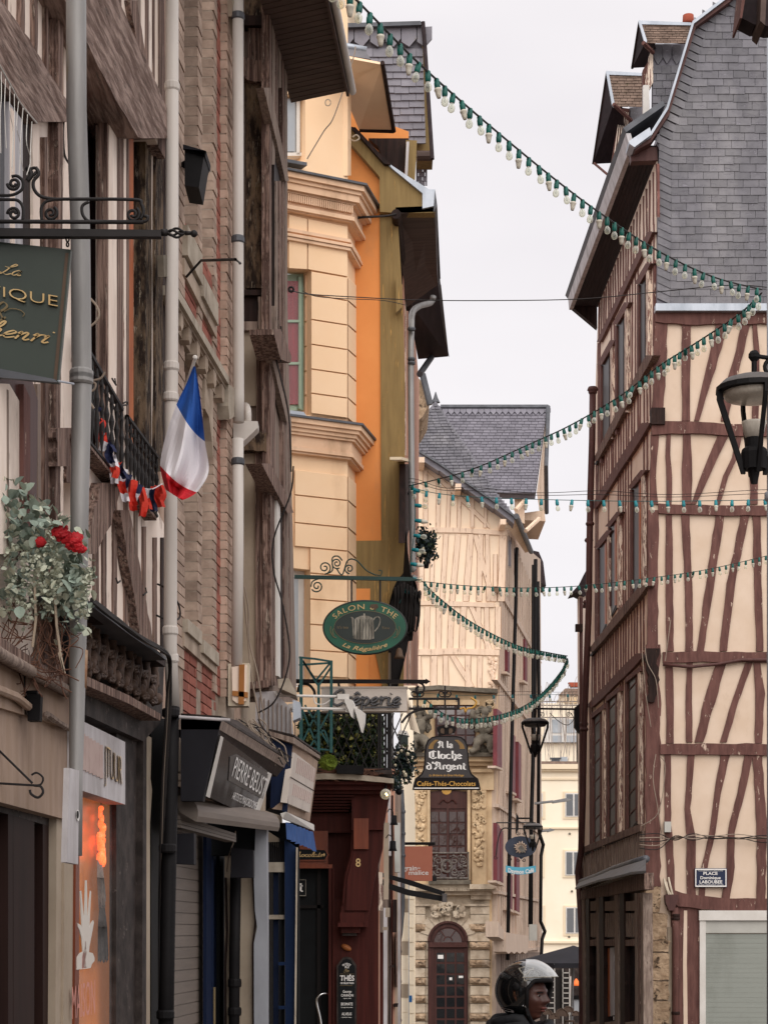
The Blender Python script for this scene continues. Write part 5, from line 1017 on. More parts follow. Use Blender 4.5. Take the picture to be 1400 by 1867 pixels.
def panel(x0,x1,za,zb):
 u0,u1=UZ(x0),UZ(x1);B().rw(L,u0,za,u1,zb,-.02,.1).make('mortar','mortar',H2)
 z=za;k=0
 while z<zb-.02:
  u=u0-(.06 if k%2 else 0)
  while u<u1:
   a,c=max(u,u0),min(u+.21,u1)
   if c-a>.03:B().rw(L,a+.004,z+.004,c-.004,min(zb,z+ch)-.004,-.008+R.uniform(-.002,.002),.05).make('brick','brick_red',H2)
   u+=.215
  z+=ch;k+=1
def zat(px,py):return L.uz(px,py)[1]
panel(337,396,zat(365,590),zat(365,452));panel(337,396,zat(365,1330),zat(365,1172))
def stone_block(x0,x1,yt,yb,off,th,mat='sill_stone',nm='sill'):
 sl=(yt-1700)/((x0+x1)/2-985);return B().slab(L,[(x0,yt),(x1,yt+sl*(x1-x0)),(x1,yb+sl*(x1-x0)),(x0,yb)],off,th).make(nm,mat,H2)
stone_block(343,369,1128,1152,.03,.25);stone_block(372,400,1166,1190,.03,.25);stone_block(343,370,410,465,.03,.25);stone_block(372,399,500,540,.03,.25)
stone_block(337,396,1150,1178,.012,.1,'cornice_stone','under_sill');stone_block(337,396,470,500,.012,.1,'cornice_stone','under_sill')
stone_block(337,372,545,552,.02,.1,'cornice_stone','band')
sc_=lambda x:560+1.75*(x-337)
for dy,hh,o,m_ in((-14,18,.075,'sill_stone'),(4,16,.055,'cornice_stone'),(20,12,.04,'cornice_stone'),(32,34,.015,'cornice_stone')):
 B().slab(L,[(322,sc_(322)+dy),(418,sc_(418)+dy),(418,sc_(418)+dy+hh*.8),(322,sc_(322)+dy+hh)],o,o+.05).make('string_course',m_,H2)
for k in range(6):
 x=330+k*15;B().slab(L,[(x,sc_(x)+20),(x+5,sc_(x+5)+20),(x+5,sc_(x+5)+40),(x+2,sc_(x+2)+52),(x,sc_(x)+46)],.052,.06).make('console','cornice_stone',H2)
B().slab(L,[(417,700),(434,712),(436,742),(430,758),(419,765),(417,740)],.07,.08).make('console','sill_stone',H2)
B().slab(L,[(425,-30),(436,-10),(441,55),(433,72),(428,30)],.07,.08).make('cornice_end','sill_stone',H2);B().slab(L,[(418,-60),(426,-30),(430,40),(424,30)],.06,.08).make('cornice_end','cornice_stone',H2)
B().slab(L,[(298,465),(322,465),(324,500),(300,505)],.1,.03).make('corbel','stone_grey',H2)
for x0,x1,yc in((352,362,760),(374,389,745)):
 B().slab(L,[(x0,yc-60),(x1,yc-40),(x1,yc+90),(x1-2,yc+60),(x0+(x1-x0)*.5,yc+15),(x0,yc)],.012,.16).make('arch_head','cornice_stone',H2)
B().tube([L.pt(340,505,.05),L.pt(367,475,.14),L.pt(430,473,.5),L.pt(438,480,.5)],.007,6).make('flag_holder','iron',H2)
pb=pipe(H2,[(314,-200),(314,480),(313,700),(312,760),(311,1180),(316,1290)],.032,'pvc_pipe',[(314,158),(313,668),(312,724),(311,1150),(312,1200)],off=.12)
pipe(H2,[(315,1290),(312,1400),(306,1700),(300,2100)],.036,'black_metal',[(312,1300),(306,1547),(302,1850)],off=.13)
b=B();b.slab(L,[(303,500),(322,500),(323,507),(303,507)],.09,.01);b.make('pipe_sleeve','pvc_pipe',H2)
lb=T('wall_lantern','black square lantern hood high on the brick wall above the flag','lantern',tuple(P(355,300,10.3)))
Y=10.35
b=B();fr=[P(331,266,Y+.5),P(338,268,Y),P(375,278,Y),P(365,342,Y),P(338,340,Y),P(333,330,Y+.4)]
b.prism([P(337,267,Y),P(373,279,Y),P(363,342,Y),P(337,338,Y)],Vector((0,.25,0)));b.make('body','black_metal',lb)
b=B();b.add([P(373,279,Y),P(383,310,Y+.3),P(376,330,Y+.3),P(363,342,Y),P(373,279,Y+.02),P(383,312,Y+.33)],[(0,1,2,3)]);b.prism([P(334,263,Y-.02),P(376,275,Y-.02),P(384,300,Y+.28),P(383,312,Y+.3),P(374,283,Y-.02),P(334,271,Y-.02)],Vector((0,.02,-.0)));b.make('hood','charcoal',lb)
B().tube([P(337,300,Y+.1),L.pt(345,300,0)],.02,6).make('arm','black_metal',lb)
H3=T('weathered_timber_house','grey weathered timber house with mossy corner post and deep slatted eaves','house',(-.8,13.5,gz(13)))
L3=Pl((-1.735+.077*12.9,12.9),(-1.735+.077*20,20));E3=FP(12.9)
part('end_wall','wood_grey',H3,'slab',E3,[(436,-150),(490,-150),(490,1270),(432,1270)],-.03,.2)
def er(nm,mat,x0,y0,x1,y1,off,th=.1,par=None,jit=.8):
 n=6;pts=[(x0+R.uniform(-jit,jit),y0+(y1-y0)*k/n)for k in range(n+1)]+[(x1+R.uniform(-jit,jit),y1-(y1-y0)*k/n)for k in range(n+1)]
 return B().slab(E3,pts,off,th).make(nm,mat,par or H3)
er('corner_post','wood_mossy',449,148,487,525,.02,.12,jit=1.5);er('corner_post','wood_mossy',446,-150,480,44,.02,.12);er('rail','wood_dark',444,28,482,46,.06,.14)
er('corner_post','wood_weathered',452,46,488,112,.02,.12);B().timber(E3,[(444,122),(466,130),(490,126)],[34,40,30],.07,.14,jit=.12,step=6).make('beam','wood_weathered',H3)
er('panel','wood_dark',444,528,490,538,.05);er('panel','wood_dark',444,541,470,586,.01);er('board','wood_grey',471,541,487,600,.05);er('panel','wood_grey',444,586,470,602,.04);er('infill','cream_render',445,604,468,740,.0);er('corner_post','wood_weathered',468,600,488,790,.03)
B().timber(E3,[(442,808),(462,806),(486,805)],[26,32,34],.09,.16,jit=.15,step=6).make('beam','wood_mossy',H3)
er('infill','cream_render',442,826,468,1250,.0);er('corner_post','wood_weathered',466,826,490,1250,.03)
B().timber(E3,[(455,1250),(490,1246)],[12,14],.06,.1).make('rail','wood_weathered',H3)
lo=lambda x:0
part('street_wall','wood_grey',H3,'slab',L3,[(490,-150),(519,-150),(523,500),(529,760),(541,1280),(490,1280)],0,.2)
for k,(x,w_,yb)in enumerate(((493,4,1250),(499,5,300),(505,3.5,250),(511,4.5,160),(517,3.5,1250),(522,4,1250),(526,3,1250),(530,3,1250),(499,5,1250),(505,3,640),(511,4,600))):
 ya=(760 if x>523 else-150)if yb<1240 or x in(493,517,522,526,530)else 620
 if x in(505,511)and yb>500:ya=330
 B().timber(L3,[(x,ya),(x+.5,(ya+yb)/2),(x+(4 if yb>1200 else 0),yb)],w_,.03,.05,jit=.12).make('stud','wood_grey' if k%2 else 'wood_weathered',H3)
B().timber(L3,[(487,160),(505,240),(524,330)],[12,9,7],.05,.05,jit=.08).make('brace','wood_grey',H3);B().timber(L3,[(486,600),(510,700),(526,770)],[7,6,5],.05,.04).make('brace','wood_grey',H3)
B().slab(L3,[(500,285),(511,320),(511,600),(501,590)],.02,.05).make('window','glass_matte',H3)
B().slab(L3,[(512,600),(532,650),(530,662),(512,655),(500,610),(500,600)],.12,.15).make('window_sill','wood_weathered',H3)
B().timber(L3,[(486,845),(508,890),(530,935)],[16,14,12],.07,.1).make('beam','wood_weathered',H3)
wn=B().slab(L3,[(504,875),(520,905),(524,1250),(506,1240)],.02,.04).make('window','wood_dark',H3)
B().slab(L3,[(505,885),(511,893),(512,1236),(507,1232)],.045,.03).make('frame','white_paint',wn)
B().slabw(Pl((-1.0,14.2),(-.98,19.6)),[(0,-.5),(5.4,-.5),(5.4,9),(0,9)],0,.3).make('far_wall','cream_render',H3)
Z3=7.43
def sx(Y):return-1.735+.077*Y
n=34
for k in range(n):
 Y0=11.6+(14.15-11.6)*k/n;Y1=Y0+(14.15-11.6)/n*.88;ov=.40
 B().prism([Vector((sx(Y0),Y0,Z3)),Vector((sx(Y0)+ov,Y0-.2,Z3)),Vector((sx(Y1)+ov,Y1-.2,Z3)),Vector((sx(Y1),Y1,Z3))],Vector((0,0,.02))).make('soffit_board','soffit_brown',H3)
B().prism([Vector((sx(11.5),11.5,Z3+.021)),Vector((sx(11.5)+.4,11.3,Z3+.021)),Vector((sx(14.15)+.4,13.95,Z3+.021)),Vector((sx(14.15),14.15,Z3+.021))],Vector((0,0,.25))).make('eave','soffit_brown',H3)
b=B();b.prism([Vector((sx(11.4)+.4,11.2,Z3-.03)),Vector((sx(14.0)+.4,13.96,Z3-.03)),Vector((sx(14.0)+.4,13.96,Z3+.25)),Vector((sx(11.4)+.4,11.2,Z3+.25))],Vector((.018,0,0)));b.make('fascia','soffit_brown',H3)
b=B();b.tube([Vector((sx(11.4)+.455,11.2,Z3+.02)),Vector((sx(14.0)+.44,14.0,Z3+.02))],.026,10);b.make('gutter','white_paint',H3,True)
pc=pipe(H3,[(434,-200),(434,430),(435,720),(435,770)],.034,'pvc_pipe',[(434,30),(434,437)],off=.09,cm='zinc_dark')
b=B();b.prism([P(425,766,12.3),P(470,768,12.3),P(470,780,12.3),P(443,806,12.3),P(426,806,12.3)],Vector((0,.12,0)));b.make('hopper_head','pvc_pipe',pc)
b=B();b.tube(crom([P(452,768,12.4),P(452,752,12.4),P(450,742,12.5),P(446,740,12.7)],5),.022,10);b.make('spout','pvc_pipe',pc,True)
pipe(H3,[(434,800),(434,1000),(432,1215)],.034,'pvc_pipe',[(434,842)],off=.09,cm='zinc_dark')
mb=T('meter_box','cream plastic meter box patched with brown tape under the white pipe','box',tuple(P(437,1288,12.2)))
B().prism([P(416,1210,12.1),P(455,1209,12.1),P(453,1287,12.1),P(416,1287,12.1)],Vector((0,.1,0))).make('body','cream_plastic',mb)
B().prism([P(423,1216,12.08),P(450,1212,12.08),P(449,1278,12.08),P(432,1282,12.08),P(424,1276,12.08)],Vector((0,.04,0))).make('door','plaster_cream',mb)
for q in([(436,1212),(446,1211),(445,1284),(435,1284)],[(424,1259),(452,1262),(452,1272),(424,1268)]):B().prism([P(x,y,12.07)for x,y in q],Vector((0,.02,0))).make('tape','cardboard',mb)
for pts in([(470,1300),(500,1280),(522,1230),(528,1180),(515,1100),(499,1040),(500,980),(530,900),(535,850)],[(442,1060),(450,1140),(460,1240),(480,1340)],[(446,1070),(453,1110),(455,1170),(470,1230),(480,1300)],[(512,595),(514,620),(512,660)],[(488,600),(510,680),(527,760),(531,860)]):
 B().tube(crom([P(x,y,12.7)for x,y in pts],6),.0055,5).make('cable','cable' if pts[0][0]>450 else 'cable_beige',H3)
for k in range(22):
 x0=440+R.uniform(-6,30);pts=[(x0+t*12+R.uniform(-9,9),1318+t*14+R.uniform(-10,10))for t in range(6)]
 B().tube(crom([P(x,y,12.0)for x,y in pts],5),.004,5).make('wire','cable_beige' if k%3 else 'cable',H3)
part('lower_wall','white_old',H3,'slab',E3,[(466,1262),(497,1260),(528,1288),(534,1345),(500,1350),(466,1350)],-.0,.2)
for k in range(9):B().timber(E3,[(474+k*8,1270+k*3),(474+k*8,1345)],1.6,.02,.03).make('groove_strip','wood_grey',H3)
B().prism([P(506,1238,12.8),P(527,1236,12.8),P(540,1262,12.8),P(540,1268,12.8),P(508,1254,12.8)],Vector((0,.3,0))).make('window_sill','sill_stone',H3)
B().prism([P(534,1276,12.6),P(547,1280,12.6),P(548,1308,12.6),P(534,1314,12.6)],Vector((0,.15,0))).make('switch_box','zinc',H3)
SHP=T('gallery_shopfront','black shop front with a tilted mirror sign over a half closed beige shutter','shop front',(-1.0,11,gz(11)))
def pr(nm,mat,pts,Y,d,par):return B().prism([P(x,y,Y)for x,y in pts],Vector((0,d,0))).make(nm,mat,par)
LF=Pl((-1.9+.077*8+.0,8),(-1.9+.077*16,16))
pr('hood_end','charcoal',[(330,1309),(404,1314),(396,1345),(370,1460),(330,1460)],9.75,.1,SHP)
b=B();b.tube([P(327,1307,9.7),P(420,1313,9.7)],.008,8);b.make('hood_rim','white_old',SHP)
hood=[(404,1312,9.75),(524,1386,12.4),(518,1400,12.4),(400,1330,9.75)]
b=B();q=[P(*t)for t in hood];b.prism(q,Vector((-.25,0,0)));b.make('hood_cornice','wood_grey',SHP)
b=B();q=[P(400,1331,9.77),P(517,1401,12.38),P(505,1416,12.35),P(397,1341,9.8)];b.prism(q,Vector((-.2,0,0)));b.make('hood_moulding','wood_dark',SHP)
b=B();q=[P(330,1306,9.8),P(404,1311,9.75),P(524,1384,12.4),P(440,1320,12.5)];b.prism(q,Vector((0,0,.015)));b.make('hood_top','granite_dark',SHP)
MS=Pl(tuple(P(378,1452,9.85)),tuple(P(468,1494,11.9)),tuple(P(404,1342,9.8)))
ms=B().slab(MS,[(404,1342),(495,1411),(468,1494),(378,1452)],0,.05).make('mirror_sign','mirror_sign',SHP)
B().slab(MS,[(404,1342),(408,1345),(383,1455),(377,1452)],.004,.004).make('sign_edge','white_paint',ms);B().slab(MS,[(490,1408),(496,1411),(469,1495),(463,1492)],.004,.01).make('sign_edge','white_paint',ms)
B().slab(MS,[(420,1380),(432,1375),(490,1412),(480,1457),(417,1423)],.004,.003).make('backing','bell_grey',ms)
text('PIERRE BEUST',lambda u,v,z=0:MS.pt(423+58*u+9*v,1415+38*u-v*(36-4*u),.008),'sign_white',ms,.0)
text('ARTISTE MAJORDOME',lambda u,v,z=0:MS.pt(423+43*u+4*v,1456+20*u-v*13,.006),'sign_white',ms,.0)
b=B();n=8;V=[]
for k in range(n+1):
 a=math.pi*.5*k/n;V.append((k,a))
p0,p1=P(330,1482,9.9),P(487,1504,12.0)
for k in range(n):
 a0,a1=rad(-30+150*k/n),rad(-30+150*(k+1)/n);f=lambda p,a,s:p+Vector((math.cos(a)*.085*s,0,math.sin(a)*.085*s))
 b.quad(f(p0,a0,1),f(p1,a0,.9),f(p1,a1,.9),f(p0,a1,1))
b.add([p0+Vector((math.cos(rad(-30+150*k/n))*.085,0,math.sin(rad(-30+150*k/n))*.085))for k in range(n+1)]+[p0],[tuple(range(n+2))]);b.make('shutter_housing','shutter_slat',SHP,True)
for k,(a,c)in enumerate(((0,7),(8,15),(16,22))):
 b=B();b.prism([P(329+k*.5,1487+a,9.93),P(431,1520+a*.7,11.3),P(431,1520+c*.7,11.3),P(329+k,1487+c,9.93)],Vector((-.06,0,0)));b.make('housing_lip','shutter_slat',SHP)
SF=Pl((-1.9+.077*10-.04,10),(-1.9+.077*14-.04,14))
z=-.35
while z<2.35:
 u0=SF.uz(310,1700)[0];u1=SF.uz(377,1700)[0];b=B();b.rw(SF,u0,z,u1,z+.056,0,.02);b.rw(SF,u0,z+.056,u1,z+.062,-.006,.02);b.make('shutter_slat','shutter_slat',SHP);z+=.062
for x0,x1,m_,o in((377,386,'navy_wood',.05),(386,390,'black_metal',.0),(390,401,'navy_wood',.02),(401,408,'door_black',.04),(408,416,'door_black',-.02)):
 B().slab(SF,[(x0,1520),(x1,1525),(x1,2300),(x0,2300)],o,.02).make('door_post',m_,SHP)
B().tube([SF.pt(391,1800,.06),SF.pt(391,1870,.06)],.007,6).make('door_pull','gold_dull',SHP)
pr('dark_soffit','door_black',[(380,1500),(470,1505),(470,1560),(380,1560)],11.9,.1,SHP)
for pts,Y in(([(316,1520),(354,1519),(354,1576),(314,1574)],9.95),([(422,1545),(462,1550),(462,1600),(420,1600)],11.6)):
 o=pr('wall_lamp','charcoal',pts,Y,.12,None);top(o,'black square wall lamp '+('at the top of the beige shutter' if Y<11 else 'between the two shop doors above the black pipe'),'lamp')
B().tube(crom([P(430,1515,11.7),P(428,1530,11.7),(P(418,1560,11.7)),P(414,1590,11.7)],5),.004,5).make('cable','cable_beige',SHP)
SW=FP(11.9)
part('wall','cream_render',SHP,'rect',SW,410,1560,470,2350,-.02,.3)
B().tube([SW.pt(430,1600,.04),SW.pt(428,1750,.04),SW.pt(425,2200,.04)],.032,12).make('drainpipe','black_metal',SHP,True)
for y in(1800,1852):B().lathe(SW.pt(428,y,.04),[(.036,0),(.04,.01),(.04,.04),(.036,.05)],12).make('clamp','black_metal',SHP)
B().slab(SW,[(466,1511),(486,1504),(487,1700),(486,2350),(465,2350),(463,1720),(469,1690),(465,1660),(463,1600)],.05,.2).make('corner_post','white_blue',SHP)
b=B();b.timber(SW,[(461,1550),(463,1640),(466,1680),(461,1720),(463,2300)],2.5,.02,.03);b.make('crack_strip','wood_dark',SHP)
B().timber(SW,[(412,1600),(414,1700),(411,1760),(414,2300)],4,.0,.03).make('crack_strip','wood_dark',SHP)
BS=T('blue_shopfront','small navy blue shop front with a pale tilted sign and rolled blue awning','shop front',(-.7,13.2,gz(13)))
b=B();b.prism([P(497,1338,12.7),P(534,1353,12.7),P(524,1482,12.7),P(493,1472,12.7)],Vector((-.05,.35,0)));b.make('hood_end','navy_wood',BS)
b=B();b.prism([P(492,1333,12.65),P(537,1345,12.65),P(584,1378,14.3),P(584,1384,14.3),P(536,1356,12.65),P(492,1341,12.65)],Vector((-.02,.08,.0)));b.make('hood_cornice','wood_grey',BS)
b=B();b.prism([P(490,1332,12.7),P(537,1343,12.66),P(585,1376,14.3),P(545,1350,14.6)],Vector((0,0,.012)));b.make('hood_top','granite_dark',BS)
BP=Pl(tuple(P(516,1478,12.75)),tuple(P(564,1497,14.2)),tuple(P(531,1350,12.72)))
bs=B().slab(BP,[(531,1352),(580,1388),(565,1498),(514,1477)],0,.06).make('sign_box','beige_panel',BS)
B().slab(BP,[(537,1372),(576,1402),(565,1482),(523,1464)],.03,.04).make('sign_face','beige_sign',BS)
B().slab(BP,[(530,1416),(573,1441),(573,1442.5),(530,1417.5)],.033,.004).make('joint','wood_dark',BS)
for k in range(11):
 x=541+k*3.1;B().timber(BP,[(x+3,1382+k*1.9),(x,1409+k*1.7)],1.3,.033,.003).make('faded_letter','faded',BS);B().timber(BP,[(x-4,1429+k*1.7),(x-7,1450+k*1.5)],1.2,.033,.003).make('faded_letter','faded',BS)
B().prism([P(511,1483,12.6),P(522,1480,12.6),P(572,1503,14.1),P(572,1514,14.1),P(515,1492,12.6)],Vector((0,.12,0))).make('awning_cassette','white_paint',BS)
b=B();n=22;V=[]
for k in range(n+1):
 t=k/n;Y=12.65+1.4*t;o=.02*math.sin(k*1.9);V+=[P(521+48*t,1499+18*t,Y)+Vector((o,0,0)),P(523+52*t,1530+22*t+R.uniform(-2,2),Y)+Vector((-.5*o,0,0))]
b.add(V,[(2*i,2*i+1,2*i+3,2*i+2)for i in range(n)]);b.make('awning_cloth','blue_cloth',BS,True)
BW=Pl((-1.735+.077*12.8+.0,12.8),(-1.735+.077*16,16))
part('dark_inside','door_black',BS,'slab',FP(13.6),[(488,1500),(545,1500),(545,2250),(488,2250)],0,.1)
part('panel','cream_render',BS,'slab',FP(12.9),[(488,1515),(508,1528),(508,1545),(488,1535)],0,.1)
for k in range(8):B().tube([P(491+k*3.6,1535,12.9),P(491+k*3.6,1572,12.9)],.006,5).make('grille_bar','iron',BS)
for a in((488,1572,518,1590),(488,1668,518,1676)):B().rect(FP(12.88),*a,0,.08).make('rail','sill_stone',BS)
B().rect(FP(13.1),489,1590,498,2250,0,.02).make('pane','glass_sky',BS)
for x0,x1 in((499,508),(513,519)):B().rect(FP(12.95),x0,1590,x1,2250,0,.08).make('frame','navy_wood' if x0<505 else 'door_black',BS)
B().slab(FP(12.85),[(519,1530),(541,1545),(535,2250),(522,2250)],0,.1).make('frame','blue_frame',BS);B().slab(FP(12.8),[(540,1545),(542.5,1545),(536,2250),(533,2250)],0,.06).make('frame_edge','sill_stone',BS)
for y in(1754,1834):B().rect(FP(12.84),508,y,520,y+6,0,.05).make('glazing_bar','blue_frame',BS)
# == OCHRE BAY HOUSE and carved wooden shop
OH=T('ochre_house','ochre rendered house with rusticated bay, orange and olive side wall and slate roof','house',(.0,21,gz(21)))
W4=Pl((-.922,19.5),(-.922+1.7*.5,20.0));YB=W4 .pt(640,900).y
BK=FP(20.35);YO=20.35
for q in([(557,-100),(634,-100),(634,498),(557,490)],[(480,-100),(557,-100),(557,174),(480,166)],[(480,288),(557,294),(557,490),(480,484)],[(567,486),(634,498),(634,775),(567,762)],[(480,750),(634,762),(634,1046),(480,1030)],[(565,1034),(634,1040),(634,1420),(565,1420)],[(480,1252),(565,1252),(565,1420),(480,1420)]):
 part('wall','ochre_wall',OH,'slab',W4,q,-.03,.2)
CH=Pl(tuple(W4 .pt(634,900))[:2],(P(651,900,20.3).x,20.3))
part('bay_return','ochre_wall',OH,'slab',CH,[(634,400),(650,400),(650,474),(650,474),(651,800),(652,1270),(634,1270)],-.03,.2)
def block(pl,x0,x1,y0,y1,y0b,y1b,off=.0,par=None):
 b=B();g=1.5;F_=[pl.pt(x,y,off)for x,y in[(x0,y0+g),(x1,y0b+g),(x1,y1b-g),(x0,y1-g)]]
 Bk=[pl.pt(x,y,off-.028)for x,y in[(x0,y0+.5),(x1,y0b+.5),(x1,y1b-.5),(x0,y1-.5)]]
 b.add(F_+Bk,[(0,1,2,3),(0,4,5,1),(1,5,6,2),(2,6,7,3),(3,7,4,0)]);return b.make('rusticated_block','ochre_wall',par or OH)
def gslope(y):return.2*(1602-y)/1282
def row(x0,x1,y0,y1,xr=634):
 s0,s1=gslope(y0),gslope(y1)
 block(W4,x0,x1,y0+s0*(x0-590),y1+s1*(x0-590),y0+s0*(x1-590),y1+s1*(x1-590))
 yr0=y0+s0*(634-590);yr1=y1+s1*(634-590)
 block(CH,634.5,649.5,yr0,yr1,yr0+14,yr1+13)
ys_=[498,541,586,631,676,720,757]
for a,c in zip(ys_,ys_[1:]):row(568,633,a,c)
ys_=[862,908,958,1001,1047,1094,1140,1187,1234]
for i,(a,c)in enumerate(zip(ys_,ys_[1:])):row(538 if i<3 else 566,633,a,c)
block(W4,527,560,390,490,398,492);block(W4,562,633,398,492,412,505)
for a,c in zip([498,541,586,631,676,720],[541,586,631,676,720,757]):B().rect(Pl(tuple(W4 .pt(515,900,-.12))[:2],tuple(W4 .pt(600,900,-.12))[:2]),557,a+3,567,c-1,0,.03).make('reveal_block','ochre_trim',OH)
for a,c in zip([1047,1094,1140,1187],[1094,1140,1187,1234]):B().rect(Pl(tuple(W4 .pt(515,900,-.12))[:2],tuple(W4 .pt(600,900,-.12))[:2]),556,a,565,c-1.5,0,.03).make('reveal_block','ochre_trim',OH)
def wrect(nm,mat,x0,y0,x1,y1,off,th=.05,par=None):return B().rect(W4,x0,y0,x1,y1,off,th).make(nm,mat,par or OH)
W4b=Pl(tuple(W4 .pt(515,900,-.16))[:2],tuple(W4 .pt(600,900,-.16))[:2])
wn=B().rect(W4b,515,500,556,748,-.02,.08).make('window','frame_green',OH)
B().rect(W4b,515,512,545.5,737,.0,.03).make('curtain','curtain_red',wn);B().rect(W4b,515,512,545.5,737,.012,.004).make('pane','pane_clear',wn)
for y in(583,660):B().rect(W4b,515,y,548,y+4.5,.02,.03).make('glazing_bar','frame_green',wn)
B().rect(W4b,545,504,550,745,.016,.03).make('stile','frame_green',wn)
B().slab(W4,[(515,746),(554,751),(560,760),(515,756)],.1,.15).make('window_sill','zinc',OH)
wn=B().rect(W4b,515,170,556,288,.02,.08).make('window','white_paint',OH);B().rect(W4b,515,180,538,276,.05,.05).make('pane','pane_blue',wn);B().rect(W4b,541,176,547,282,.05,.04).make('stile','white_paint',wn);B().rect(W4b,515,278,552,284,.05,.04).make('rail','white_paint',wn)
B().slab(W4,[(515,288),(560,296),(560,302),(515,294)],.08,.12).make('window_sill','zinc_dark',OH)
B().rect(W4b,515,1040,556,1250,.02,.05).make('window','white_paint',OH);B().rect(W4b,515,1052,544,1240,.03,.04).make('pane','pane_blue',OH)
def corn(y,prof,xl=515,xr=None,xe=None,mat='ochre_trim'):
 """prof: (dy, h, off, mat) ; line follows front slope then returns up-right to the back wall"""
 for dy,h,o,m_ in prof:
  yy=y+dy;s_=gslope(yy);xb=634+o*175;ya=yy+s_*(xl-590);yb=yy+s_*(xb-590)
  A=W4 .pt(xl,ya,o);Bc=W4 .pt(xb,yb,o);A2=W4 .pt(xl,ya+h,o);B2=W4 .pt(xb,yb+h,o)
  ex=P(0,0,1);tgt=Vector((Bc.x+.085+o*.25,YO-.0,Bc.z));tgt2=Vector((B2 .x+.085+o*.25,YO,B2 .z))
  b=B();back=Vector((-.1,.6,0));V=[A,Bc,tgt,tgt+Vector((-.5,.1,0)),A2,B2,tgt2,tgt2+Vector((-.5,.1,0))]
  b.add(V+[A+back,A2+back],[(0,1,5,4),(1,2,6,5),(2,3,7,6),(4,5,6,7,9),(0,8,3,2,1)]);b.make('cornice',m_,OH)
corn(322,[(-4,4,.20,'zinc_dark'),(0,12,.17,'ochre_trim'),(12,9,.14,'ochre_trim'),(21,14,.12,'ochre_trim'),(35,6,.08,'ochre_trim'),(41,22,.045,'ochre_trim'),(63,7,.07,'ochre_trim'),(70,4,.04,'ochre_trim'),(105,6,.03,'ochre_trim'),(114,5,.045,'ochre_trim'),(121,5,.03,'ochre_trim')])
b=B()
for k in range(32):
 x=522+k*3.85;
 if x<642:b.slab(W4,[(x,348+gslope(350)*(x-590)+16),(x+2.3,348+gslope(350)*(x-588)+16),(x+2.3,362+gslope(350)*(x-588)+16),(x,362+gslope(350)*(x-590)+16)],.085,.06)
b.make('dentils','ochre_trim',OH,kind='stuff')
corn(766,[(-4,4,.16,'zinc_dark'),(0,10,.14,'ochre_trim'),(10,8,.115,'ochre_trim'),(18,8,.09,'ochre_trim'),(26,6,.07,'ochre_trim'),(32,22,.04,'ochre_trim'),(54,7,.055,'ochre_trim'),(61,5,.03,'ochre_trim')])
part('orange_wall','orange_wall',OH,'slab',BK,[(630,255),(692,320),(697,1260),(630,1260)],0,.3)
part('olive_post','olive_paint',OH,'slab',BK,[(692,318),(700,300),(724,380),(735,560),(738,700),(738,1000),(736,1260),(696,1260),(694,700)],.02,.3)
part('olive_band','olive_paint',OH,'slab',BK,[(646,986),(734,985),(730,1260),(699,1260),(676,1150),(675,1073),(650,1073)],.03,.3)
part('orange_panel','orange_wall',OH,'slab',BK,[(648,1073),(675,1073),(672,1260),(648,1260)],.035,.3)
part('olive_brace','olive_paint',OH,'slab',BK,[(639,235),(650,236),(700,290),(765,350),(793,372),(793,388),(720,388),(692,386),(692,322),(640,262)],.1,.14)
part('brace_cover','zinc',OH,'slab',BK,[(700,292),(712,300),(745,322),(782,345),(793,345),(797,374),(770,380),(770,352),(716,308)],.14,.1)
part('brace_edge','wood_dark',OH,'slab',BK,[(640,231),(648,232),(712,300),(700,298)],.16,.1)
part('upper_back','orange_wall',OH,'slab',FP(20.9),[(640,200),(745,240),(745,330),(640,330)],0,.2);part('dormer_dark','wood_dark',OH,'slab',FP(20.8),[(672,252),(745,252),(735,318),(706,312),(690,268)],.02,.1)
B().slab(FP(20.7),[(740,255),(760,256),(756,335),(738,318)],0,.1).make('dormer_post','olive_paint',OH);B().slab(FP(20.65),[(741,258),(746,258),(743,320),(738,318)],0,.1).make('dormer_post','white_old',OH)
slates(FP(21.6),290,332,8,12,lambda y:758,lambda y:779,OH,'slate_light',limit=14)
part('roof_boarding','slate_far',OH,'slab',FP(21.2),[(560,46),(768,40),(775,250),(640,256),(560,256)],0,.2)
slates(FP(21.2),90,250,13.2,26,lambda y:600,bar(90,771,250,776),OH,'slate_light',off=.02,limit=200,tl=.02)
x=618
while x<765:
 B().slab(FP(21.2),[(x,50),(x+27,48),(x+27,70),(x+14,85),(x,76)],.06,.03).make('ridge_slate','slate_light',OH);x+=28.5
B().slab(FP(21.2),[(560,44),(767,38),(768,45),(560,52)],.12,.3).make('ridge','zinc_dark',OH)
B().tube([P(771,40,21.1),P(775,90,21.1),P(788,290,20.8)],.022,8).make('verge','soffit_dark',OH)
B().slab(FP(21.3),[(768,60),(778,90),(789,290),(760,290),(758,252),(776,252)],-.0,.3).make('verge_side','olive_paint',OH)
B().tube([P(760,284,21),P(786,284,21)],.05,8).make('purlin_end','soffit_brown',OH)
dm=B().slab(FP(19.5),[(600,92),(625,100),(697,114),(700,122),(625,108),(600,104)],0,.9).make('dormer_fascia','ochre_wall',OH)
b=B();b.prism([P(600,100,19.45),P(697,118,19.45),P(717,238,20.6),P(655,237,20.6),P(622,160,20.0),P(600,150,19.9)],Vector((0,.02,.03)));b.make('dormer_soffit','soffit_tan',OH)
b=B();b.tube([P(697,114,19.4),P(718,239,20.6)],.022,8).tube([P(655,238,20.6),P(718,240,20.6)],.018,6);b.make('dormer_edge','wood_dark',OH)
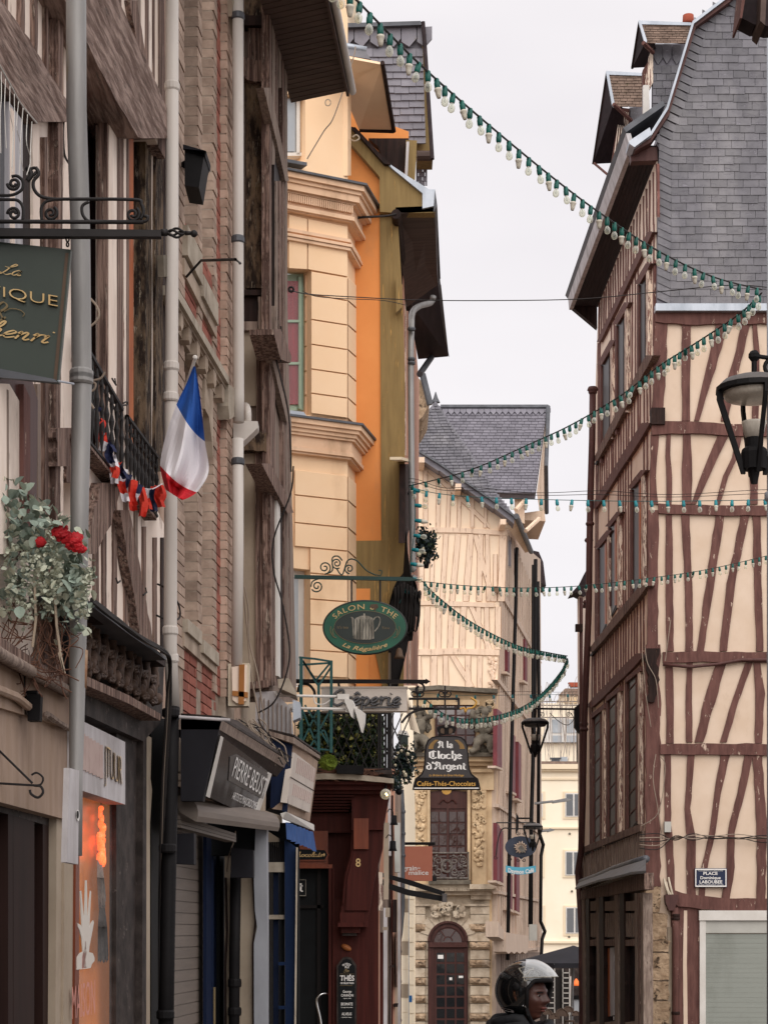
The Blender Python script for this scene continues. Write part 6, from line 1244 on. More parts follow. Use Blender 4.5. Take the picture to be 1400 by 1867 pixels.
b=B();b.prism([P(600,82,19.6),P(665,90,19.6),P(676,108,19.5),P(620,99,19.5),P(600,96,19.5)],Vector((0,.8,.0)));b.make('dormer_roof','slate',OH);B().tube([P(600,80,19.6),P(630,84,19.6),P(668,91,19.6)],.03,8).make('roll','zinc',OH,True)
part('wall','ochre_wall',OH,'slab',CH,[(634,120),(640,160),(640,320),(634,320)],.0,.2)
B().tube(crom([P(640,255,19.9),P(648,257,19.8),P(655,252,19.8),P(650,246,19.8),P(643,250,19.8)],4),.008,6).make('hook','cream_render',OH);ring_=B();ring_.tube([P(598+5*math.cos(k*.6),187+6*math.sin(k*.6),19.6)for k in range(11)],.006,6);ring_.make('hook','cream_render',OH)
B().tube(crom([P(648,85,19.3),P(643,110,19.3),P(610,210,19.4),P(590,240,19.5),P(560,290,19.6)],6),.006,5).make('cable','cable_beige',OH)
part('stone_chimney','stone',OH,'rect',FP(23),610,-60,654,46,0,.6)
F5=Pl((.16,20.35),(.16+.03*10,30.35))
part('street_wall','pink_wall',OH,'slab',F5,[(737,385),(752,560),(764,700),(762,1250),(737,1250)],0,.03)
for x,y0,y1,m_ in((730,470,830,'pink_wall'),(733,490,830,'wood_purple_pale'),(736,500,832,'pink_wall'),(739,520,835,'wood_dark'),(742,530,836,'pink_wall'),(745,560,838,'wood_purple_pale'),(736,900,1250,'wood_grey'),(741,1080,1250,'wood_purple_pale')):
 B().timber(F5,[(x+7,y0),(x+7,y1)],1.7,.006,.012,step=60).make('stud',m_,OH)
B().slab(F5,[(732,833),(750,838),(750,843),(732,838)],.08,.1).make('window_sill','cream_trim',OH)
B().slab(F5,[(739,846),(749,846),(750,900),(748,960),(738,990)],.06,.06).make('shutter','wood_dark',OH);B().slab(FP(20.2),[(722,500),(734,520),(733,560),(722,570)],.0,.1).make('olive_patch','olive_paint',OH)
ze5=8.86
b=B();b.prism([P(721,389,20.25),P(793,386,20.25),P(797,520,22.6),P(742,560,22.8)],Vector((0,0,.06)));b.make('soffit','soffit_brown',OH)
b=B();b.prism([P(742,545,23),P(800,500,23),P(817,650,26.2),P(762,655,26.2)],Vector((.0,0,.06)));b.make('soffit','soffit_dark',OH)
b=B();b.add([P(793,345,20.2),P(797,375,20.2),P(803,508,22.7),P(800,512,22.8),P(804,520,23),P(817,640,26),P(819,652,26.2),P(813,640,26),P(797,500,22.4),P(790,386,20.2)],[(0,1,2,3,8,9),(3,4,5,6,7,8)]);b.make('eave_edge','zinc_dark',OH)
B().tube([P(722,390,20.1),P(741,545,23),P(745,560,23.2)],.05,8).make('wall_plate','wood_dark',OH)
B().tube(crom([P(646,484,20.1),P(652,398,20.1),P(662,396,20.1),P(700,394,20.1),P(722,390,20.1)][1:],4),.012,6).make('cable','cable',OH)
gp=B().tube(crom([P(790,540,22),P(785,552,22),P(765,558,21.5),P(752,570,21),P(750,600,20.6),P(749,700,20.5),P(752,1000,20.4),P(754,1040,20.4)],5),.032,10).make('drainpipe','zinc_pipe',OH,True)
for y in(600,655,662,900):B().lathe(P(750,y,20.5),[(.036,-.015),(.042,0),(.036,.015)],10).make('clamp','zinc_dark',gp)
B().tube([P(757,1050,20.3),P(742,1075,20.3),P(722,1105,20.2),P(714,1140,20.2),P(712,1260,20.2),P(712,1400,20.2)],.03,10).make('drainpipe','zinc_pipe',OH,True)
B().tube([P(786,652,26),P(765,682,25)],.04,8).make('drainpipe','zinc_dark',OH)
SG=T('stone_gable_house','tiny sliver of rough stone gable behind the ochre house eaves','house',(1.0,38,gz(38)))
B().slab(FP(38),[(764,690),(772,700),(783,735),(780,742),(770,760),(758,770),(740,770),(740,690)],0,2).make('wall','stone_rough',SG);B().tube([P(770,682,37.9),P(784,738,37.9)],.06,6).make('verge_trim','zinc_dark',SG)
# == carved wooden shop under the bay
WS=T('wooden_shopfront','dark red carved wooden shop front number 8 under the ivy balcony','shop front',(-.4,19.3,gz(19)))
WP=FP(19.2)
def wr(nm,mat,x0,y0,x1,y1,off,th=.1,par=None):return B().rect(WP,x0,y0,x1,y1,off,th).make(nm,mat,par or WS)
def wsl(nm,mat,pts,off,th=.1,par=None):return B().slab(WP,pts,off,th).make(nm,mat,par or WS)
part('back_wall','shop_red',WS,'rect',WP,530,1400,690,2090,-.12,.1)
b=B();b.timber(WP,[(540,1418),(600,1415),(660,1418),(718,1424)],[10,10,10,8],.62,.7,jit=.12,step=10);b.make('cornice_slab','sill_stone',WS)
wr('cornice','shop_red',540,1424,716,1430,.55,.6);wr('cornice','shop_red',545,1430,712,1440,.48,.55);wr('cornice','shop_red',550,1440,706,1447,.40,.5)
for k in range(6):wr('moulding','shop_red',555,1449+k*5.4,646-k*2,1452.6+k*5.4,.36-k*.05,.4)
wr('soffit_panel','shop_red',555,1482,640,1518,-.0,.1);wsl('capital','shop_red',[(641,1440),(712,1440),(704,1480),(698,1510),(641,1510)],.3,.4)
wr('panel','shop_wood',645,1492,672,1548,.32,.03);wr('moulding','shop_red',641,1510,698,1513,.31,.05)
wsl('corbel','shop_red',[(643,1500),(700,1500),(698,1545),(690,1575),(682,1610),(676,1650),(670,1690),(622,1690),(622,1660),(627,1600),(638,1560)],.26,.35)
wsl('corbel_face','shop_red',[(648,1514),(672,1514),(672,1660),(630,1660),(633,1605),(643,1560)],.285,.03)
b=B();b.tube(crom([WP.pt(x,y,.29)for x,y in[(646,1515),(641,1560),(630,1600),(625,1650)]],5),.008,6);b.make('bead','shop_red',WS,True)
wr('corbel_foot','shop_red',620,1664,664,1682,.3,.3);wr('corbel_foot','shop_red',616,1682,662,1690,.34,.3);wr('corbel_foot','shop_red',622,1690,656,1701,.26,.25);wr('corbel_foot','granite_dark',624,1701,650,1706,.22,.2)
wr('pilaster','shop_red',605,1640,656,2080,.04,.15);wr('pilaster_moulding','shop_red',599,1583,604,2080,.08,.1);wr('pilaster_moulding','shop_red',607,1583,609,2080,.06,.05)
wr('transom_panel','shop_wood',540,1515,598,1583,.02,.1);wr('moulding','shop_wood',540,1576,606,1583,.08,.1)
pq=wsl('plaque_board','door_black',[(536,1548),(592,1550),(597,1558),(592,1567),(536,1567)],.05,.02)
b=B();b.slab(WP,[(536,1545),(594,1547),(600,1558),(594,1570),(536,1570)],.04,.03);b.make('plaque_edge','shop_wood',WS)
pen('hocolats',line_map(WP,541,1562,588,1562,4.4,.053),'gold',pq,.22,.12);B().slab(WP,[(591,1555),(593,1558),(591,1562),(589,1558)],.055,.004).make('ornament','gold',pq)
wr('doorway','door_black',530,1584,600,2085,-.1,.02);wr('door_stile','bell_black',578,1584,585,2085,-.06,.06);wr('door_rail','bell_black',530,1650,590,1656,-.06,.06)
ntp=wr('glass_sign','door_black',530,1603,559,1634,-.05,.02)
b=B();b.rect(WP,530,1603.5,558,1604.6,-.046,.003).rect(WP,530,1632.4,558,1633.5,-.046,.003).rect(WP,557,1604.6,558.2,1632.4,-.046,.003);b.make('border','silver_paint',ntp)
pen('nt',line_map(WP,536,1625,553,1625,10,-.045),'sign_white',ntp,.3,.14,gl=BLK,smooth=False,lean=0)
b=B();b.tube([WP.pt(p[0],p[1],-.04)for p in spiral(536,1692,7,2,-60,1.1,14)],.006,5);b.make('painted_scroll','silver_paint',WS)
text('8',line_map(WP,648.5,1580,657.5,1580,15,.29,depth=.015),'gold',WS,.01)
B().ball(WP.pt(631.5,1727.5,.06),.05,1.05,.5,.55,14,8,rot=Matrix.Rotation(rad(28),3,'Y')).make('wooden_almond','almond',WS,True)
b=B();b.tube(crom([WP.pt(600,1816,.02),WP.pt(596,1812,.1),WP.pt(588,1812,.14),(WP.pt(580,1818,.15)),WP.pt(578,1830,.15),WP.pt(586,1870,.15),WP.pt(592,1960,.15),WP.pt(598,1975,.1),WP.pt(600,1978,.0)],5),.011,8);b.make('door_handle','chrome',WS,True)
tb=T('tea_board','tall narrow black board reading THES and tea brand names beside the shop door','sign',tuple(WP.pt(632,1960,.1)))
ol=[(614,1975),(614,1760),(617,1757),(620,1752),(625,1746),(632,1744),(640,1746),(645,1752),(648,1757),(650,1760),(650,1975)]
B().slab(WP,ol,.1,.03).make('board_edge','granite_dark',tb);bd=B().slab(WP,[(617,1970),(617,1762),(621,1757),(626,1750),(632,1748),(639,1750),(643,1757),(647,1762),(647,1970)],.105,.03).make('board','door_black',tb)
arc=lambda cx,cy,r,a0,a1,off,h:(lambda u,v,z=0:WP.pt(cx+(r+v*h)*math.sin(rad(a0+(a1-a0)*u)),cy-(r+v*h)*math.cos(rad(a0+(a1-a0)*u)),off))
text('EN VENTE',arc(632,1767,8,-46,46,.109,3.4),'sign_white',bd,.02);text('ICI',line_map(WP,629,1765,636,1765,4.6,.109),'sign_white',bd,.03)
pen('le',line_map(WP,626,1773,636,1772,3,.109),'gold_dull',bd,.3,.2)
text('THÉS',line_map(WP,620,1788,646,1788,9.5,.109),'sign_white',bd,.02);text('DE SÉLECTION',line_map(WP,621,1794,645,1794,3.2,.109),'sign_white',bd,.02)
b=B();b.rect(WP,620,1775.5,645,1776.1,.109,.002).rect(WP,620,1796.6,643,1797.2,.109,.002);b.make('rule','gold_dull',bd)
for t_,y_,h_,a_,c_ in(('George',1810,4.6,625,641),('CANNON',1817,4.6,622,644),('depuis 1898',1821,1.6,626,640),('BIOMATE',1833,5,622,643),('le maté autrement',1837.5,2,622,643),('ALVEUS',1851,5,623,641),('- premium teas -',1855.5,1.8,622,642)):
 text(t_,line_map(WP,a_,y_,c_,y_,h_,.109),'sign_white',bd,.01)
def spot(x,y,Y,lit,lab):
 t=T('spot_lamp',lab,'lamp',tuple(P(x,y,Y)))
 B().lathe(P(x,y,Y),[(.012,.05),(.03,.045),(.032,-.02),(.042,-.05),(.038,-.052)],12).make('shade','black_metal',t,True)
 B().tube(crom([P(x-1,y-9,Y),P(x-2,y-16,Y+.02),P(x-8,y-20,Y+.05),P(x-12,y-14,Y+.1)],4),.005,5).make('arm','black_metal',t)
 if lit:B().ball(P(x,y+9,Y),.022,seg=8,ring=5).make('bulb','glow_warm',t)
spot(716,1542,20,False,'lower black spot lamp on the corner above the black awning');spot(718,1495,21,False,'upper black spot lamp on the corner by the grey pipe');spot(676,1488,19.0,False,'black spot lamp fixed to the dark red capital')
gb=T('globe_bulb','lit round filament bulb under the shop cornice by the ivy','bulb',tuple(P(703,1448,18.6)))
B().ball(P(703,1448,18.6),.05,seg=14,ring=8).make('glass','bulb_clear',gb,True);B().tube([P(703,1446,18.6),P(706,1451,18.6)],.009,6).make('filament','glow_warm',gb);B().tube([P(703,1438,18.6),P(704,1426,18.7)],.012,6).make('holder','black_metal',gb)
o=B().ball(P(727,1443,19.5),.035,seg=14,ring=8).tube([P(727,1443,19.5),P(716,1440,19.6)],.008,6).make('camera_dome','black_metal',None,True);top(o,'small black ball shaped lamp at the top of the grey pipe','lamp')
IB=T('ivy_balcony','iron balcony filled with dark ivy between the trellis and the grey pipe','balcony',tuple(P(630,1410,19)))
part('floor','granite_dark',IB,'rect',FP(18.7),545,1404,715,1411,0,.8)
IP=FP(18.75);b=B()
for y in(1292,1300,1402):b.tube([IP.pt(540,y),IP.pt(712,y)],.012,6)
b.make('rail','iron',IB)
for x in(690,694,703,708,712):B().tube([IP.pt(x,1292),IP.pt(x,1404)],.011,6).make('post','iron',IB)
b=B()
for k in range(4):ring(b,698.5,1308+k*25,4,9,0,.007,16,IP)
b.make('scrollwork','iron',IB)
for k in range(9):
 b=B();b.tube([IP.pt(600+k*16-22,1402,-.02),IP.pt(600+k*16+22,1300,-.02)],.006,5).tube([IP.pt(600+k*16+22,1402,-.03),IP.pt(600+k*16-22,1300,-.03)],.006,5);b.make('lattice','iron',IB)
def leafmesh(mat,L_,W_,fold=.25,nm='leaf'):
 V=[(0,0,0),(W_*.5,L_*.45,fold*W_),(0,L_,0),(-W_*.5,L_*.45,fold*W_),(W_*.3,L_*.8,fold*W_*.5),(-W_*.3,L_*.8,fold*W_*.5),(W_*.35,L_*.15,fold*W_*.5),(-W_*.35,L_*.15,fold*W_*.5),(0,L_*.5,-.0)]
 me=bpy.data.meshes.new(nm);me.from_pydata(V,[],[(0,6,8),(6,1,8),(1,4,8),(4,2,8),(2,5,8),(5,3,8),(3,7,8),(7,0,8)]);me.materials.append(MT[mat]);me.update();return me
def rotm():return Matrix.Rotation(R.uniform(0,6.28),4,'Z')@Matrix.Rotation(R.uniform(-1.3,1.3),4,'X')@Matrix.Rotation(R.uniform(-1,1),4,'Y')
def leaves(par,me_list,fn,n,smin=.7,smax=1.2,n_ind=300,nm='leaf'):
 st=[B()for _ in me_list]
 for k in range(n):
  p=fn();j=R.randrange(len(me_list));m=Matrix.Translation(p)@rotm()@Matrix.Scale(R.uniform(smin,smax),4)
  if k<n_ind:o=bpy.data.objects.new(nm,me_list[j]);link(o,par);o.matrix_basis=m
  else:st[j].add([m@v.co for v in me_list[j].vertices],[tuple(q.vertices)for q in me_list[j].polygons])
 for q,me in zip(st,me_list):
  if q.v:q.make('foliage',me.materials[0],par,kind='stuff')
me1=[leafmesh('leaf_dark',.065,.05),leafmesh('leaf_dark',.05,.045),leafmesh('leaf_yellow',.05,.045),leafmesh('leaf_dark',.045,.04)]
leaves(IB,me1,lambda:P(R.uniform(548,692),1300+104*R.random()**.9,R.uniform(18.85,19.3)),2600,n_ind=250)
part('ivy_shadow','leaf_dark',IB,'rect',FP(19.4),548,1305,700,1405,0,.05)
for k in range(30):B().tube(crom([P(R.uniform(555,700),1402,18.7),P(R.uniform(560,700),1410,18.6),P(R.uniform(560,700),1420+R.uniform(-6,6),18.6)],3),.004,4).make('tendril','twig',IB)
o=B().prism([P(612,1394,18.5),P(664,1396,18.5),P(662,1411,18.5),P(614,1410,18.5)],Vector((0,.2,0))).make('planter_box','black_metal');top(o,'low black planter trough on the white shop cornice','planter')
mo=T('moss_plant','round bright green moss cushion on the left end of the shop cornice','plant',tuple(P(599,1402,18.4)))
B().ball(P(599,1393,18.4),.075,1.05,1,.75,14,9,jit=.12).make('cushion','moss',mo)
b=B()
for k in range(260):
 a=R.uniform(0,6.28);e=R.uniform(.0,1.4);d=Vector((math.cos(a)*math.cos(e),math.sin(a)*math.cos(e),math.sin(e)));c=P(599,1394,18.4)+d*.07;b.tube([c,c+d*.02+Vector((R.uniform(-.01,.01),0,R.uniform(0,.01)))],[.004,.001],3)
b.make('tufts','moss',mo,kind='stuff')
TB2=T('trellis_bracket','teal painted lattice bracket standing left of the creperie sign','trellis',tuple(P(575,1372,17.5)))
def seg3(par,pts,w_,mat,Y,nm='bar',d=.03):
 for(x0,y0),(x1,y1)in zip(pts,pts[1:]):
  t=Vector((x1-x0,y1-y0)).normalized();q=Vector((-t.y,t.x))*w_/2
  B().prism([P(x0+q.x,y0+q.y,Y),P(x1+q.x,y1+q.y,Y),P(x1-q.x,y1-q.y,Y),P(x0-q.x,y0-q.y,Y)],Vector((0,d,0))).make(nm,mat,par)
for x,y0,y1,w_ in((549,1200,1362,6),(581,1245,1372,5),(604,1204,1372,5)):seg3(TB2,[(x,y0),(x,y1)],w_,'trellis_teal',17.5)
for pts in([(545,1198),(575,1201),(606,1206)],[(545,1212),(605,1208)],[(552,1204),(576,1240),(604,1206)],[(553,1206),(580,1250)],[(550,1290),(578,1360)],[(581,1290),(553,1350)],[(556,1285),(604,1365)],[(604,1290),(575,1345),(560,1370)],[(572,1332),(592,1332),(605,1368)],[(550,1362),(606,1368)],[(581,1250),(604,1215)]):seg3(TB2,pts,3,'trellis_teal',17.53)
# == hanging signs
OS=T('oval_sign','green oval tea room sign with a silver teapot hanging under a scrolled bar','sign',tuple(P(665,1190,18.2)))
OP=FP(18.2)
b=B();b.prism([P(537,1048,18.2),P(745,1052,18.2),P(768,1057,18.2),P(745,1059,18.2),P(537,1054.5,18.2)],Vector((0,.03,0)));b.make('bar','green_bar',OS)
b=B()
for pts in(spiral(592,1035,12,2,90,-1.6,24),spiral(614,1027,10,2,60,1.7,24),spiral(637,1037,9,2,90,1.5,20),spiral(578,1069,11,2,150,-1.5,22)):b.tube([OP.pt(x,y,-.01)for x,y in pts],.0065,5)
b.tube(crom([OP.pt(x,y,-.01)for x,y in[(592,1047),(606,1040),(606,1018),(616,1014),(624,1022)]],5),.0065,5);b.tube(crom([OP.pt(x,y,-.01)for x,y in[(614,1037),(624,1048),(634,1022),(650,1022),(668,1040),(686,1049)]],5),.0065,5)
b.tube(crom([OP.pt(x,y,-.01)for x,y in[(686,1048),(694,1049),(696,1041),(690,1040)]],5),.005,5);b.tube(crom([OP.pt(x,y,-.01)for x,y in[(567,1070),(570,1060),(582,1055)]],5),.006,5)
b.make('scrollwork','green_bar',OS)
for x in(641,693):B().tube([OP.pt(x,1055,-.015),OP.pt(x,1100,-.015)],.008,6).make('rod','iron',OS)
def oval(cx,cy,rx,ry,n=48):return[(cx+rx*math.cos(2*math.pi*k/n),cy+ry*math.sin(2*math.pi*k/n))for k in range(n)]
sg=B().slab(OP,oval(665.5,1144,74.5,47.5),0,.03).make('board','sign_green',OS)
b=B();b.tube([OP.pt(x,y,-.012)for x,y in oval(665.5,1144,75,48)],.012,6,closed=True);b.make('rim','sign_deep',OS,True)
B().slab(OP,oval(665.5,1143.5,55.5,29.5),.004,.003).make('inner_oval','sign_deep',sg);b=B();b.tube([OP.pt(x,y,.004)for x,y in oval(665.5,1143.5,56,30)],.0022,4,closed=True);b.make('gold_line','gold_dull',sg)
def oarc(a0,a1,rx,ry,h,up=True,cy=1143.5):
 def f(u,v,z=0):
  a=rad(a0+(a1-a0)*u);r=1 if up else 1
  nx,ny=math.cos(a)/rx,math.sin(a)/ry;n=math.hypot(nx,ny);k=v*h*(1 if up else-1)
  return OP.pt(665.5+rx*math.cos(a)+nx/n*k,cy+ry*math.sin(a)+ny/n*k,.006)
 return f
text('SALON & THE',oarc(-153,-27,60,33,9.6),'gold',sg,.0,space=1.15)
text('La Régalière',oarc(128,52,68,43,7.5,False),'gold',sg,.01,shear=.35)
pot=[(644,1164),(647,1129),(650,1126),(678,1126),(681,1129),(682,1164),(675,1166),(651,1166)]
B().slab(OP,pot,.009,.004).make('teapot_print','silver_paint',sg)
b=B();b.slab(OP,[(644,1160),(641,1126),(638.5,1125),(643,1125),(645,1128),(648,1152)],.0085,.003).slab(OP,[(648,1127),(657,1123),(664,1122),(672,1123),(680,1127)],.0085,.003).slab(OP,[(663,1123),(662.5,1119),(664.5,1118),(666,1120),(665,1123)],.008,.003);b.tube(crom([OP.pt(x,y,.006)for x,y in[(681,1130),(684,1126),(690,1125),(693,1131),(690,1142),(683,1151)]],5),.006,5);b.make('teapot_detail','silver_paint',sg)
for k in range(7):B().rect(OP,645+k*5.3,1129,646+k*5.3,1165,.011,.003).make('pot_flute','sign_deep',sg)
text("It's tea",line_map(OP,615,1146,635,1146,5,.008),'gold_dull',sg);text('Time',line_map(OP,696,1147,710,1147,4.5,.008),'gold_dull',sg)
for s_ in(-1,1):
 b=B();b.tube(crom([OP.pt(665.5+s_*x,y,.004)for x,y in[(52,1163),(58,1160),(63,1150),(62,1142)]],5),.004,4).tube(crom([OP.pt(665.5+s_*x,y,.004)for x,y in[(57,1158),(59,1150),(57,1146)]],4),.004,4);b.make('laurel','gold_dull',sg)
B().slab(OP,[(676,1102),(688,1101),(690,1107),(686,1110),(684,1115),(681,1109),(674,1107)],.008,.004).make('rust_patch','sign_edge',sg)
CS=T('creperie_sign','cream box sign with neon script reading Creperie under a black bar','sign',tuple(P(665,1297,17.6)))
CP_=FP(17.6)
b=B();b.prism([P(537,1238,17.55),P(776,1239,17.55),P(776,1237,17.55),P(784,1242,17.55),P(776,1247,17.55),P(776,1245.5,17.55),P(537,1245,17.55)],Vector((0,.04,0)));b.make('bar','bell_black',CS)
b=B();b.tube(crom([CP_.pt(x,y,.0)for x,y in[(543,1262),(548,1248),(562,1248),(572,1258),(574,1268)]],5),.012,6);b.tube([CP_.pt(*p,-.02)for p in spiral(764,1256,11,4,-90,1.0,18)],.009,6)
for x in(617,708):b.tube([CP_.pt(x,1245),CP_.pt(x+2,1254)],.01,6)
b.make('bracket_curl','iron',CS)
bx=B();bx.rect(CP_,586,1253,742,1296.5,0,.12).rect(CP_,584.5,1251.5,743.5,1254,.01,.14);bxo=bx.make('box','beige_sign',CS)
pen('Cre^perie',line_map(CP_,603,1285,730,1285,13.5,.03),'neon_tube',bxo,tube=.0105,lean=.12);b=B();b.tube([CP_.pt(664,1290,.03),CP_.pt(728,1289,.03)],.009,6);b.make('neon_underline','neon_tube',bxo)
pen('Cre^perie',line_map(CP_,604.5,1286,731.5,1286,13.5,.003),'silver_paint',bxo,.22,.14,lean=.12)
for i,(a,tip,lab)in enumerate((([(502,1268),(617,1270)],[(629,1273),(641,1276),(645,1284),(643,1309),(640,1306),(628,1278)],'upper white arm floodlight reaching across the creperie sign'),([(531,1291),(632,1293)],[(646,1291),(655,1293),(664,1300),(663,1318),(659,1335),(649,1302)],'lower white arm floodlight in front of the ivy'))):
 t=T('arm_floodlight',lab,'lamp',tuple(P(a[0][0],a[0][1],12.9)))
 B().tube([P(*a[0],12.9),P(*a[1],13.0)],.009,8).make('arm','white_paint',t,True)
 B().box(P(a[1][0]+9,a[1][1]+1,13.0),(.075,.05,.035)).make('joint','white_paint',t);B().prism([P(x,y,12.95)for x,y in tip],Vector((.01,.06,0))).make('reflector','white_paint',t)
 B().box(P(a[0][0],a[0][1],12.95),(.035,.06,.05)).make('wall_clamp','white_paint',t)
 if i==0:B().tube(crom([P(572,1269,12.95),P(575,1282,12.95),P(590,1284,12.95),P(602,1276,12.95)],5),.004,5).make('cable','white_paint',t)
BLp=FP(23.0)
BSg=T('bell_sign','dark bell shaped sign with white blackletter hanging from an iron bracket','sign',tuple(P(815,1440,23)))
b=B()
for y,x0,x1 in((1274,745,836),(1292,745,836)):b.tube([BLp.pt(x0,y),BLp.pt(x1,y)],.014,6)
for x in(761,811):b.tube([BLp.pt(x,1250),BLp.pt(x,1292)],.010,6);b.tube([BLp.pt(*p)for p in spiral(x-6,1264,8,2,-20,1.1,14)],.008,5);b.tube([BLp.pt(*p)for p in spiral(x+6,1264,8,2,200,-1.1,14)],.008,5)
b.tube([BLp.pt(836,1273),BLp.pt(836,1294)],.014,6);b.tube(crom([BLp.pt(x,y)for x,y in[(732,1318),(745,1303),(765,1294),(790,1292)]],5),.014,6)
for k in range(18):b.tube([BLp.pt(748+k*5,1292),BLp.pt(748+k*5,1286)],[.009,.002],4)
b.make('bracket','iron',BSg)
b=B();b.tube(crom([BLp.pt(x,y)for x,y in[(838,1293),(846,1291),(848,1298),(852,1292),(862,1290),(868,1280),(858,1272)]],5),.012,6);b.make('gilt_curl','bell_gold',BSg,True)
B().tube([BLp.pt(813.5,1292),BLp.pt(813.5,1325)],.005,5).make('chain','silver_paint',BSg);B().ball(BLp.pt(813.5,1324.5,.03),.018,seg=8,ring=5).make('hook_ball','silver_paint',BSg)
q7=lambda pts:[(720+x/7.778,1280+y/7.778)for x,y in pts]
lf_=[(730,478),(600,480),(520,495),(460,540),(428,620),(418,740),(412,860),(400,950),(372,1015),(310,1066),(284,1085),(262,1160),(246,1245)]
full=lf_+[(1460-x,y)for x,y in lf_[::-1][:-1]]
bell=B().slab(BLp,q7(full),.0,.04).make('bell_board','bell_black',BSg)
lf2=[(730,496),(610,498),(530,512),(478,555),(448,630),(438,745),(432,860),(420,955),(392,1025),(345,1072)];full2=lf2+[(1460-x,y)for x,y in lf2[::-1][:-1]]
B().slab(BLp,q7(full2),.004,.003).make('bell_face','bell_grey',bell)
b=B();cr_=[(610,480),(622,440),(600,410),(592,370),(610,345),(660,335),(730,322)];full3=cr_+[(1460-x,y)for x,y in cr_[::-1][:-1]]
b.slab(BLp,q7(full3),.0,.04);b.make('crown','bell_black',BSg)
for s_ in(0,1):
 pts=[(650,440),(640,400),(655,372),(690,372),(700,400),(695,450)];pts=pts if s_==0 else[(1460-x,y)for x,y in pts];B().slab(BLp,q7(pts),.004,.003).make('crown_hollow','sign_edge',BSg)
b=B();b.slab(BLp,q7([(275,1214),(1185,1214),(1188,1228),(272,1228)]),.006,.003);b.make('white_rule','sign_white',bell)
b=B();b.slab(BLp,q7([(660,1246)]+[(730-70*math.cos(math.pi*k/10),1246+66*math.sin(math.pi*k/10))for k in range(11)]),-.01,.02);b.make('clapper','bell_gold',BSg)
for s_ in(0,1):
 for k in range(10):
  y=655-k*13;x0=475+(k*k)*1.05;x1=x0+68-k*1.5;a=[(x0,y),(x1,y),(x1-1,y+5),(x0-1,y+5)];a=a if s_==0 else[(1460-x,yy_)for x,yy_ in a]
  B().slab(BLp,q7(a),.006,.002).make('gold_stripe','bell_gold',bell)
X7=lambda x:720+x/7.778
Y7=lambda y:1280+y/7.778
def bl7(s,x0,x1,yb,h):pen(s,line_map(BLp,X7(x0),Y7(yb),X7(x1),Y7(yb),h/7.778,.008),'sign_white',bell,.32,.1,nib=35,gl=BLK,smooth=False,lean=0)
bl7('A la',612,832,650,56);bl7('Cloche',485,962,803,64);bl7("d'Argent",455,1010,955,62)
text('La Brûlerie du Gros Horloge',line_map(BLp,X7(485),Y7(1052),X7(975),Y7(1052),30/7.778,.008),'bell_gold',bell,.01,shear=.2)
text('Cafés-Thés-Chocolats',line_map(BLp,X7(312),Y7(1188),X7(1142),Y7(1188),66/7.778,.008),'bell_gold',bell,.012)
PS=T('salmon_sign','square salmon pink box sign with white serif words above the black awning','sign',tuple(P(760,1606,28)))
pp_=FP(28)
bx=B().rect(pp_,734,1543,788,1606,0,.12).make('box','pink_sign',PS);b=B();b.tube([pp_.pt(732,1538,-.06),pp_.pt(793,1538,-.06)],.02,6).tube([pp_.pt(782,1538,-.06),pp_.pt(782,1544,-.06)],.015,6);b.make('bar','black_metal',PS)
text('grain',line_map(pp_,734.5,1587,760,1587,9,.004),'sign_white',bx,.01);text('de',line_map(pp_,761,1584,766,1584,3.4,.004),'sign_white',bx);text('malice',line_map(pp_,745,1595,781,1595,8.6,.004),'sign_white',bx,.01)
AW=T('folded_awning','black folded awning arms sloping across below the salmon sign','awning',tuple(P(700,1600,22)))
B().prism([P(x,y,22)for x,y in[(688,1597),(715,1612),(745,1622),(805,1633),(812,1638),(806,1643),(742,1632),(712,1622),(688,1607)]],Vector((0,.12,0))).make('front_bar','black_metal',AW)
B().prism([P(x,y,22.3)for x,y in[(692,1590),(750,1605),(812,1626),(808,1633),(748,1614),(692,1597)]],Vector((0,.1,0))).make('rear_bar','black_metal',AW);B().box(P(810,1637,22),(.05,.2,.09)).make('end_cap','lamp_grey',AW)
CF=T('cafe_sign','small slate blue oval sign with a cyan banner on a scrolled bracket down the street','sign',tuple(P(949,1596,44)))
cf=FP(44);ob=B().slab(cf,oval(949,1544,28.5,19.5,36),0,.05).make('board','slateblue_sign',CF);B().slab(cf,[(944,1562),(950,1567),(956,1562)],0,.05).make('point','slateblue_sign',CF)
b=B()
for k in range(14):
 a=2*math.pi*k/14;b.tube([cf.pt(949+8*math.cos(a),1545+7*math.sin(a),.02),cf.pt(949+(11+k%3)*math.cos(a),1545+(10+k%3)*math.sin(a),.02)],[.03,.01],4)
b.slab(cf,oval(949,1545,9,8,14),.02,.01);b.make('splash_print','side_stud',ob);B().slab(cf,[(944,1546),(950,1540),(958,1550),(952,1555)],.04,.02).make('tin_print','tin',ob)
b=B();b.tube([cf.pt(904,1500),cf.pt(976,1500)],.014,5).tube(crom([cf.pt(x,y)for x,y in[(904,1560),(908,1530),(916,1511),(935,1511),(976,1511)]],5),.014,5)
for c_ in((944,1519,4,1,0,1.3),(956,1519,4,1,180,-1.3),(930,1567,4,1,90,1.2),(967,1567,4,1,90,-1.2),(944,1568,3.5,1,0,1.2),(955,1568,3.5,1,180,-1.2),(903,1563,4,1,0,1.2)):b.tube([cf.pt(*p)for p in spiral(*c_,12)],.010,4)
b.make('bracket','iron',CF)
n=14;V=[]
for k in range(n+1):
 x=921.5+55*k/n;dy=4.5*math.sin(math.pi*k/n);V+=[cf.pt(x,1578+dy*.7,.01),cf.pt(x,1590+dy,.01),cf.pt(x,1590+dy,-.02),cf.pt(x,1578+dy*.7,-.02)]
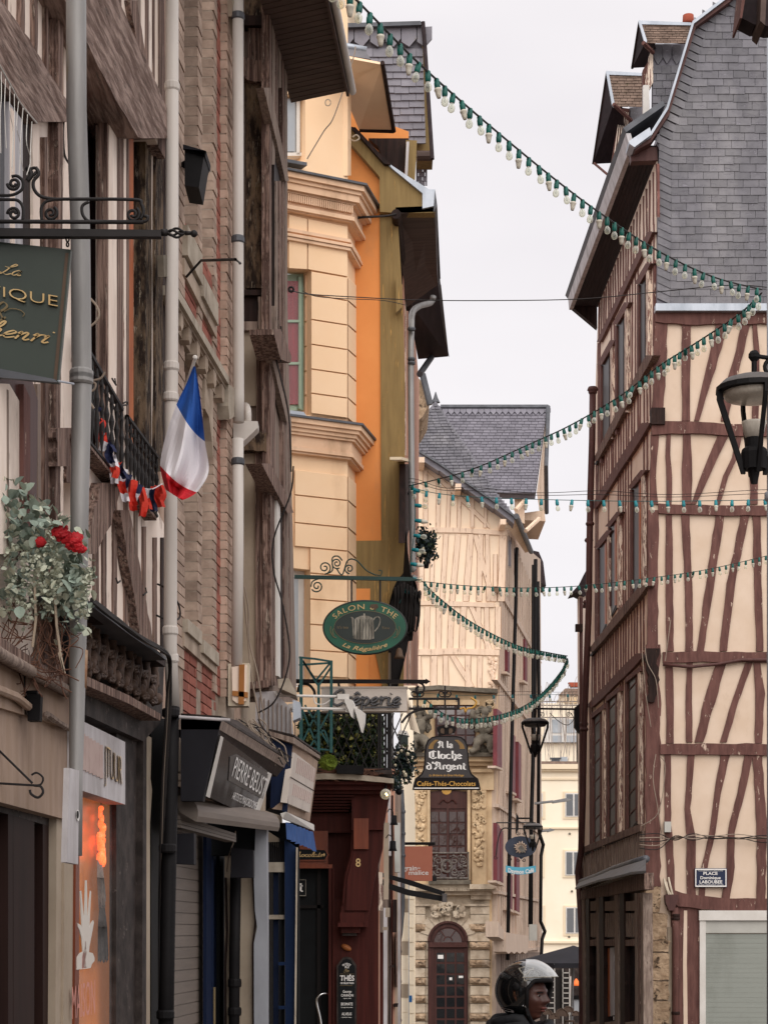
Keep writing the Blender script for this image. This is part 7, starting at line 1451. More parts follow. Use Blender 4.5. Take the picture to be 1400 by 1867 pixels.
b=B();b.add(V,[(4*i+j,4*i+(j+1)%4,4*i+4+(j+1)%4,4*i+4+j)for i in range(n)for j in range(4)]+[(0,1,2,3)]);bn=b.make('banner','cyan_banner',CF)
text('Daymon Café',lambda u,v,z=0:cf.pt(926+47*u,1589+4*math.sin(math.pi*(.08+.86*u))-7.4*v,.015),'sign_white',bn,.03)
LB=T('boutique_sign','large dark green hanging board with gilt letters under a wrought iron bracket','sign',tuple(P(60,700,7)))
LP_=FP(7.0)
bd=B().slab(LP_,[(-190,425),(0,441),(130,455),(107,697),(0,686),(-190,670)],0,.03).make('board','green_sign',LB)
b=B().slab(LP_,[(120,461),(125.5,461),(104,693),(98,693)],.004,.004);b.make('edge_board','sign_edge',bd);b=B().slab(LP_,[(-190,655),(0,672),(100,691),(106,697),(0,688),(-190,672)],.012,.02);b.make('bottom_edge','zinc_dark',bd)
def lt2(x,y):return LP_.pt(x,y,.004)
pen('La',lambda u,v,z=0:LP_.pt(-3+40*u,498+5*u-v*9.5,.008),'gold',bd,.15,.05,lean=.5)
text('BOUTIQUE',lambda u,v,z=0:LP_.pt(-118+224*u-v*0-(0),527+31*u+6*u*u-5-v*(18+2*u),.008+z*.01),'gold',bd,-.012,depth=1)
pen('&',lambda u,v,z=0:LP_.pt(-22+34*u,583-v*17,.007),'gold_dull',bd,.22,.08);b=B();b.tube(crom([LP_.pt(x,y,.008)for x,y in[(8,568),(20,563),(36,565),(45,572),(42,577)]],5),.0018,5);b.make('flourish','gold_dull',bd)
pen('henri',lambda u,v,z=0:LP_.pt(-26+112*u,609+17*u-v*14.5,.008),'gold',bd,.16,.05,lean=.5)
b=B();b.prism([P(-200,413,6.95),P(294,419,6.95),P(294,431,6.95),P(-200,430,6.95)],Vector((0,.03,0)));b.make('bar','iron',LB)
b=B();b.tube([P(-200,403,6.96),P(262,405,6.96)],.0075,6);b.make('upper_bar','iron',LB,True)
def sc2(pts,r=.0055):B().tube(crom([P(x,y,6.96)for x,y in pts],4)if len(pts)<12 else[P(x,y,6.96)for x,y in pts],r,6).make('scroll','iron',LB,True)
for pts in(spiral(26,335,12,3,180,-1.5,22),spiral(26,390,12,3,180,1.5,22),spiral(93,389,13,3,-60,1.5,24),spiral(243,391,13,3,-60,1.6,24),spiral(62,314,11,3,90,-1.3,20)):sc2(pts)
sc2([(-40,352),(0,356),(25,355),(41,345),(42,330),(32,321),(22,322)]);sc2([(42,402),(43,380),(34,366),(15,364),(-30,364)]);sc2([(66,305),(71,318),(62,330),(63,345),(75,358),(100,363),(130,363),(245,364),(258,372),(262,388),(256,400)],.006)
sc2([(77,403),(76,380),(84,368),(100,364)]);sc2([(163,368),(151,375),(151,390),(160,402),(172,404)]);sc2([(262,404),(268,402),(270,395),(263,394)]);sc2([(50,305),(58,318),(50,330)],.009)
b=B()
for k in range(4):
 pts=[P(304+34*t,424.5+8.5*math.sin(math.pi*t)*math.cos(2.6*t+k*1.57),6.97+.016*math.sin(math.pi*t)*math.sin(2.6*t+k*1.57))for t in[i/12 for i in range(13)]];b.tube(pts,.0045,5)
b.tube([P(294,424,6.97),P(306,424,6.97)],.012,8);b.tube([P(338,425,6.97),P(350,425,6.97)],[.008,.006],8);b.ball(P(354,426,6.97),.0125,seg=10,ring=7);b.make('basket_finial','iron',LB,True)
b=B()
for y,r_ in((436,5),(446,4)):b.tube([P(124+(r_-1)*.7*math.cos(a*.7),y+r_*math.sin(a*.7),6.97)for a in range(9)],.003,5,closed=True)
b.make('chain','iron',LB);B().tube([P(107,695,7),P(135,700,7.3)],.004,5).make('stay','zinc',LB)
# == festoon lights
def shared(b,name,mat,smooth=True):
 o=b.make(name,mat,None,smooth);me=o.data;bpy.data.objects.remove(o);return me
skt={m:shared(B().lathe((0,0,0),[(.0095,.004),(.0125,.0),(.0125,-.016),(.0145,-.018),(.0145,-.04),(.012,-.046),(.011,-.048)],10),'socket',m)for m in('socket_green','socket_teal')}
glb=shared(B().lathe((0,0,0),[(.008,-.046),(.010,-.052),(.016,-.062),(.0185,-.074),(.016,-.087),(.009,-.094),(.002,-.096)],12),'bulb','bulb_clear')
frs=shared(B().lathe((0,0,0),[(.010,-.044),(.0175,-.048),(.0185,-.056),(.0155,-.060),(.013,-.078),(.009,-.094),(.007,-.095)],10),'bulb','bulb_frost')
fil=shared(B().tube([(0,0,-.05),(.004,0,-.07),(0,0,-.078),(-.004,0,-.07),(0,0,-.05)],.0012,4),'filament','socket_green')
def festoon(label,pts,spacing,sock='socket_green',scale=1.0,wires=0,tilt=0,cab=.0055,fr=3,horiz=None):
 P3=crom([P(*q)for q in pts],14);t=T('string_lights',label,'string lights',tuple(P3[0]),'festoon string lights across the street')
 B().tube(P3,cab*scale,5).make('cable','cable' if sock=='socket_green' else 'trellis_teal',t)
 for k in range(wires):
  d=Vector((0,0,.05+.03*k));B().tube([p+d*(1+.2*math.sin(i*.3))for i,p in enumerate(P3)],.003*scale,4).make('wire','cable',t)
 acc=0;nx=spacing*.5;k=0
 for a,c in zip(P3,P3[1:]):
  L_=(c-a).length
  while nx<=acc+L_:
   p=a.lerp(c,(nx-acc)/L_);d=(c-a).normalized();rx=R.gauss(0,.10)+(1.0 if R.random()<.03 else 0);ry=R.gauss(0,.12)
   m=Matrix.Translation(p)@Matrix.Rotation(rx,4,'X')@Matrix.Rotation(ry+tilt,4,'Y')@Matrix.Scale(scale,4)
   if horiz:m=Matrix.Translation(p)@Matrix.Rotation(rad(horiz),4,'Y')@Matrix.Scale(scale,4)
   o=bpy.data.objects.new('socket',skt[sock]);link(o,t);o.matrix_basis=m
   g=bpy.data.objects.new('bulb',frs if k%fr==fr-1 else glb);g.parent=o;sc.collection.objects.link(g)
   if nx<1e9 and sock=='socket_green' and scale*3700/p.y>200 and k%fr!=fr-1:f=bpy.data.objects.new('filament',fil);f.parent=o;sc.collection.objects.link(f)
   nx+=spacing;k+=1
  acc+=L_
 return t
festoon('highest thick festoon string dropping from top centre to the grey pole on the right',[(600,-48,8.2),(648,-2,8.6),(760,112,9.4),(870,210,10.3),(1000,318,11.2),(1100,393,12.0),(1200,458,12.9),(1300,505,13.6),(1388,528,14.2)],.137)
festoon('long festoon string rising from the olive post up to the grey pole on the right',[(1388,534,14.2),(1345,574,14.8),(1270,624,15.6),(1200,668,16.5),(1130,722,17.3),(1040,775,18.3),(960,812,19.2),(880,848,19.9),(820,868,20.2),(745,886,20.3)],.135,scale=1.12)
festoon('nearly level festoon string with two thin wires crossing the slate roof',[(745,888,20.2),(800,900,20),(880,907,19.8),(1040,912,19.5),(1200,914,19.3),(1420,911,19)],.152,'socket_teal',1.15,2,cab=.003)
festoon('lower level festoon string running from the sign bar across the cream gable',[(768,1060,19),(850,1068,19.5),(950,1072,20),(1060,1068,20.5),(1200,1052,21),(1300,1036,21.5),(1420,1008,22)],.098,scale=.92,cab=.004)
festoon('far festoon string sagging down past the cream gable to the dark pipes',[(772,1062,19),(800,1090,20),(860,1135,22),(940,1176,25),(1000,1190,28),(1034,1196,30)],.26,scale=1.2)
festoon('lowest curved festoon string looping in front of the bell sign and lamp',[(1034,1200,30),(1022,1225,29),(990,1262,27),(950,1290,26),(900,1306,25),(850,1311,24.3),(810,1302,23.8),(772,1272,23.4)],.13,'socket_green',1.25)
festoon('festoon string tied down along the grey pipe by the olive post',[(752,880,20.15),(757,930,20.15),(754,980,20.15),(749,1022,20.1),(748,1052,20.1),(728,1100,20.0)],.15,'socket_teal',1.35,horiz=-82,cab=.003)
festoon('faint distant festoon string crossing level below the stone ledge',[(748,1262,34),(850,1268,34),(950,1267,34),(1058,1266,34)],.31,'socket_teal',1.2,1,cab=.003)
wr_=B();pts=[(529,529,14.0),(560,536,14.6),(636,541,16),(760,547,17),(900,548,17),(1060,545,17),(1200,532,17),(1330,520,16.5),(1400,524,16.3)]
wr_.tube(crom([P(*q)for q in pts],5),.004,5);wr_.tube(crom([P(*q)for q in[(552,531,14.5),(580,541,15),(640,545,16),(700,548,16.5),(742,557,17)]],5),.003,5)
wr_.tube([P(531+4.5*math.cos(k*.7),528+4.5*math.sin(k*.7),14.0)for k in range(9)],.008,5,closed=True);top(wr_.make('span_wire','cable'),'thin bare span wire with a ring crossing the empty sky level','wire')
# == street lamps
def street_lamp(cx,ty,s,Y,label,arm,scroll=1):
 """cx,ty: pixel centre and cap-top row of the near-lamp drawing scaled by s"""
 t=T('street_lamp',label,'street lamp',(P(cx,0,Y).x,Y,P(0,ty+190*s,Y).z));q=lambda dx,dy:P(cx+dx*s,ty+dy*s,Y);u=s*Y/F;c0=q(0,0);z=lambda dy:-dy*u
 B().lathe(c0,[(5*u,z(-4)),(38*u,z(-3)),(56*u,z(3)),(67*u,z(14)),(68*u,z(16)),(60*u,z(16))],20).make('cap','lamp_grey',t,True)
 B().lathe(c0,[(58*u,z(16)),(69*u,z(15)),(70*u,z(24)),(58*u,z(25))],20).make('rim','black_metal',t)
 B().lathe(c0,[(58*u,z(25)),(52*u,z(36)),(30*u,z(40)),(3*u,z(40))],20).make('reflector','lamp_glass' if s>.5 else 'lamp_grey',t,True)
 for a in(0,90,180,270):
  m=Matrix.Rotation(rad(a+8),3,'Z');pr_=[(69,17),(70,40),(24,174),(17,174),(17,166),(58,44),(60,26)]
  V=[c0+m@Vector((x*u,-3*u,z(y)))for x,y in pr_];n=len(V);V2=[v+m@Vector((0,6*u,0))for v in V]
  b=B();b.add(V+V2,[tuple(range(n)),tuple(range(2*n-1,n-1,-1))]+[(i,i+n,(i+1)%n+n,(i+1)%n)for i in range(n)]);b.make('frame_bar','black_metal',t)
 B().lathe(c0,[(16*u,z(108)),(22*u,z(82)),(23*u,z(78)),(3*u,z(77))],20).make('glass','lamp_glass',t,True)
 B().lathe(c0,[(22*u,z(165)),(24*u,z(135)),(22*u,z(128)),(16*u,z(124)),(17*u,z(108)),(14*u,z(107))],16).make('housing','black_metal',t)
 B().lathe(c0,[(6*u,z(191)),(11*u,z(166)),(12*u,z(164))],12).make('tip','black_metal',t)
 if arm:
  b=B();b.tube([q(0,-2),q(0,-35)],5*u,8);b.ball(q(0,-42),11*u,seg=8,ring=5);b.tube([q(0,-42)]+[P(*a_)for a_ in arm],4*u,8);b.make('arm','black_metal',t)
 return t
pole=None
nl=street_lamp(1374,691,1.0,12.0,'large dark lantern with glass reflector hanging at the right edge before the gable',[(1420,655,12.0)])
B().tube([P(*p,12.0)for p in spiral(1408,668,16,10,120,.8,14)],.012,6).make('scroll','black_metal',nl)
gp_=B().tube([P(1411,-60,12.05),P(1411,2300,12.05)],.045,12).lathe(P(1411,905,12.05),[(.045,-.03),(.06,-.02),(.06,.02),(.045,.03)],12).make('grey_pole','zinc',None,True);top(gp_,'tall light grey pole cut by the right edge of the picture','pole')
fl=street_lamp(975,1311,.365,32.4,'middle lantern hanging from a scrolled arm in the narrow street gap',None)
b=B();b.tube([P(975,1311,32.4),P(976,1296,32.4),P(972,1290,32.4)],.02,6).tube([P(972,1292,32.4),P(1050,1293,32.4)],.016,6).prism([P(1047,1290,32.4),P(1056,1283,32.4),P(1056,1337,32.4),P(1053,1333,32.4),P(1047,1325,32.4)],Vector((0,.15,0)))
for c_ in((988,1303,5,1,180,1.4),(1036,1303,5,1,0,-1.5)):b.tube([P(*p,32.4)for p in spiral(*c_,16)],.007,4)
b.tube(crom([P(x,y,32.4)for x,y in[(1002,1300),(1018,1315),(1034,1322),(1045,1312),(1041,1300)]],5),.007,4);b.make('wall_arm','black_metal',fl)
B().tube([P(1051,1333,32.4),P(1052,1390,32.4)],.008,5).make('cable','cable',fl)
f2=street_lamp(971,1502,.26,43.5,'smallest lantern behind the cafe sign on the dark pipes',None)
b=B();b.tube([P(945,1492,43.5),P(970,1492,43.5),P(971,1502,43.5)],.02,5).prism([P(941,1482,43.5),P(945,1489,43.5),P(945,1512,43.5),P(940,1520,43.5)],Vector((0,.1,0)));b.make('wall_arm','black_metal',f2)
for x0,y0,x1,y1,Y,lb in((974,1465,1042,1457,58,'nearer flat grey road lamp arm in front of the cream building'),(985,1516,1012,1512,66,'farther flat grey road lamp arm low before the cream building')):
 t=T('road_lamp',lb,'street lamp',tuple(P(x0,y0,Y)));B().tube([P(x0,y0,Y),P((x0+x1)/2,(y0+y1)/2,Y)],.035,6).make('arm','grey_metal',t)
 B().prism([P((x0+x1)/2-2,(y0+y1)/2-1,Y),P(x1-10,y1-2,Y),P(x1,y1+1,Y),P(x1-6,y1+3,Y),P((x0+x1)/2,(y0+y1)/2+3,Y)],Vector((0,.3,0))).make('head','grey_metal',t)
 # == flag and bunting
fg=T('tricolour_flag','blue white and red flag hanging from a pole on the brick house','flag',tuple(P(355,655,9.2)))
Lc=crom([Vector(q)for q in[(353,668),(340,700),(322,738),(304,790),(293,840),(295,866),(303,893)]],7);Rc=crom([Vector(q)for q in[(357,668),(366,730),(374,805),(381,858),(364,892),(347,906),(332,912)]],7)
n=len(Lc);m_=18
def fp(i,j):
 t=i/(n-1);u=j/m_;a=Lc[i];c=Rc[i];x=a.x+(c.x-a.x)*u;y=a.y+(c.y-a.y)*u+10*math.sin(math.pi*u)*math.sin(math.pi*t)*(1 if t<.8 else.4)
 d=.055*math.sin(u*9+t*3)*min(1,t*2.5)+.02*math.sin(u*23-t*7)*t+.012*math.sin(t*14+u*4);return P(x,y,9.2+d)
for nm,i0,i1,mat in(('blue_band',0,14,'flag_blue'),('white_band',14,30,'flag_white'),('red_band',30,n-1,'flag_red')):
 b=B()
 if nm=='white_band':
  pass
 for i in range(i0,i1):
  for j in range(m_):b.quad(fp(i,j),fp(i+1,j),fp(i+1,j+1),fp(i,j+1))
 b.make(nm,mat,fg,True)
B().tube([P(356,653,9.2),P(349,676,9.25),P(330,740,9.4),P(300,830,9.7)],.008,8).make('pole','white_paint',fg);B().ball(P(356,652,9.2),.012,seg=8,ring=5).make('finial','white_paint',fg)
bn_=T('tricolour_bunting','string of small crumpled red white and blue flags on the window balconies','bunting',tuple(P(230,880,8.9)))
bp=crom([P(*q)for q in[(176,742,8.5),(190,790,8.55),(207,830,8.6),(228,862,8.8),(252,885,9.1),(275,892,9.4),(296,882,9.7)]],8);B().tube(bp,.003,4).make('cord','flag_white',bn_)
fl_=[(0,-4,34,'n'),(4,2,36,'r'),(8,-6,40,'rw'),(12,6,42,'n'),(16,2,52,'wr'),(19,-8,50,'rw'),(22,4,56,'wr'),(25,-2,62,'nw'),(28,6,58,'r'),(31,-4,60,'nwr'),(34,4,66,'r'),(37,2,48,'wr'),(40,4,52,'n'),(43,8,46,'r'),(46,2,40,'r'),(10,10,30,'n'),(20,10,34,'n'),(35,-4,34,'n')]
for i,dx,ln,cols in fl_:
 p=bp[min(i,len(bp)-1)];k=p.y/F;ln*=.8;b=B();nn=len(cols);n_=6;wv=R.uniform(0,6);V=[]
 for r_ in range(n_+1):
  t=r_/n_
  for c in range(4):
   u=c/3-.5;V.append(p+Vector(((u*(17-3*t)+dx*t+2.5*math.sin(t*5+wv))*k,.02*math.sin(c*2.2+t*4+wv),(-ln*t-abs(u)*4*math.cos(wv))*k)))
 for r_ in range(n_):
  for c in range(3):b.add([V[r_*4+c],V[(r_+1)*4+c],V[(r_+1)*4+c+1],V[r_*4+c+1]],[(0,1,2,3)],{'n':0,'w':1,'r':2}[cols[min(nn-1,int(r_/n_*nn))]])
 b.make('small_flag',['bunting_navy','flag_white','bunting_red'],bn_,True)
 # == plants
fb_=T('window_flowers','overflowing grey green foliage with red roses above the beige fascia','plant',tuple(P(60,1180,7.3)))
ml=[leafmesh('leaf_grey',.048,.040,.15),leafmesh('leaf_grey',.036,.032,.2),leafmesh('leaf_pale',.040,.033,.15)]
def fpos():
 r=R.random()
 if r<.6:x=R.gauss(22,44);y=R.gauss(945,46)+max(0,x)*.42
 elif r<.85:x=R.gauss(128,20);y=R.gauss(1055,42)
 else:x=R.uniform(-10,150);y=R.uniform(1040,1120)
 x=min(x,168);y=max(y,868+max(0,x-10)*.75);return P(x,y,R.uniform(7.05,7.5))
leaves(fb_,ml,fpos,1150,.6,1.15,n_ind=220)
sm=[leafmesh('leaf_pale',.016,.014,.1),leafmesh('leaf_pale',.013,.012,.1)]
def trail(x0,y0,y1):
 return[P(x0+R.uniform(-5,5)+3*math.sin(y*.05),y,7.1+R.uniform(-.04,.04))for y in[y0+(y1-y0)*i/30 for i in range(30)]]
tp_=[q for a in((98,960,1110),(104,955,1100),(92,975,1120),(45,1000,1150),(60,1010,1130),(150,1050,1130),(160,1030,1120),(20,1000,1120),(75,980,1090))for q in trail(*a)]
leaves(fb_,sm,lambda:R.choice(tp_)+Vector((R.uniform(-.015,.015),0,R.uniform(-.015,.015))),900,.8,1.4,n_ind=0)
for k in range(46):
 x,y=R.uniform(10,125),R.uniform(1080,1200);b=B();b.tube(crom([P(x,y,7.2),P(x+R.uniform(-25,20),y+R.uniform(10,50),7.15),P(x+R.uniform(-30,35),y+R.uniform(30,90),7.1),P(x+R.uniform(-25,45),y+R.uniform(40,100),7.1)],5),.0015+.001*R.random(),4);b.make('dry_twig','twig',fb_)
for pts in([(100,1080),(104,1140),(112,1200),(118,1228)],[(108,1190),(118,1228)],[(64,1060),(66,1130),(60,1180)]):B().tube([P(x,y,7.1)for x,y in pts],.005,6).make('stem','cream_render',fb_)
B().tube(crom([P(118,1120,7.6),P(120,1160,7.6),P(125,1200,7.6),P(120,1240,7.6)],4),.02,8).make('hose','black_metal',fb_)
for k,(x,y,r)in enumerate(((112,972,14),(134,986,16),(144,998,9),(74,988,7))):
 b=B()
 for q in range(26):
  a=R.uniform(0,6.28);rr=r*math.sqrt(R.random());c=P(x+rr*math.cos(a),y+rr*.8*math.sin(a),7.08-.03*(1-rr/r));s_=R.uniform(.010,.016)
  b.ball(c,s_,1,.5,.8,7,4,rot=Matrix.Rotation(R.uniform(-1,1),3,'Y')@Matrix.Rotation(R.uniform(-.8,.8),3,'X'),jit=.2)
 b.make('rose','rose',fb_)
def hplant(cx,cy,rx,ry,Y,label,flowers,n=800,pot=None):
 t=T('hanging_plant',label,'plant',tuple(P(cx,cy,Y)));k=Y/F;me=[leafmesh('leaf_blue',11*k,7*k),leafmesh('leaf_blue',9*k,6*k),leafmesh('leaf_dark',8*k,6*k)]
 leaves(t,me,lambda:P(cx+R.gauss(0,rx*.45),cy+R.gauss(0,ry*.42),Y+R.uniform(-.15,.15)),n,.6,1.1,n_ind=60)
 for q in range(flowers):B().ball(P(cx+R.uniform(-rx,rx)*.8,cy+R.uniform(-ry,ry)*.8,Y-.17),3.2*k*R.uniform(.7,1.3),seg=7,ring=5,jit=.2).make('flower','cream_flower',t)
 if pot:B().lathe(P(*pot,Y),[(4*k,0),(6.5*k,12*k)],10).make('pot','black_metal',t)
 for q in range(14):a=R.uniform(0,6.28);B().tube([P(cx,cy,Y),P(cx+rx*1.1*math.cos(a),cy+ry*1.0*math.sin(a),Y)],.004,4).make('twig','twig',t)
hplant(776,996,17,28,20.6,'dark blue green hanging plant high on the grey pipe against the cream gable',3,pot=(777,1036))
hplant(736,1392,20,34,19.8,'dark trailing plant with cream flowers hanging left of the bell sign',9)
hplant(722,1425,12,22,19.6,'low straggly end of greenery over the ball shaped lamp',0,160)
ln_=T('wall_lamp','small green glazed lantern with white hood between the ivy and the statue','lamp',tuple(P(736,1360,20.5)))
B().prism([P(726,1338,20.5),P(744,1341,20.5),P(744,1358,20.5),P(727,1356,20.5)],Vector((0,.12,0))).make('glass_box','sign_deep',ln_);B().prism([P(728,1331,20.5),P(742,1333,20.5),P(746,1342,20.5),P(724,1339,20.5)],Vector((0,.13,0))).make('hood','white_paint',ln_)
bc=T('black_drapery','tall torn black drapery hung from the pipe right of the oval sign','drapery',tuple(P(735,1240,20.1)))
ol=[(716,1075),(724,1058),(735,1045),(738,985),(741,965),(743,1005),(750,1048),(758,1062),(764,1085),(766,1112),(762,1124),(757,1118),(756,1128),(752,1165),(745,1166),(738,1200),(728,1240),(722,1262),(713,1262),(713,1180),(705,1165),(707,1110)]
V=[P(x,y,20.05+.05*math.sin(y*.11))for x,y in ol];b=B();b.prism(V,Vector((0,.12,0)));b.make('cloth','black_cloth',bc)
for k in range(9):
 x=712+k*5.6;b=B();b.tube(crom([P(x+8,1062+abs(k-3)*3,20.02),P(x+6+R.uniform(-3,3),1100,19.98),P(x+2,1150,20.0),P(x-3+R.uniform(-3,3),1190-k*6,20.02)],5),[.010+.006*math.sin(i)for i in range(16)],6);b.make('fold','black_cloth',bc,True)
B().lathe(P(728,1200,19.9),[(.055,0),(.035,.03),(.028,.08),(.012,.1)],12).make('small_bell','sign_edge',bc,True)
# == top right eave, parasol, terrace furniture
ev=T('overhanging_eave','dark brown corner of an overhanging roof at the top right edge','roof',tuple(P(1390,20,9)))
B().prism([P(x,y,9)for x,y in[(1352,-40),(1348,31),(1375,45),(1386,43),(1400,48),(1500,40),(1500,-60)]],Vector((0,.12,0))).make('soffit','soffit_dark',ev);B().prism([P(x,y,8.9)for x,y in[(1356,-40),(1348,33),(1352,33),(1364,-40)]],Vector((0,.2,0))).make('fascia','wood_purple',ev)
B().prism([P(x,y,8.9)for x,y in[(1388,-40),(1385,38),(1394,46),(1398,-40)]],Vector((0,.2,0))).make('board','soffit_brown',ev)
pa=T('parasol','dark grey cafe parasol open behind the helmeted rider','parasol',(P(1040,0,40).x,40,gz(40)))
top_=P(1045,1724,40);ring8=[top_+Vector((1.25*math.cos(a),1.25*math.sin(a),-.33))for a in[math.pi/8+k*math.pi/4 for k in range(8)]]
b=B();b.add([top_]+ring8+[r_+Vector((0,0,-.09))for r_ in ring8],[(0,k+1,(k+1)%8+1)for k in range(8)]+[(k+1,k+9,(k+1)%8+9,(k+1)%8+1)for k in range(8)]);b.make('canopy','parasol_grey',pa)
B().tube([Vector((P(1040,0,40).x,40,gz(40))),top_],.03,8).make('pole','grey_metal',pa)
for r_ in ring8:B().tube([top_+Vector((0,0,-.1)),r_+Vector((0,0,-.02))],.012,4).make('rib','grey_metal',pa)
mr_=T('menu_rack','white wire rack of small dark cards standing under the parasol','rack',tuple(P(1018,1880,38)))
RP=FP(38)
b=B()
for x in(997,1010,1025,1037):b.rect(RP,x,1766,x+1.4,1880,0,.04)
for k in range(9):b.rect(RP,997,1770+k*9.6,1011,1771.6+k*9.6,.0,.035).rect(RP,1025,1773+k*9.2,1038,1774.6+k*9.2,.0,.035)
b.make('frame','white_paint',mr_)
for k in range(8):
 for x in(999,1026.5):B().rect(RP,x,1773.4+k*9.5,x+9.5,1779.6+k*9.5,-.01,.02).make('card','menu_black',mr_)
B().rect(RP,1011.5,1768,1025,1840,-.1,.02).make('backing','menu_black',mr_)
dk=T('cafe','dim cafe front with pale menu boards and an orange lamp under the parasol','shop front',tuple(P(1020,1900,46)))
kf=FP(46);B().rect(kf,985,1750,1075,2000,0,.2).make('wall','granite_dark',dk);B().rect(kf,985,1792,998,1812,.05,.05).make('board','pane_blue',dk);B().rect(kf,985,1815,998,1845,.05,.05).make('board','white_paint',dk);B().rect(kf,1046,1822,1058,1846,.05,.05).make('board','pane_blue',dk);B().rect(kf,1038,1780,1042,1850,.05,.05).make('post','white_paint',dk)
B().rect(kf,1046,1815,1060,1822,.1,.1).make('counter','door_black',dk);B().lathe(kf.pt(1050,1797,.3),[(.11,0),(.09,.06),(.03,.13),(.01,.16)],10).make('lamp_shade','orange_lamp',dk,True)
for i,(x,y,w_)in enumerate(((1024,1843,20),(1036,1836,16),(998,1840,14),(1010,1848,15),(1050,1842,12))):
 t=T('cafe_chair',['frontmost brown round backed cafe chair below the menu rack','brown cafe chair partly behind the frontmost one','leftmost round backed cafe chair beside the rider','low round backed cafe chair between the rider and the rack','rightmost cafe chair tucked against the corner'][i],'chair',(P(x,y,36).x,36+i*.5,gz(36)),'round backed chairs of the cafe terrace')
 Y=36+i*.5;r=w_*Y/F/2*1.15;c=P(x,y+10,Y);b=B();pts=[c+Vector((r*math.cos(a),.1*math.sin(a)-.0,r*1.1*math.sin(a)))for a in[math.pi*k/12 for k in range(13)]]
 b.tube(pts,.016,6);b.make('back_frame','wicker',t);b=B();b.add(pts+[p+Vector((0,.03,0))for p in pts],[tuple(range(13)),tuple(range(25,12,-1))]);b.make('backrest','wicker',t)
 B().lathe((c.x,Y-.2,c.z-.16),[(r,0),(r*1.02,.03)],14).make('seat','wicker',t)
 for sx_,sy_ in((-1,-1),(1,-1),(-1,1),(1,1)):B().tube([(c.x+sx_*r*.8,Y-.2+sy_*r*.7,c.z-.16),(c.x+sx_*r*.95,Y-.2+sy_*r*.9,gz(Y))],.014,6).make('leg','wicker',t)
 # == helmeted rider
pe=T('person','person in a black open face helmet and dark padded jacket looking right','person',(P(955,0,9.9).x,9.9,gz(9.9)))
pe_x=P(955,0,9.9).x;hz=P(0,1816,9.9).z;g0=gz(9.9)
def skin(name,joints,edges,mat,parent,sub=2,root=0):
 me=bpy.data.meshes.new(name);me.from_pydata([j[0]for j in joints],edges,[]);o=bpy.data.objects.new(name,me);link(o,parent)
 o.modifiers.new('skin','SKIN');sk=me.skin_vertices[0]if me.skin_vertices else None
 if sk is None:
  bpy.context.view_layer.objects.active=o;bpy.ops.object.modifier_remove(modifier='skin')if False else None
 for i,j in enumerate(joints):me.skin_vertices[0].data[i].radius=(j[1],j[2]if len(j)>2 else j[1]);me.skin_vertices[0].data[i].use_root=i==root
 s_=o.modifiers.new('sub','SUBSURF');s_.levels=s_.render_levels=sub;me.materials.append(MT[mat]);return o
X0,Y0=pe_x,9.9
def V3(x,y,z):return(X0+x,Y0+y,g0+z)
def limbs(name,chain,mat):
 b=B();
 for pts,rr in chain:b.tube(crom([V3(*p)for p in pts],5),[rr[min(int(i/5),len(rr)-2)]*(1-(i%5)/5)+rr[min(int(i/5)+1,len(rr)-1)]*(i%5)/5 for i in range(5*(len(pts)-1)+1)],16)
 return b
try:
 jj=[(V3(0,.02,.92),.14,.11),(V3(0,.02,1.08),.145,.11),(V3(0,.03,1.24),.17,.12),(V3(0,.04,1.37),.15,.11),(V3(.0,.03,1.46),.075,.075),(V3(.02,.0,1.55),.07,.07),(V3(-.17,.06,1.38),.075),(V3(-.25,.06,1.2),.06),(V3(-.27,.0,1.0),.048),(V3(-.24,-.1,.84),.035),(V3(.17,.04,1.38),.075),(V3(.26,.02,1.2),.06),(V3(.28,-.06,1.0),.048),(V3(.26,-.16,.86),.035),(V3(-.1,.02,.86),.1),(V3(-.11,-.04,.5),.07),(V3(-.11,.06,.1),.05),(V3(-.11,-.1,.04),.04),(V3(.1,.02,.86),.1),(V3(.12,-.1,.5),.07),(V3(.12,-.06,.1),.05),(V3(.12,-.22,.04),.04)]
 ed_=[(0,1),(1,2),(2,3),(3,4),(4,5),(3,6),(6,7),(7,8),(8,9),(3,10),(10,11),(11,12),(12,13),(0,14),(14,15),(15,16),(16,17),(0,18),(18,19),(19,20),(20,21)]
 jj=[((j[0][0],j[0][1],g0+(j[0][2]-g0)*.925),)+j[1:]for j in jj];skin('body',jj,ed_,'jacket',pe)
except Exception as e:
 print('SKIN',e)
hm=Matrix.Rotation(rad(-38),3,'Z');hc=Vector((X0+.02,Y0,hz))
def H(x,y,z):return hc+hm@Vector((x,y,z))
def face_r(ph,th):
 x=.098*math.cos(th)*math.cos(ph);y=.076*math.cos(th)*math.sin(ph);z=.118*math.sin(th)
 g=lambda p0,t0,sp,st:math.exp(-((ph-p0)/sp)**2-((th-t0)/st)**2)
 f=.026*g(0,-.20,.17,.14)+.014*g(0,.0,.13,.2)+.013*g(0,-.50,.36,.07)+.013*g(0,-.66,.33,.08)-.006*g(0,-.58,.4,.03)+.012*g(0,-.98,.45,.16)
 f+=.008*(g(.4,.22,.35,.09)+g(-.4,.22,.35,.09))-.013*(g(.40,.05,.20,.12)+g(-.40,.05,.20,.12))+.008*(g(.62,-.2,.3,.2)+g(-.62,-.2,.3,.2))+.010*(g(.17,-.26,.1,.1)+g(-.17,-.26,.1,.1))
 return Vector((x+f*math.cos(ph),y+f*math.sin(ph),z+(-.006 if th<-.8 else 0)))
b=B();na,ne=64,48;V=[]
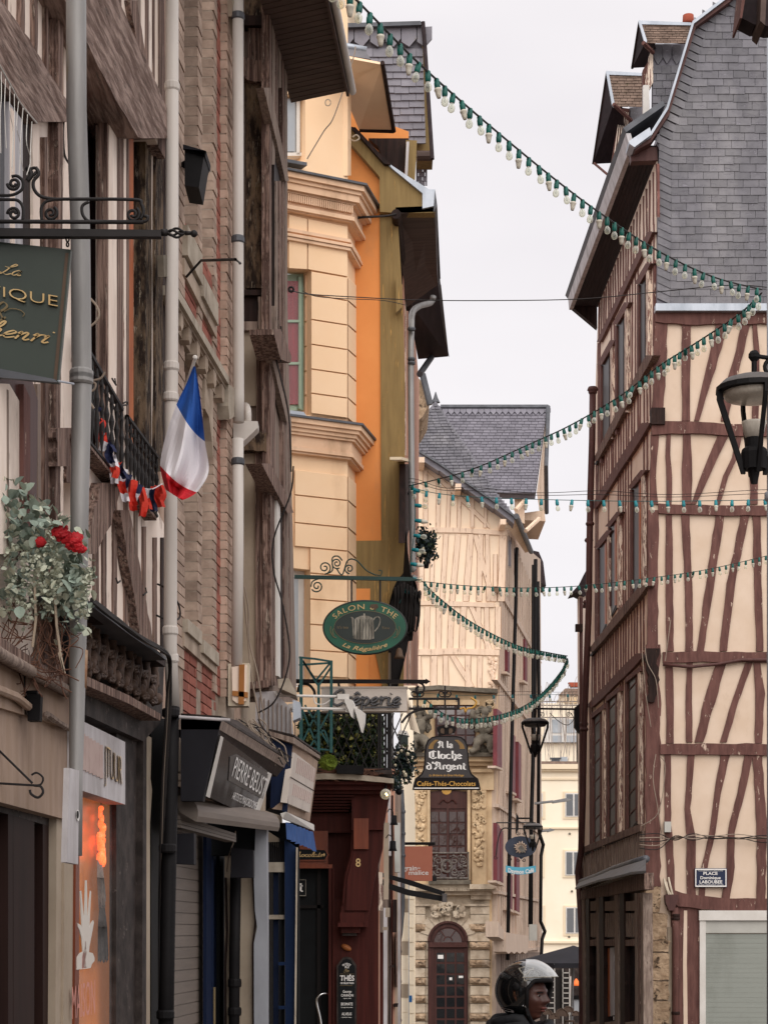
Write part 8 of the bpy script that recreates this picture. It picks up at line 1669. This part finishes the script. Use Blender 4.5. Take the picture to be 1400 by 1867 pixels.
for i in range(ne+1):
 th=-math.pi/2+math.pi*i/ne
 for j in range(na):V.append(H(*face_r(-math.pi+2*math.pi*j/na,th)))
b.add(V,[(i*na+j,i*na+(j+1)%na,(i+1)*na+(j+1)%na,(i+1)*na+j)for i in range(ne)for j in range(na)]);hd_=b.make('head','skin_dark',pe,True)
for s_ in(-1,1):
 p=face_r(s_*.40,.05);B().ball(H(p.x-.006,p.y,p.z),.0125,seg=12,ring=8).make('eye','eye_white',hd_,True);B().ball(H(p.x+.003,p.y-.002,p.z-.002),.0062,seg=8,ring=6).make('iris','bell_black',hd_,True)
 b=B();b.tube([H(*(face_r(s_*a,.17)*1.01))for a in(.22,.35,.5,.6)],.0035,6);b.make('eyebrow','bell_black',hd_)
 b=B();b.tube([H(*(face_r(s_*a,.10-.1*abs(a-.4))*1.008))for a in(.24,.34,.44,.56)],.004,6);b.make('eyelid','skin_dark',hd_)
b=B();b.tube([H(*(face_r(a,-.50)*1.005))for a in(-.28,-.14,0,.14,.28)],[.003,.0055,.005,.0055,.003],8);b.tube([H(*(face_r(a,-.62)*1.005))for a in(-.24,-.12,0,.12,.24)],[.003,.006,.007,.006,.003],8);b.make('lips','lip',hd_,True)
b=B()
for s_ in(-1,1):b.ball(H(-.005,s_*.082,-.005),.022,.6,.35,1.2,10,8)
b.make('ears','skin_dark',hd_,True)
hcx,hcz=-.02,.028
def hs(ph,th,k=1.0):
 r=(.150 if abs(ph)>1.2 else.148);return H(hcx+r*k*math.cos(th)*math.cos(ph)*1.03,.128*k*math.cos(th)*math.sin(ph),hcz+.142*k*math.sin(th))
def opening(ph,th):return abs(ph)<.98-max(0,th-.05)*.9 and th<.36
b=B();na,ne=96,60;ids={}
def vid(i,j,s_):
 j%=na;key=(i,j,s_)
 if key not in ids:
  th=-1.02+(math.pi/2+1.02)*i/ne;ids[key]=len(b.v);b.v.append(tuple(hs(-math.pi+2*math.pi*j/na,th,1 if s_ else.9)))
 return ids[key]
for i in range(ne):
 for j in range(na):
  ph=-math.pi+2*math.pi*(j+.5)/na;th=-1.02+(math.pi/2+1.02)*(i+.5)/ne
  if opening(ph,th):continue
  b.f.append((vid(i,j,1),vid(i,j+1,1),vid(i+1,j+1,1),vid(i+1,j,1)));b.m.append(0)
  b.f.append((vid(i,j,0),vid(i+1,j,0),vid(i+1,j+1,0),vid(i,j+1,0)));b.m.append(0)
he=b.make('helmet','helmet_black',pe,True)
edge=[(.98,-1.0),(.98,-.6),(.98,-.2),(.97,.05),(.86,.2),(.70,.345),(.4,.37),(0,.375),(-.4,.37),(-.70,.345),(-.86,.2),(-.97,.05),(-.98,-.2),(-.98,-.6),(-.98,-1.0)]
B().tube(crom([hs(p_,t_,.96)for p_,t_ in edge],4),.011,8).make('edge_trim','black_metal',he,True)
b=B();b.tube([hs(p_,-1.02,.95)for p_ in[math.pi*.34+(2*math.pi-.68*math.pi)*k/24 for k in range(25)]],.012,8);b.make('neck_trim','black_metal',he,True)
b=B();na,ne=28,14;V=[]
for i in range(ne+1):
 th=.40+.86*i/ne
 for j in range(na+1):
  ph=-1.12+2.24*j/na;V.append(hs(ph*(1-.15*i/ne),th,1.12+.10*(1-i/ne)*math.cos(ph*.8)))
b.add(V,[(i*(na+1)+j,i*(na+1)+j+1,(i+1)*(na+1)+j+1,(i+1)*(na+1)+j)for i in range(ne)for j in range(na)]);b.make('visor','visor',he,True)
B().tube([V[j]for j in range(na+1)],.0025,5).make('visor_edge','silver_paint',he)
B().lathe(hs(-1.35,.12,1.02),[(.02,-.004),(.02,.006),(.012,.01)],14,(hm@Vector((.1,-1,.05)))).make('hinge','black_metal',he,True)
b=B();q=[hs(-1.9+.0+dx,-.62+dz,1.012)for dx,dz in((-.42,.02),(-.1,-.03),(.28,-.09),(.31,-.16),(.27,-.23),(-.1,-.17),(-.42,-.12),(-.46,-.05))];b.add(q,[tuple(range(8))]);b.make('reflective_strip','white_old',he)
b=B()
V=[hs(-1.05+dx,.62+dz,1.008)for dx,dz in((-.35,.25),(-.1,.34),(.2,.36),(.5,.3),(.45,.18),(.25,.14),(.15,.02),(.14,-.22),(.04,-.3),(-.05,-.25),(-.04,-.05),(-.2,.08))];b.add(V,[tuple(range(12))]);b.make('pale_decal','silver_paint',he)
b=B();b.tube([H(.04,-.088,-.03),H(.055,-.08,-.09),H(.05,-.045,-.128),H(.045,0,-.135),H(.05,.045,-.128)],.011,6);b.make('chin_strap','black_metal',he)
b=B();b.tube([hs(-1.02,-.55,1.02),hs(-1.12,-.50,1.03),hs(-1.0,-.58,1.03)],.003,5);b.make('buckle','chrome',he)
b=B()
for k,(zz,rr,mn)in enumerate(((1.36,.135,.036),(1.395,.125,.028),(1.315,.16,.045))):
 b.tube([V3(-.01+rr*1.05*math.cos(a),.02+rr*.9*math.sin(a),zz+.012*math.sin(a*3+k)+(.02 if math.cos(a)<0 else-.012))for a in[2*math.pi*i/26 for i in range(26)]],[mn*(1+.12*math.sin(i*1.7+k))for i in range(26)],12,closed=True)
b.make('collar','jacket',pe,True)
b=B()
for k in range(5):
 b.tube(crom([V3(-.22,-.03,1.245-k*.09),V3(-.1,-.115,1.27-k*.09),V3(.06,-.12,1.265-k*.09),V3(.2,-.04,1.245-k*.09)],5),.038,10)
b.make('quilting','jacket',pe,True)
